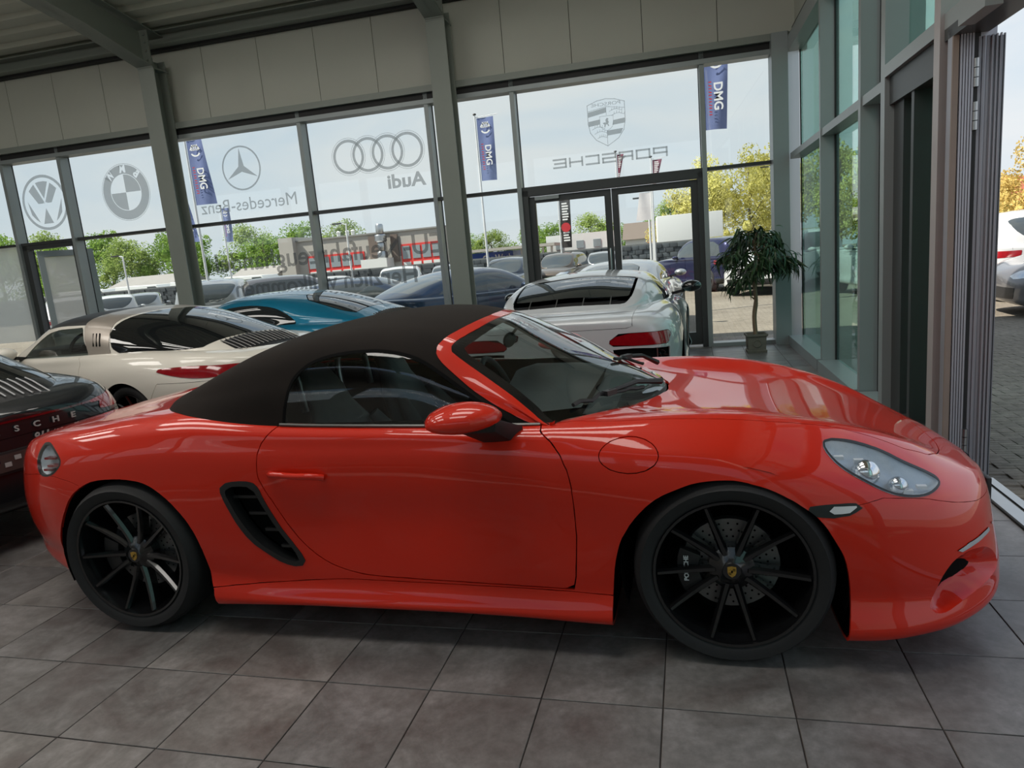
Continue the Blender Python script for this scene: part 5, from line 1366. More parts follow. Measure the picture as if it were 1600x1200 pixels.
def ground_patch(name, x0, x1, y0, y1, nx, ny, dz=0.0, m=None):
    V = []; F = []
    for j in range(ny + 1):
        for i in range(nx + 1):
            x = x0 + (x1 - x0) * i / nx; y = y0 + (y1 - y0) * j / ny; V.append((x, y, gz(x, y) + dz))
    for j in range(ny):
        for i in range(nx): a = j * (nx + 1) + i; F.append((a, a + 1, a + nx + 2, a + nx + 1))
    return mesh_obj(name, V, F, m or PAVER)
gr = ground_patch('ground', -70, 70, -30, 110, 20, 28, -.005); gr['kind'] = 'structure'

# ================================================================== window film: marks and lettering, read from outside, so reversed from in here
FILM = film('grey_window_film', (0.36, 0.40, 0.41, 1), .62)
FILMD = film('dark_window_film', (0.12, 0.13, 0.135, 1), .62)
def decal(name, u0, z0, VF, m, label, cat='window lettering', off=-.155, parent=None):
    """VF in viewer coordinates: a to the right as seen from inside, b upwards"""
    V, F = VF
    o = mesh_obj(name, [bw(u0 - v[0], off, z0 + v[1]) for v in V], F, m, parent)
    return o if parent is not None else tag(o, label, cat)
def ring(r0, r1, n=48, a0=0, a1=2 * PI, c=(0, 0), sx_=1.0):
    V = []; F = []
    for k in range(n + 1):
        a = a0 + (a1 - a0) * k / n
        V += [(c[0] + sx_ * r0 * math.cos(a), c[1] + r0 * math.sin(a)), (c[0] + sx_ * r1 * math.cos(a), c[1] + r1 * math.sin(a))]
    for k in range(n): F.append((2 * k, 2 * k + 1, 2 * k + 3, 2 * k + 2))
    return V, F
def polyF(*ps):
    V = []; F = []
    for p in ps: F.append(tuple(range(len(V), len(V) + len(p)))); V += list(p)
    return V, F
def comb(*vfs):
    V = []; F = []
    for v, f in vfs: k = len(V); V += list(v); F += [tuple(i + k for i in q) for q in f]
    return V, F
def mtext(s_, size, dx=0, dy=0, sx_=1.0, bold=0, space=1.0):
    V, F = text_mesh(s_, size, 0, bold=bold, space=space)
    return [(-(v.x) * sx_ + dx, v.y + dy) for v in V], F
def strokes(segs, w):
    V = []; F = []
    for a, b in segs:
        d = np.array(b, float) - np.array(a, float); l = np.linalg.norm(d); d /= l; n_ = np.array([-d[1], d[0]]) * w / 2; e = d * w / 2
        A = np.array(a) - e; B = np.array(b) + e; k = len(V)
        V += [tuple(A - n_), tuple(B - n_), tuple(B + n_), tuple(A + n_)]; F.append((k, k + 1, k + 2, k + 3))
    return V, F
# round emblem with V over W
r = .445
def vwf():
    parts = [ring(r * .90, r)]
    q = lambda *p: [(x * r, y * r) for x, y in p]
    parts.append(polyF(q((-.27, .73), (-.10, .76), (.10, .76), (.27, .73), (0, .14)),
        q((-.62, .46), (-.47, .60), (-.12, -.02), (-.30, -.02)) , q((.62, .46), (.47, .60), (.12, -.02), (.30, -.02)),
        q((-.30, -.02), (-.12, -.02), (.0, -.02), (.0, .0), (-.12, .0)),
        q((-.76, .10), (-.68, -.40), (-.50, -.60), (-.36, -.70)), q((.76, .10), (.68, -.40), (.50, -.60), (.36, -.70)),
        q((-.22, -.76), (.22, -.76), (0, -.20)), q((-.47, .60), (-.36, .68), (-.02, .02), (-.12, -.02)), q((.47, .60), (.36, .68), (.02, .02), (.12, -.02))))
    return comb(*parts)
decal('round_emblem', 11.42, 3.01, vwf(), FILM, 'round grey film emblem of stacked chevrons in a circle, leftmost of the window emblems', 'window emblem')
r = .435
def sector(r_, a0, a1, n=14): return [(0, 0)] + [(r_ * math.cos(a0 + (a1 - a0) * k / n), r_ * math.sin(a0 + (a1 - a0) * k / n)) for k in range(n + 1)]
def loops_of(V, F):
    """boundary polylines of a flat mesh"""
    ed = {}
    for f in F:
        for i, j in zip(f, f[1:] + f[:1]): ed[(i, j)] = 1
    nx_ = {i: j for (i, j) in ed if (j, i) not in ed}; L_ = []
    while nx_:
        i = next(iter(nx_)); lp_ = []
        while i in nx_: lp_.append(i); i = nx_.pop(i)
        L_.append([V[k] for k in lp_])
    return L_
def fill2d(polys):
    cu = bpy.data.curves.new('t', 'CURVE'); cu.dimensions = '2D'; cu.fill_mode = 'BOTH'
    for pl in polys:
        sp = cu.splines.new('POLY'); sp.points.add(len(pl) - 1); sp.use_cyclic_u = True
        for k, q in enumerate(pl): sp.points[k].co = (q[0], q[1], 0, 1)
    o = bpy.data.objects.new('t', cu); COL.objects.link(o); me = o.to_mesh()
    V = [tuple(v.co) for v in me.vertices]; F = [tuple(q.vertices) for q in me.polygons]
    o.to_mesh_clear(); bpy.data.objects.remove(o); bpy.data.curves.remove(cu); return V, F
holes = [[(rr_ * math.cos(2 * PI * k / 64), rr_ * math.sin(2 * PI * k / 64)) for k in range(64)] for rr_ in (.425, .285)]
for ch, a in (('B', 47), ('M', 90), ('W', 133)):
    V, F = text_mesh(ch, .155, 0, bold=.007); t = math.radians(a - 90)
    Vm = [(-v.x, v.y) for v in V]
    holes += loops_of([(x * math.cos(t) - (y + .355) * math.sin(t), x * math.sin(t) + (y + .355) * math.cos(t)) for x, y in Vm], F)
decal('round_emblem', 9.84, 3.01, comb(fill2d(holes), ring(.438, .445, 60), polyF(sector(.275, 0, PI / 2), sector(.275, PI, 1.5 * PI))), FILM, 'round grey film emblem with a quartered disc inside a ring of three letters', 'window emblem')
# three-pointed star
def star():
    p = []
    for k in range(3):
        a = PI / 2 + 2 * PI * k / 3
        p.append([(0, 0), (.055 * math.cos(a - PI / 3), .055 * math.sin(a - PI / 3)), (.30 * math.cos(a), .30 * math.sin(a)), (.055 * math.cos(a + PI / 3), .055 * math.sin(a + PI / 3))])
    return comb(ring(.305, .33), polyF(*p))
decal('star_emblem', 7.73, 3.15, star(), FILM, 'grey film emblem, three-pointed star in a thin ring', 'window emblem')
decal('serif_lettering', 7.70, 2.61, mtext('Mercedes-Benz', .27, 0, 0, 1.0), FILM, 'thin serif film lettering, reversed, under the star emblem')
# four rings
rg = []
for k in range(4):
    c = (-.46 + .307 * k, 0)
    rg += [ring(.205, .245, 40, c=c), ring(.262, .268, 40, c=c)]
decal('four_ring_emblem', 5.49, 3.11, comb(*rg), FILM, 'grey film emblem of four linked rings', 'window emblem')
decal('bold_lettering', 5.10, 2.68, mtext('Audi', .27, 0, 0, 1.15, .008), FILM, 'bold rounded film lettering of four letters, reversed, under the linked rings')
# shield crest
sh = [(-.25, .24), (-.12, .285), (0, .30), (.12, .285), (.25, .24), (.25, 0), (.225, -.12), (.15, -.22), (0, -.31), (-.15, -.22), (-.225, -.12), (-.25, 0)]
cr = [strokes(list(zip(sh, sh[1:] + sh[:1])), .008)]
cr.append(polyF([(-.245, .15), (0, .19), (0, .125), (-.245, .085)], [(-.245, .03), (-.09, .045), (-.09, -.02), (-.243, -.035)], [(.09, .015), (.245, .03), (.243, -.035), (.075, -.045)], [(0, -.11), (.215, -.10), (.185, -.165), (0, -.175)]))
cr.append(strokes([((0, -.11), (0, -.30)), ((0, .19), (0, .09)), ((-.245, .16), (0, .20)), ((0, .20), (.245, .16)), ((.245, .16), (.245, .16001))], .006))
ins = [(-.09, .08), (.09, .08), (.09, -.04), (.05, -.09), (0, -.11), (-.05, -.09), (-.09, -.04)]
cr.append(strokes(list(zip(ins, ins[1:] + ins[:1])), .005))
for (x0, y0, s_) in ((.04, .13, 1), (.07, .075, 1), (-.20, -.08, 1), (-.17, -.14, 1), (-.13, -.20, .7)):   # antlers
    pts = [(x0 + s_ * .17 * t, y0 + .028 * math.sin(PI * t) * s_) for t in np.linspace(0, 1, 6)]
    cr.append(strokes(list(zip(pts, pts[1:])), .006)); cr.append(strokes([(p, (p[0] + .006, p[1] + .028)) for p in pts[1:]], .005))
horse = [(-.035, -.06), (-.03, -.03), (-.055, -.01), (-.03, 0), (-.01, -.005), (-.015, .03), (.005, .055), (.02, .05), (.028, .035), (.015, .03), (.03, .0), (.02, -.02), (.03, -.05), (.018, -.055), (.008, -.03), (-.012, -.03), (-.02, -.06)]
cr.append(polyF(horse))
cp_ = decal('crest_emblem', 2.15, 3.13, comb(*cr), FILM, 'grey film shield crest with antlers and a small horse', 'window emblem')
decal('crest_lettering', 2.15, 3.13, mtext('PORSCHE', .062, 0, .232, 1.5), FILM, None, parent=cp_)
# wide capitals drawn with squared strokes (reversed)
def sq(ch):
    w, h = .17, .105
    D = {'P': [((0, 0), (0, h)), ((0, h), (w, h)), ((w, h), (w, h * .42)), ((w, h * .42), (0, h * .42))],
         'O': [((0, 0), (0, h)), ((0, h), (w, h)), ((w, h), (w, 0)), ((w, 0), (0, 0))],
         'R': [((0, 0), (0, h)), ((0, h), (w, h)), ((w, h), (w, h * .45)), ((w, h * .45), (0, h * .45)), ((w * .6, h * .45), (w, 0))],
         'S': [((w, h), (0, h)), ((0, h), (0, h * .5)), ((0, h * .5), (w, h * .5)), ((w, h * .5), (w, 0)), ((w, 0), (0, 0))],
         'C': [((w, h), (0, h)), ((0, h), (0, 0)), ((0, 0), (w, 0))],
         'H': [((0, 0), (0, h)), ((w, 0), (w, h)), ((0, h * .5), (w, h * .5))],
         'E': [((w, h), (0, h)), ((0, h), (0, 0)), ((0, 0), (w, 0)), ((0, h * .5), (w * .9, h * .5))]}
    return D[ch]
sg = []
for k, ch in enumerate('PORSCHE'):
    x0 = -.78 + k * .228
    sg += [((-(a[0] + x0), a[1]), (-(b[0] + x0), b[1])) for a, b in sq(ch)]
decal('wide_lettering', 2.155, 2.61, strokes(sg, .024), FILM, 'wide squared film capitals, reversed, below the shield crest')
# greeting across the bays
decal('large_lettering', 6.55, 1.74, (lambda vf: ([(x, y) for x, y in vf[0]], vf[1]))(mtext('EU-Neufahrzeughandel', .41, 0, 0, 1.0, .006)), FILMD, 'dark film lettering EU-Neufahrzeughandel, reversed, upper of the two lines', off=-.153)
decal('large_lettering', 6.62, 1.32, mtext('Herzlich willkommen', .36, 0, 0, 1.0, .006), FILMD, 'dark film lettering Herzlich willkommen, reversed, lower of the two lines', off=-.153)
# ================================================================== potted tree by the corner
pt = empty('potted_tree', (3.33, 7.14, 0), math.radians(3), 'slim indoor tree with drooping narrow leaves in a carved stone pot', 'plant')
STONE = plain('carved_stone', (0.16, 0.15, 0.12, 1), .85, var=.25, scale=14, bump=.6)
g = Geo(); rn = ((.115, 0), (.118, .03), (.105, .035), (.112, .20), (.128, .21), (.130, .235), (.115, .237), (.108, .21))
V = []; F = []
for r_, z in rn:
    for a, b in ((-1, -1), (1, -1), (1, 1), (-1, 1)): V.append((a * r_, b * r_, z))
for i in range(len(rn) - 1):
    for k in range(4): F.append((i * 4 + k, i * 4 + (k + 1) % 4, (i + 1) * 4 + (k + 1) % 4, (i + 1) * 4 + k))
g.add(V, F); pot = g.obj('pot', STONE, pt)
for sx2, sy2 in ((0, -1), (1, 0), (-1, 0)):
    g = Geo(); pts = [(.045 * math.cos(2 * PI * k / 14), .12 + .045 * math.sin(2 * PI * k / 14)) for k in range(15)]
    g.tube([((a if sy2 else sx2 * .111), (sy2 * .111 if sy2 else a), z) for a, z in pts], .007, 6, False); g.obj('relief_ring', STONE, pot, True)
g = Geo(); g.box((0, 0, .205), (.2, .2, .01)); g.obj('soil', plain('soil', (.03, .02, .015, 1), .95, var=.4, scale=60, bump=.5), pt)
BARK = plain('smooth_bark', (0.22, 0.16, 0.10, 1), .8, var=.25, scale=20, bump=.4)
rnd = random.Random(5)
g = Geo(); g.tube(spline([(0, 0, .2), (-.012, 0, .45), (.012, 0, .65), (0, .005, .85), (.03, 0, 1.0), (.02, 0, 1.2), (.0, 0, 1.4)], 4, False), [.028] * 8 + [.024] * 8 + [.018] * 9, 9)
g.tube([(-.0, 0, .66), (-.04, 0, .70)], .010, 6); g.obj('trunk', BARK, pt, True)
tips = []
for k in range(34):
    a = rnd.uniform(0, 2 * PI); L_ = rnd.uniform(.22, .50); el = rnd.uniform(-.1, 1.1); z0 = rnd.uniform(.92, 1.35)
    p0 = Vector((0.01, 0, z0)); d = Vector((math.cos(a) * math.cos(el), math.sin(a) * math.cos(el) * .75, math.sin(el)))
    if a > PI * 1.0 and False: continue
    L_ *= (1.0 if z0 + L_ * math.sin(el) < 1.6 else .75)
    p1 = p0 + d * L_ * .6; p2 = p0 + d * L_ + Vector((0, 0, -.06))
    if p2.y > .38: p2.y = .38
    g = Geo(); g.tube([p0, p1, p2], [.008, .006, .004], 5); g.obj('branch', BARK, pt, True); tips += [(p1, d), (p2, d), ((p1 + p2) / 2, d)]
LEAF = [plain('leaf_dark_green_%d' % k, c, .42, var=.25, scale=6) for k, c in enumerate(((0.012, 0.032, 0.010, 1), (0.022, 0.055, 0.014, 1), (0.045, 0.095, 0.025, 1)))]
def leaf_mesh(L_, w, droop, m, i):
    V = []; F = []; n = 7
    for k in range(n):
        t = k / (n - 1); x = L_ * (t - .25 * droop * t * t); z = .10 * L_ * math.sin(PI * t * .6) - droop * L_ * t * t * .8; ww = w * math.sin(PI * min(.97, t * .92 + .05)) ** .8
        V += [(x, -ww, z + ww * .35), (x, 0, z), (x, ww, z + ww * .35)]
    for k in range(n - 1):
        a = 3 * k; F += [(a, a + 1, a + 4, a + 3), (a + 1, a + 2, a + 5, a + 4)]
    me = bpy.data.meshes.new('leaf'); me.from_pydata(V, [], F); me.materials.append(m); me.polygons.foreach_set('use_smooth', [True] * len(F)); return me
LM = [leaf_mesh(.17, .011, .9, LEAF[0], 0), leaf_mesh(.20, .012, 1.1, LEAF[1], 1), leaf_mesh(.15, .010, .6, LEAF[0], 2), leaf_mesh(.19, .012, 1.3, LEAF[2], 3), leaf_mesh(.16, .011, 1.0, LEAF[1], 4)]
rest_l = Geo()
NL = 1150
for k in range(NL):
    p, d = rnd.choice(tips); a = math.atan2(d.y, d.x) + rnd.gauss(0, 1.0); me = rnd.choice(LM)
    loc = p + Vector((rnd.gauss(0, .035), rnd.gauss(0, .035), rnd.gauss(0, .03)))
    M = Matrix.Translation(loc) @ Matrix.Rotation(a, 4, 'Z') @ Matrix.Rotation(rnd.uniform(-.2, .7), 4, 'Y') @ Matrix.Rotation(rnd.gauss(0, .5), 4, 'X') @ Matrix.Scale(rnd.uniform(.8, 1.15), 4)
    if k < 290:
        o = bpy.data.objects.new('leaf', me); link(o, pt); o.matrix_local = M
    else: rest_l.add([M @ v.co for v in me.vertices], [tuple(q.vertices) for q in me.polygons])
o = rest_l.obj('foliage', LEAF[1], pt, True, 60); o['kind'] = 'stuff'

# ================================================================== the yard behind the hall
# pavers by the open doorway, each its own piece
PB = Geo(); w2, h2 = .098, .048
PB.hexa([(-w2, -h2, -.05), (w2, -h2, -.05), (w2, h2, -.05), (-w2, h2, -.05), (-w2, -h2, 0), (w2, -h2, 0), (w2, h2, 0), (-w2, h2, 0)])
g0 = PB.obj('paver', PAVER, gr, bevel=.004); _base = g0; first = True
rnd = random.Random(11); cnt = 0; pv_rest = Geo(); cand = []
for j in range(-5, 95):
    for i in range(0, 42):
        x = 4.2 + i * .2 + (.1 if j % 2 else 0); y = 1.0 + j * .1
        if x < 4.15 + (7.8 - y) * .0104: continue
        d = (x - CP[0], y - CP[1], -.05 - CP[2]); w = sum(RM[2][k] * d[k] for k in range(3)); u = 800 + 1077.23 * sum(RM[0][k] * d[k] for k in range(3)) / w
        if 1520 < u < 1650: cand.append((y, x))
cand.sort()
for y, x in cand:
    z = gz(x, y) + rnd.uniform(-.0018, .0014)
    if cnt < 298:
        if first: o = g0; first = False
        else: o = g0.copy(); COL.objects.link(o); o.parent = gr
        o.location = (x, y, z); o.rotation_euler = (rnd.gauss(0, .004), rnd.gauss(0, .004), rnd.gauss(0, .008)); cnt += 1
    else: pv_rest.hexa([(x - w2, y - h2, z - .05), (x + w2, y - h2, z - .05), (x + w2, y + h2, z - .05), (x - w2, y + h2, z - .05), (x - w2, y - h2, z), (x + w2, y - h2, z), (x + w2, y + h2, z), (x - w2, y + h2, z)])
o = pv_rest.obj('paver_field', PAVER, gr); o['kind'] = 'stuff'

# ---------------------------------------------------------------- high car and long saloon lines
def specSUV():
    X = [-.95, -.93, -.85, -.6, 0, .8, 1.6, 2.4, 2.9, 3.3, 3.55, 3.72, 3.8, 3.82]
    Lb = [([0] * 14, [.5, .4, .33, .27, .22, .22, .22, .22, .22, .24, .26, .30, .38, .45]),
     ([0, .5, .72, .85, .90, .90, .90, .90, .90, .88, .8, .62, .35, 0], [.50, .40, .33, .28, .23, .23, .23, .23, .23, .25, .27, .31, .38, .46]),
     ([0, .62, .83, .93, .965, .95, .95, .955, .965, .94, .87, .72, .46, 0], [.58, .54, .52, .50, .48, .47, .47, .47, .48, .48, .48, .48, .49, .50]),
     ([0, .64, .85, .94, .97, .95, .95, .96, .97, .94, .87, .74, .50, 0], [.74] * 9 + [.72, .69, .66, .63, .60]),
     ([0, .63, .83, .92, .945, .935, .935, .93, .92, .88, .80, .66, .42, 0], [.93, .95, .97, .98, .99, .98, .97, .95, .93, .89, .85, .80, .76, .72]),
     ([0, .56, .76, .84, .86, .86, .86, .83, .80, .74, .64, .50, .30, 0], [1.0, 1.03, 1.05, 1.06, 1.06, 1.05, 1.04, 1.05, 1.03, .99, .94, .88, .83, .80]),
     ([0] * 14, [1.0, 1.04, 1.06, 1.07, 1.07, 1.06, 1.06, 1.10, 1.09, 1.05, .99, .92, .86, .82])]
    GXs = [-.88, -.85, -.75, -.5, 0, .6, 1.2, 1.6, 1.9, 2.2, 2.38]
    Lg = [([0, .55, .76, .83, .85, .85, .85, .84, .82, .62, 0], [1.04] * 11),
     ([0, .52, .72, .79, .80, .80, .80, .78, .77, .60, 0], [1.05, 1.12, 1.20, 1.25, 1.27, 1.27, 1.27, 1.26, 1.19, 1.08, 1.05]),
     ([0, .45, .62, .67, .68, .68, .67, .66, .70, .57, 0], [1.06, 1.2, 1.42, 1.55, 1.60, 1.61, 1.60, 1.54, 1.34, 1.13, 1.06]),
     ([0, .25, .34, .38, .38, .38, .37, .36, .38, .3, 0], [1.06, 1.23, 1.46, 1.61, 1.66, 1.67, 1.66, 1.60, 1.40, 1.17, 1.07]),
     ([0] * 11, [1.06, 1.24, 1.47, 1.62, 1.67, 1.69, 1.68, 1.62, 1.42, 1.19, 1.08])]
    arc = [[(x + .42 * math.cos(a), .37 + .42 * math.sin(a)) for a in np.linspace(0, PI, 18)] + [(x - .42, -.3), (x + .42, -.3)] for x in (0, 2.9)]
    fr = lambda P: 3.2 - P[:, 0]; rr = lambda P: P[:, 0] + .40
    SW = [(-.55, 1.10), (-.40, 1.42), (-.1, 1.53), (.6, 1.56), (1.3, 1.54), (1.62, 1.44), (2.02, 1.12), (1.9, 1.09), (.5, 1.09)]
    return dict(bx=X, bl=Lb, gx=GXs, gl=Lg, arches=arc, wb=2.9, yf=.83, yr=.83, R=.37, style='five', nr=27, nx=56, gr=21, gn=44,
     cuts=[('door', 'paint', lambda P, U: np.maximum(gx(rect(.42, .34, 1.20, 1.2))(P, U), (U[:, 1] - 4.9) * .1), .003, ''),
       ('door', 'paint', lambda P, U: np.maximum(gx(rect(1.22, .34, 2.15, 1.2))(P, U), (U[:, 1] - 4.9) * .1), .003, ''),
       ('headlight', 'lamp', gyz([(.46, .80), (.60, .74), (.86, .78), (.90, .90), (.66, .90)], lambda P: 3.0 - P[:, 0]), 0, 'o'),
       ('grille', 'black', gyz([(-.1, .56), (.40, .56), (.46, .78), (-.1, .80)], fr), 0, 'bo'),
       ('lower_intake', 'black', gyz([(-.1, .32), (.72, .34), (.76, .50), (-.1, .48)], fr), 0, 'bo'),
       ('tail_light', 'red', gyz([(.52, .86), (.95, .84), (.95, .97), (.50, .97)], rr), 0, 'o'),
       ('tailgate', 'paint', gyz([(-.1, .58), (.60, .58), (.66, 1.2), (-.1, 1.2)], lambda P: P[:, 0] + .70), .002, 'b'),
       ('rear_bumper', 'black', gyz([(-.1, .2), (1.0, .2), (1.0, .42), (-.1, .42)], lambda P: P[:, 0] + .45), 0, 'b')],
     gcuts=[('windshield', 'glass', lambda P, U: np.maximum(1.62 - P[:, 0], (2.05 - U[:, 1]) * .1), 0, 'b'),
       ('rear_window', 'glass', lambda P, U: np.maximum(np.maximum(P[:, 0] + .63, 1.13 - P[:, 2]), (1.95 - U[:, 1]) * .1), 0, 'b'),
       ('side_window', 'glass', gx(SW), 0, '')])
def specSaloon():
    X = [-1.05, -1.03, -.95, -.7, 0, .8, 1.6, 2.4, 2.95, 3.3, 3.6, 3.78, 3.86, 3.88]
    Lb = [([0] * 14, [.42, .3, .25, .2, .16, .16, .16, .16, .16, .17, .18, .22, .28, .34]),
     ([0, .5, .72, .84, .90, .90, .90, .90, .90, .88, .8, .62, .35, 0], [.42, .30, .25, .2, .17, .17, .17, .17, .17, .18, .19, .23, .28, .34]),
     ([0, .62, .83, .92, .965, .94, .94, .95, .965, .94, .87, .72, .46, 0], [.5, .42, .40, .38, .36, .35, .35, .35, .36, .36, .36, .36, .38, .40]),
     ([0, .64, .84, .93, .97, .935, .935, .95, .97, .94, .87, .72, .46, 0], [.66, .66, .66, .66, .66, .64, .64, .64, .64, .62, .58, .54, .51, .48]),
     ([0, .60, .80, .89, .93, .91, .91, .91, .91, .87, .77, .60, .36, 0], [.82, .83, .84, .85, .86, .85, .84, .82, .80, .76, .70, .65, .60, .56]),
     ([0, .50, .68, .77, .80, .82, .82, .80, .75, .68, .56, .40, .22, 0], [.93, .95, .96, .96, .95, .93, .92, .91, .90, .86, .79, .72, .66, .62]),
     ([0] * 14, [.94, .96, .97, .97, .96, .94, .93, .93, .89, .85, .79, .73, .67, .63])]
    GXs = [-.95, -.9, -.75, -.4, 0, .5, 1.0, 1.4, 1.7, 2.1, 2.4, 2.55]
    Lg = [([0, .40, .60, .72, .78, .80, .81, .81, .80, .78, .55, 0], [.95, .95, .96, .95, .94, .93, .92, .915, .91, .90, .90, .90]),
     ([0, .36, .55, .67, .72, .75, .76, .76, .75, .74, .54, 0], [.955, .97, 1.0, 1.03, 1.06, 1.10, 1.11, 1.11, 1.10, .98, .92, .905]),
     ([0, .30, .45, .54, .59, .61, .62, .61, .60, .67, .51, 0], [.96, .98, 1.03, 1.13, 1.22, 1.29, 1.31, 1.30, 1.24, 1.05, .94, .91]),
     ([0, .16, .26, .31, .34, .35, .35, .35, .34, .38, .28, 0], [.962, .99, 1.05, 1.17, 1.27, 1.35, 1.37, 1.36, 1.30, 1.12, .97, .912]),
     ([0] * 12, [.963, .995, 1.06, 1.18, 1.29, 1.37, 1.395, 1.38, 1.32, 1.14, .985, .915])]
    arc = [[(x + .39 * math.cos(a), .34 + .39 * math.sin(a)) for a in np.linspace(0, PI, 18)] + [(x - .39, -.3), (x + .39, -.3)] for x in (0, 2.95)]
    fr = lambda P: 3.2 - P[:, 0]; rr = lambda P: P[:, 0] + .55
    SW = [(-.30, .98), (-.05, 1.10), (.4, 1.24), (.9, 1.275), (1.35, 1.255), (1.62, 1.16), (2.05, .95), (1.0, .955)]
    return dict(bx=X, bl=Lb, gx=GXs, gl=Lg, arches=arc, wb=2.95, yf=.82, yr=.83, R=.345, style='five', nr=27, nx=56, gr=21, gn=44,
     cuts=[('door', 'paint', lambda P, U: np.maximum(gx(rect(.45, .26, 1.22, 1.2))(P, U), (U[:, 1] - 4.9) * .1), .003, ''),
       ('door', 'paint', lambda P, U: np.maximum(gx(rect(1.24, .26, 2.2, 1.2))(P, U), (U[:, 1] - 4.9) * .1), .003, ''),
       ('headlight', 'lamp', gyz([(.50, .62), (.62, .58), (.88, .62), (.88, .72), (.62, .71)], lambda P: 3.1 - P[:, 0]), 0, 'o'),
       ('grille', 'black', gyz([(-.1, .28), (.62, .30), (.66, .46), (-.1, .46)], fr), 0, 'bo'),
       ('light_bar', 'darkred', gyz([(-.1, .80), (.85, .77), (.85, .81), (-.1, .835)], rr), 0, 'bo'),
       ('rear_valance', 'black', gyz([(-.1, .1), (1.0, .1), (1.0, .34), (-.1, .34)], rr), 0, 'b')],
     gcuts=[('windshield', 'glass', lambda P, U: np.maximum(1.66 - P[:, 0], (2.05 - U[:, 1]) * .1), 0, 'b'),
       ('rear_window', 'glass', lambda P, U: np.maximum(np.maximum(P[:, 0] - .12, -.72 - P[:, 0]), (2.1 - U[:, 1]) * .1), 0, 'b'),
       ('side_window', 'glass', gx(SW), 0, '')])
SU, SA, CO = specSUV(), specSaloon(), spec911('coupe'); CO = dict(CO, wd=1)
def park(kind, x, y, yaw, pm, label, scale=1.0, plate=None, rim=None, win=None):
    sp = {'suv': SU, 'saloon': SA, 'coupe': CO}[kind]
    key = {'suv': 'suv', 'saloon': 'saloon', 'coupe': 'coupe911'}[kind]
    c = make_car(key, sp, 'car', {'paint': pm, 'glass': win or M_CARWIN2}, rim=rim)
    mirrors(c, 1.75 if kind != 'coupe' else 1.62, .98 if kind != 'coupe' else .96, 1.10 if kind == 'suv' else .97, pm)
    if plate == 'f': plate_obj(c, 3.80 if kind == 'suv' else 3.86, .50, '', s=1)
    if plate == 'r': plate_obj(c, -.955 if kind == 'suv' else -1.06, .74 if kind == 'suv' else .5, '')
    if plate == 'rb': plate_obj(c, -.955, .78, '', m=M_BLK)
    c.scale = (scale,) * 3
    put(c, x, y, yaw, label, gz(x, y) + .0)
    return c
# a: reference point given is the middle of the car; move back to the rear axle
def mid(x, y, yaw, d=1.4): a = math.radians(yaw); return x - d * math.cos(a), y - d * math.sin(a)
def P_(kind, cx, cy, yaw, *a, **k): x, y = mid(cx, cy, yaw); return park(kind, x, y, yaw, *a, **k)
P_('coupe', 1.42, 11.1, 84, P_SILV, 'silver coupe parked just outside the glass double door')
P_('suv', -2.95, 28.6, -96, P_BRONZE, 'bronze-grey off-roader facing the hall, seen through the left door leaf', plate='f')
P_('suv', -1.5, 32.4, -86, P_SILV, 'light grey off-roader by the block wall, right of the bronze one', scale=.95)
P_('suv', 3.15, 22.3, 122, P_VIOLET, 'violet-blue off-roader showing its tail light, seen right of the double door', plate='r')
P_('suv', 5.1, 19.6, -112, P_PURE, 'white off-roader seen through the leaves of the potted tree')
P_('suv', 7.15, 15.3, 96, P_PURE, 'white off-roader seen through the green side glass, the nearer one')
P_('suv', 6.1, 21.8, 88, P_PURE, 'white off-roader seen through the green side glass, farther back')
P_('suv', 8.75, 13.9, 84, P_PURE, 'white off-roader seen from behind through the open doorway', scale=.94, plate='rb')
P_('saloon', 9.55, 10.0, 176, P_GREY, 'grey car with black wheels, its nose just in the right edge', rim=M_GLOSSBLK)
P_('suv', -16.8, 16.2, 140, P_PURE, 'white estate seen past the opened side door', scale=.92)
P_('suv', -19.2, 20.6, 132, P_PURE, 'white hatchback rear between the side door and the left column', scale=.9, plate='r')
P_('suv', -21.4, 24.6, 128, P_SILV, 'silver hatchback rear just left of the left column', scale=.9)
P_('suv', -9.6, 14.2, 118, P_SILV, 'silver off-roader rear just right of the left column', scale=.98, plate='r')
P_('suv', -9.3, 18.0, 35, P_GREY, 'dark grey off-roader seen broadside beyond the petrol-blue coupe', scale=.97)
P_('coupe', -5.9, 12.3, 125, P_SILV, 'silver coupe rear behind the roof of the petrol-blue coupe')
P_('saloon', -4.25, 12.3, 14, P_GREYB, 'blue-grey saloon seen broadside between the two window posts')
P_('saloon', -1.55, 11.3, 62, P_BLUE, 'dark blue sport saloon seen from behind at the right-hand column', plate='r')
P_('suv', -12.4, 26.5, 60, P_PURE, 'white estate in front of the red-framed workshop', scale=.9)
P_('suv', -7.5, 21.4, -70, P_PURE, 'white off-roader facing the hall before the block wall', scale=.98)
P_('suv', -7.1, 25.6, -75, P_SILV, 'silver-grey off-roader just left of the right-hand column', scale=.95)
P_('suv', -4.3, 24.4, -88, P_GREYB, 'blue-grey off-roader facing the hall, right of the right-hand column', scale=.98)

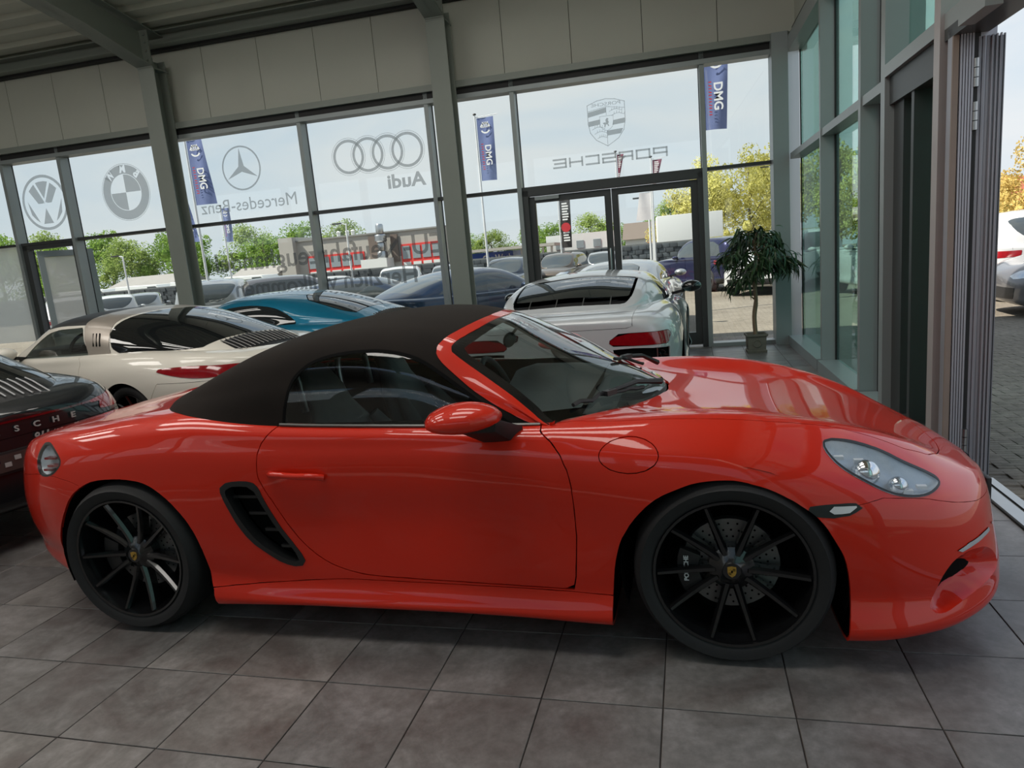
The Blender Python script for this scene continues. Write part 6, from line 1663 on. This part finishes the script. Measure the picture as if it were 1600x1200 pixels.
# ---------------------------------------------------------------- block wall
BLK = plain('block_anthracite', (0.035, 0.045, 0.055, 1), .8, var=.35, scale=1.6, bump=.4, coord='Object')
BLK2 = plain('block_slate', (0.06, 0.075, 0.088, 1), .8, var=.3, scale=1.6, bump=.4)
MORT = plain('wall_core', (0.14, 0.15, 0.15, 1), .9, var=.2)
WY = 38.0; wz0 = gz(0, WY)
g = Geo(); g.box((-20.5, WY + .2, wz0 + .92), (57, .3, 1.84)); bwall = g.obj('garden_wall', MORT)
tag(bwall, 'dark block wall closing the far side of the car park', 'wall')
rnd = random.Random(3); bp_ = {}
def blk(k): 
    if k not in bp_:
        g = Geo(); g.box((0, 0, 0), (.40, .26, .235)); bp_[k] = g.obj('block', BLK if k == 0 else BLK2, bwall, bevel=.012); bp_[k].hide_render = False; return bp_[k], True
    return bp_[k], False
rs = Geo(); cand = []
for r_ in range(7):
    for i in range(int(57 / .42)):
        x = -49 + i * .42 + (.21 if r_ % 2 else 0); z = wz0 + .14 + r_ * .25; cand.append((x, r_, z))
vis = [c for c in cand if -3.6 < c[0] < 5.2]; vis += [c for c in cand if -11.2 < c[0] <= -7.4]
vis = set(vis[:298])
for c in cand:
    x, r_, z = c; pr_ = .05 if (r_ + int((x + 49) / .42)) % 2 else 0.0; y = WY - .06 - pr_
    if c in vis:
        k = rnd.choice((0, 1, 0)); b, new = blk(k)
        if not new: b = b.copy(); COL.objects.link(b); b.parent = bwall
        b.location = (x, y, z)
    else: rs.box((x, y, z), (.40, .26, .235))
o = rs.obj('block_field', BLK, bwall); o['kind'] = 'stuff'

# ---------------------------------------------------------------- workshop with red window frames
REND = plain('grey_render', (0.36, 0.345, 0.32, 1), .85, var=.08, scale=.3)
REDF = plain('red_frame', (0.62, 0.035, 0.03, 1), .5, var=.08)
PANE = dark_gloss('far_pane', (0.22, 0.26, 0.28, 1)); WHP = plain('white_cladding', (0.62, 0.64, 0.64, 1), .6, var=.05)
BRD = plain('brown_shutter', (0.13, 0.10, 0.085, 1), .6, var=.15)
wz = gz(-20, 50)
ws_ = empty('workshop_building', (0, 50, wz), 0, 'flat-roofed grey workshop with red-framed windows beyond the car park', 'building')
def wsb(name, m, x0, x1, z0, z1, y0=-.1, y1=.0, par=None):
    g = Geo(); g.box(((x0 + x1) / 2, (y0 + y1) / 2, (z0 + z1) / 2), (x1 - x0, y1 - y0, z1 - z0)); return g.obj(name, m, par or ws_)
wsb('wall', REND, -28.6, -15.6, 0, 4.65, 0, 3); wsb('wall', REND, -29.9, -28.6, 0, 5.0, -.6, 6)
wsb('roof_edge', plain('roof_edge', (.20, .20, .19, 1), .6, var=.1), -28.7, -15.5, 4.60, 4.72, -.12, .1)
wsb('shutter', BRD, -22.1, -21.25, 2.3, 4.45, -.12); wsb('shutter', BRD, -20.2, -19.6, 2.3, 4.45, -.12)
for (x0, x1, z0, z1, n, rows) in ((-27.7, -22.6, 1.1, 3.35, 5, 2), (-19.4, -15.9, 1.1, 3.6, 4, 2)):
    f = wsb('window_frame', REDF, x0, x1, z0, z1, -.10, .0)
    for i in range(n):
        for k in range(rows):
            a = x0 + .12 + (x1 - x0 - .12) * i / n; b = x0 + (x1 - x0) * (i + 1) / n - .12 + .0; c0 = z0 + .15 + (z1 - z0 - .1) * k / rows; c1 = z0 + (z1 - z0) * (k + 1) / rows - .15
            g = Geo(); g.box(((a + b) / 2, -.12, (c0 + c1) / 2), (b - a, .05, c1 - c0)); g.obj('pane', PANE if k else WHP, f)
duct = empty('exhaust_duct', (0, 0, 0), parent=ws_)
for (z0, z1, r_) in ((2.4, 3.2, .42), (3.2, 3.9, .30), (3.9, 4.5, .48), (4.5, 5.3, .30)):
    g = Geo(); g.lathe([(r_ * .8, z0), (r_, z0 + .1), (r_, z1 - .1), (r_ * .8, z1)], 14, (-20.75, -.7, 0)); g.obj('duct_section', M_ALU, duct, True, 40)
g = Geo(); g.box((-21.2, -.8, 2.0), (2.2, 1.4, 1.3)); g.obj('duct_housing', WHP, ws_)
for x in (-25.2, -24.4, -23.9):
    g = Geo(); g.lathe([(.14, 4.7), (.16, 5.05), (.20, 5.1), (.05, 5.2)], 10, (x, 1.0, 0)); g.obj('roof_vent', WHP, ws_, True, 40)
# car wash
cz = gz(-14, 60)
cw = empty('car_wash', (0, 60, cz), 0, 'low blue car wash hall with white lettering Car Wash', 'building')
BLU = plain('blue_cladding', (0.012, 0.06, 0.36, 1), .5, var=.06)
g = Geo(); g.box((-15.1, 1.5, 1.3), (4.6, 3, 2.5)); g.obj('hall', BLU, cw)
g = Geo(); g.box((-13.2, 1.0, 2.75), (9.0, 4.6, .25)); g.obj('roof', REND, cw)
for x in (-12.0, -11.0, -10.0, -9.2):
    g = Geo(); g.box((x, 0, 1.3), (.18, .18, 2.6)); g.obj('post', WHP, cw)
V, F = text_mesh('Car Wash', .85, .01, bold=.02); mesh_obj('lettering', [(-14.3 + v.x * .8, -.02 - v.z, 1.95 + v.y) for v in V], F, M_WHITE, cw)
# white trailer box behind the wall
tz = gz(3, 42)
tr = empty('box_trailer', (2.75, 42.5, tz), math.radians(4), 'long white box trailer standing behind the block wall', 'trailer')
g = Geo(); g.box((0, 1.2, 2.0), (3.9, 2.4, 2.9)); g.obj('box', WHP, tr, bevel=.03)
g = Geo(); g.box((0, -.02, .54), (3.9, .08, .12)); g.obj('side_rail', REDF, tr)
for q in (-1.4, -.6, 1.5):
    g = Geo(); g.lathe([(.0001, -.1), (.46, -.1), (.48, .15), (.0001, .15)], 18, (q, .2, .48), 'y'); g.obj('wheel', M_TYRE, tr, True, 40)
# far fences, sheds, houses
def shed(name, label, cat, x, y, w, d_, h, m, roof=None, rm=None):
    z = gz(x, y); r = empty(name, (x, y, z), 0, label, cat)
    g = Geo(); g.box((0, d_ / 2, h / 2), (w, d_, h)); g.obj('wall', m, r)
    if roof:
        g = Geo(); g.add([(-w / 2 - .3, -.3, h), (w / 2 + .3, -.3, h), (w / 2 + .3, d_ + .3, h), (-w / 2 - .3, d_ + .3, h), (-w / 2 - .3, d_ / 2, h + roof), (w / 2 + .3, d_ / 2, h + roof)], [(0, 1, 5, 4), (2, 3, 4, 5), (0, 4, 3), (1, 2, 5), (0, 3, 2, 1)]); g.obj('roof', rm, r)
    return r
ROOFG = plain('roof_grey', (0.27, 0.26, 0.25, 1), .8, var=.12, scale=.8); ROOFR = plain('roof_red', (0.30, 0.08, 0.05, 1), .8, var=.15, scale=.8)
s_ = shed('low_building', 'low white shed with a grey roof before the left trees', 'building', -42.0, 47, 6, 5, 2.1, WHP, .9, ROOFG)
shed('low_building', 'small white house with a grey roof above the grey estate', 'building', -32.5, 49, 4, 4, 2.0, WHP, .9, ROOFG)
s_ = shed('low_building', 'pale flat-roofed building beyond the left door leaf', 'building', -7.2, 64, 6.5, 5, 3.6, WHP)
for x in (-2.0, 0, 1.6):
    g = Geo(); g.box((x, -.03, 2.6), (.7, .06, .7)); g.obj('window', PANE, s_)
shed('low_building', 'distant house with a brown roof beyond the right door leaf', 'house', -1.4, 75, 5, 5, 2.8, WHP, 1.8, plain('roof_brown', (.16, .13, .11, 1), .8, var=.1))
rh = shed('red_house', 'red gabled house among the trees at the right edge', 'house', 27.2, 61, 7, 7, 2.9, plain('red_timber', (0.36, 0.03, 0.025, 1), .7, var=.1), 2.0, ROOFR)
for x in (-2.2, 0, 2.2):
    g = Geo(); g.box((x, -.04, 1.9), (1.0, .08, 1.1)); f = g.obj('window_frame', WHP, rh); g = Geo(); g.box((x, -.09, 1.9), (.75, .03, .85)); g.obj('pane', PANE, f)
for k, x in enumerate(np.arange(-13.0, 2.5, 2.6)):
    z = gz(x, 60 + .6 * k); r = empty('red_trailer', (x, 60 + .4 * k, z), 0, 'red low-loader frame in the row beyond the block wall, %s from the left' % ('first', 'second', 'third', 'fourth', 'fifth', 'sixth')[k], 'trailer', 'red low-loaders')
    g = Geo(); g.box((0, 0, 1.95), (2.3, 1.2, .22)); g.obj('top_beam', REDF, r)
    for q in (-1.0, -.35, .35, 1.0):
        g = Geo(); g.box((q, 0, 1.2), (.14, 1.0, 1.6)); g.obj('stanchion', REDF, r)
names = ('first', 'second', 'third', 'fourth', 'fifth', 'sixth')
for k, (x, y, w) in enumerate(((-41, 36.5, 5), (-36, 36.8, 4.6), (-31.3, 37.0, 4.4), (-27.0, 37.2, 4.0))):
    z = gz(x, 39) ; r = empty('delivery_van', (x, 40.5, z), 0, 'white van roof showing over the block wall, %s from the left' % names[k], 'van', 'white vans behind the wall')
    g = Geo(); V = [(-w / 2, 0, .4), (w / 2 - .2, 0, .4), (w / 2, 0, .9), (w / 2 - .25, 0, 1.25), (w / 2 - .95, 0, 2.05), (-w / 2 + .05, 0, 2.12)]
    g.prism([(a, c) for a, b, c in V], lambda a, b, t: (a, 2.0 * t, b)); g.obj('van_body', WHP, r, bevel=.06)
    g = Geo(); g.prism([(w / 2 - .35, 1.3), (w / 2 - 1.0, 1.95), (w / 2 - 1.7, 1.95), (w / 2 - 1.7, 1.3)], lambda a, b, t: (a, -.02 - .01 * t, b)); g.obj('cab_window', M_CARWIN2, r)
    for q in (-w / 2 + .9, w / 2 - .8):
        g = Geo(); g.lathe([(.0001, -.05), (.34, -.05), (.36, .1), (.0001, .1)], 16, (q, 0, .36), 'y'); g.obj('wheel', M_TYRE, r, True, 40)
# ---------------------------------------------------------------- flags, masts and lamps
MAST = plain('white_mast', (0.60, 0.62, 0.64, 1), .4, var=.04)
FBLUE = plain('flag_blue', (0.125, 0.165, 0.34, 1), .8, var=.15, scale=2); FBLK = plain('flag_black', (0.02, 0.018, 0.02, 1), .8, var=.15)
FPUR = plain('flag_maroon', (0.14, 0.03, 0.06, 1), .8, var=.15)
def cloth(w, h, waves, m, par, name='flag_cloth', off=0.0, ph=0.0, lean=0.0):
    V = []; F = []; nx_, nz_ = 8, 14
    for j in range(nz_ + 1):
        for i in range(nx_ + 1):
            t = i / nx_; s_ = j / nz_
            V.append((off + w * t * (1 - .12 * s_) + lean * s_ * t, waves * math.sin(ph + 5 * t + 3 * s_) * t, -h * s_ - .04 * h * t * math.sin(3 * s_)))
    for j in range(nz_):
        for i in range(nx_): a = j * (nx_ + 1) + i; F.append((a, a + 1, a + nx_ + 2, a + nx_ + 1))
    o = mesh_obj(name, V, F, m, par, True); return o
def flag(x, y, H, w, h, m, label, text=None, z_top=None, lean=0.0, logo=True, ph=0.0, bar=True, tilt=0):
    z = gz(x, y); r = empty('flagpole', (x, y, z), 0, label, 'flag')
    g = Geo(); g.tube([(0, 0, 0), (0, 0, H * .5), (0, 0, H)], [.05, .042, .03], 8); g.obj('pole', MAST, r, True)
    g = Geo(); g.sphere((0, 0, H), (.07, .07, .04), 8, 6); g.obj('finial', M_BLK, r, True)
    if bar: g = Geo(); g.tube([(0, 0, H - .12), (w + .2, 0, H - .08)], .012, 5); g.obj('cross_arm', MAST, r)
    zt = H - .15; fo = empty('banner', (0.04, 0, zt), parent=r)
    cl = cloth(w, h, .05, m, fo, off=.02, ph=ph, lean=lean)
    def onf(V, F, nm, mm):
        mesh_obj(nm, [(.02 + a + lean * (-b / h) * (a / w), -.07, b) for a, b in V], F, mm, fo)
    if logo:
        onf(*comb(ring(w * .22, w * .30, 20, .2, PI - .2, (w * .5, -h * .17)), ring(w * .22, w * .30, 20, PI + .5, 2 * PI - .5, (w * .5, -h * .17)),
            strokes([((w * (.36 + .1 * k), -h * .15), (w * (.36 + .1 * k), -h * .08)) for k in range(4)], w * .05), strokes([((w * .3, -h * .155), (w * .7, -h * .155))], w * .05)), 'roundel', M_WHITE)
    if text == '#':   # too small to read in the photograph: rows of pale strokes
        onf(*strokes([((w * .28, -h * (.08 + .055 * k)), (w * (.72 if k % 3 else .62), -h * (.08 + .055 * k))) for k in range(15) if k not in (7, 8, 9)], h * .030), 'print', M_WHITE)
    elif text:
        V, F = text_mesh(text, w * .50 if logo else w * .42, 0, bold=.006)
        if tilt: pass
        onf([(w * .55 + v.y * 1.0, -h * (.60 if logo else .5) - v.x) for v in V], F, 'lettering', M_WHITE)
        if logo:
            onf(*strokes([((w * .20, -h * (.42 + .04 * k)), (w * .28, -h * (.42 + .04 * k + (.008 if k % 2 else 0)))) for k in range(11)], w * .045), 'small_lettering', M_REDPRINT)
    return r
flag(-14.45, 20, 6.75, .66, 2.2, FBLUE, 'blue banner with white letters right beside the left column', 'DMG', lean=.25)
flag(-4.92, 24, 6.95, .66, 2.25, FBLUE, 'blue banner with white letters on a tall mast right of the right-hand column', 'DMG')
flag(2.95, 14, 5.6, .50, 1.62, FBLUE, 'large blue banner with white letters in the top right rear pane', 'DMG', bar=False)
flag(-20.7, 30, 5.6, .45, 1.7, FBLUE, 'small blue banner hanging below the reversed serif lettering', 'DMG', bar=False, ph=1.0)
flag(-22.3, 29, 5.9, .45, 1.9, FBLUE, 'small blue banner with a wavy edge, right of the left column', 'DMG', bar=False, ph=2.0, lean=.4)
fb_ = flag(-4.3, 37, 4.75, .62, 2.6, FBLK, 'black and white banner with a red dot, seen through the left door leaf', '#', logo=False)
g = Geo(); g.lathe([(.0001, 0), (.26, 0)], 16, (.36, -.10, 3.1), 'y'); g.obj('red_disc', M_REDPRINT, fb_)
flag(-.36, 30, 5.85, .30, 1.3, FPUR, 'maroon banner on a mast behind the door post', '#', logo=False, lean=-.3)
flag(1.15, 30, 5.45, .42, 1.3, FPUR, 'maroon and white banner above the right door leaf', '#', logo=False, lean=-.35)
fw = flag(.95, 33, 4.35, -.6, 1.3, plain('flag_white', (.6, .58, .6, 1), .8, var=.1), 'white slanting banner beside the box trailer', None, logo=False, lean=-.3)
def lamp(x, y, H, label, dx=-.7):
    r = empty('street_lamp', (x, y, gz(x, y)), 0, label, 'street lamp')
    g = Geo(); g.tube([(0, 0, 0), (0, 0, H * .9), (.02, 0, H), (dx * .4, 0, H + .08)], [.06, .05, .04, .03], 8); g.obj('pole', MAST, r, True)
    g = Geo(); g.box((dx * .75, 0, H + .09), (abs(dx) * .8, .2, .08)); g.obj('lamp_head', M_BLK, r, bevel=.02)
lamp(.67, 36, 4.1, 'street lamp in front of the block wall, right door leaf')
lamp(-31.0, 34, 3.8, 'street lamp before the trees, left of the left column')
lamp(-15.8, 34, 4.3, 'street lamp in front of the workshop')
lamp(-37.5, 30, 6.4, 'tall street lamp under the leftmost window emblem')
lamp(8.6, 52, 6.5, 'tall thin lamp mast among the yellow trees')

# ---------------------------------------------------------------- trees: crowns of small leaves around dark inner masses, trunk and limbs
def leafmat(name, cols):
    m, nt = newmat(name)
    ge = nt.nodes.new('ShaderNodeNewGeometry'); n = noise(nt, 1.3, 4, .7, vec=ge.outputs['Position'])
    r = nt.nodes.new('ShaderNodeValToRGB'); r.color_ramp.elements[0].position = .3; r.color_ramp.elements[1].position = .72
    r.color_ramp.elements[0].color = cols[0]; r.color_ramp.elements[1].color = cols[2]; e = r.color_ramp.elements.new(.52); e.color = cols[1]
    nt.links.new(n.outputs['Fac'], r.inputs[0])
    d = nt.nodes.new('ShaderNodeBsdfDiffuse'); t = nt.nodes.new('ShaderNodeBsdfTranslucent'); mx = nt.nodes.new('ShaderNodeMixShader'); mx.inputs[0].default_value = .4
    nt.links.new(r.outputs[0], d.inputs[0]); nt.links.new(r.outputs[0], t.inputs[0]); nt.links.new(d.outputs[0], mx.inputs[1]); nt.links.new(t.outputs[0], mx.inputs[2])
    out(nt, mx.outputs[0]); return m
TG = leafmat('leaves_green', ((0.09, 0.17, 0.035, 1), (0.21, 0.34, 0.07, 1), (0.40, 0.52, 0.14, 1)))
TM = leafmat('leaves_mid', ((0.14, 0.20, 0.06, 1), (0.30, 0.40, 0.11, 1), (0.52, 0.58, 0.22, 1)))
TY = leafmat('leaves_yellow', ((0.38, 0.36, 0.12, 1), (0.62, 0.60, 0.20, 1), (0.86, 0.82, 0.42, 1)))
TO = leafmat('leaves_orange', ((0.40, 0.30, 0.10, 1), (0.68, 0.52, 0.18, 1), (0.86, 0.74, 0.36, 1)))
BRK = plain('tree_bark', (0.14, 0.12, 0.09, 1), .9, var=.2, scale=4)
def tree_proto(seed, n, mat, core=True):
    r = random.Random(seed); V = []; F = []; cl = []
    for k in range(16):
        a = r.uniform(0, 2 * PI); h = r.uniform(.22, .93); rad = .42 * math.sin(PI * min(.95, max(.18, h))) * r.uniform(.35, 1)
        cl.append((math.cos(a) * rad, math.sin(a) * rad, h, r.uniform(.12, .22)))
    for k in range(n):
        cx, cy, cz_, cr_ = r.choice(cl); d = Vector((r.gauss(0, 1), r.gauss(0, 1), r.gauss(0, 1))).normalized() * cr_ * (r.random() ** .35)
        p = Vector((cx, cy, cz_)) + d; s_ = r.uniform(.010, .020); u_ = Vector((r.gauss(0, 1), r.gauss(0, 1), r.gauss(0, 1))).normalized(); v_ = u_.orthogonal().normalized(); i = len(V)
        V += [p - u_ * s_, p - v_ * s_ * .6, p + u_ * s_, p + v_ * s_ * .6]; F.append((i, i + 1, i + 2, i + 3))
    me = bpy.data.meshes.new('foliage'); me.from_pydata([tuple(v) for v in V], [], F); me.materials.append(mat)
    g = Geo()
    for cx, cy, cz_, cr_ in cl: g.sphere((cx, cy, cz_), cr_ * .28, 7, 5)
    mc = bpy.data.meshes.new('inner'); mc.from_pydata(g.V, [], g.F); mc.materials.append(mat)
    g = Geo(); g.tube([(0, 0, 0), (.01, 0, .3), (0, .01, .6), (.01, 0, .85)], [.022, .018, .010, .004], 7)
    for k in range(5):
        a = r.uniform(0, 2 * PI); g.tube([(0, 0, .25 + .1 * k), (.15 * math.cos(a), .15 * math.sin(a), .42 + .1 * k)], [.010, .004], 5)
    mt = bpy.data.meshes.new('trunk'); mt.from_pydata(g.V, [], g.F); mt.materials.append(BRK)
    return me, mc, mt
ORD = ['first', 'second', 'third', 'fourth', 'fifth', 'sixth', 'seventh', 'eighth', 'ninth', 'tenth', 'eleventh', 'twelfth', 'thirteenth', 'fourteenth', 'fifteenth', 'sixteenth', 'seventeenth', 'eighteenth', 'nineteenth', 'twentieth']
def plant_row(protos, spots, what, group):
    spots = sorted(spots, key=lambda s_: s_[0] / s_[1])
    for k, (x, y, H, W) in enumerate(spots):
        me, mc, mt = protos[k % len(protos)]
        t = empty('tree', (x, y, gz(x, y)), rnd.uniform(0, 6.28), '%s, %s from the left' % (what, ORD[k]), 'tree', group)
        for nm, m_, kd in (('foliage', me, 'stuff'), ('inner_crown', mc, None), ('trunk', mt, None)):
            o = bpy.data.objects.new(nm, m_); link(o, t); o.scale = (W, W, H)
            if kd: o['kind'] = kd
PG = [tree_proto(1, 5200, TG), tree_proto(2, 5200, TM), tree_proto(4, 5200, TG)]
PY_ = [tree_proto(7, 7000, TY), tree_proto(8, 7000, TY)]
PO = [tree_proto(9, 7000, TO), tree_proto(10, 7000, TY)]
plant_row(PG, [(-62, 57, 8.4, 8), (-57.5, 54, 7.6, 7), (-53, 56, 7.9, 8), (-49, 54, 6.6, 7), (-45.5, 56, 7.6, 7.5), (-41.5, 55, 6.4, 7), (-38, 57, 7.0, 7), (-35, 55, 6.2, 6.5), (-32, 57, 6.8, 7), (-29.5, 60, 6.6, 7), (-66, 55, 8.8, 8)], 'green tree in the belt behind the white vans', 'green tree belt')
plant_row(PG, [(-27, 88, 6.0, 8), (-22, 86, 5.6, 7.5), (-17.5, 88, 6.2, 8), (-13, 84, 6.0, 7.5), (-9, 86, 6.4, 8), (-5.2, 84, 5.2, 7), (-2, 88, 5.6, 8), (.8, 80, 6.6, 6)], 'distant green tree beyond the car wash and door leaves', 'distant tree line')
plant_row(PY_, [(2.0, 62, 6.6, 6), (4.6, 60, 8.4, 6.5), (7.5, 58, 8.8, 7), (10.6, 60, 9.0, 7.5), (14.2, 58, 8.8, 7.5)], 'tall yellow-green spring tree behind the trailer and yard', 'yellow-green trees')
plant_row(PO, [(17.8, 56, 8.4, 7), (21.5, 54, 7.2, 7), (24.4, 50, 6.8, 6), (28.6, 56, 7.0, 6), (32.5, 54, 8.0, 8)], 'orange-yellow tree beyond the open doorway', 'orange-yellow trees')
# clipped hedge under the trees
HG = Geo(); r5 = random.Random(21)
for k in range(9000):
    x = r5.uniform(-66, -29); z = r5.uniform(0, 1.7); y = 50.5 + r5.uniform(-.5, .5); s_ = .10; u_ = Vector((r5.gauss(0, 1), r5.gauss(0, 1), r5.gauss(0, 1))).normalized(); v_ = u_.orthogonal()
    p = Vector((x, y, z + gz(x, y))); HG.add([p - u_ * s_, p - v_ * s_, p + u_ * s_, p + v_ * s_], [(0, 1, 2, 3)])
o = HG.obj('hedge', TG); tag(o, 'bright green hedge running below the left tree belt', 'hedge', kind='stuff')
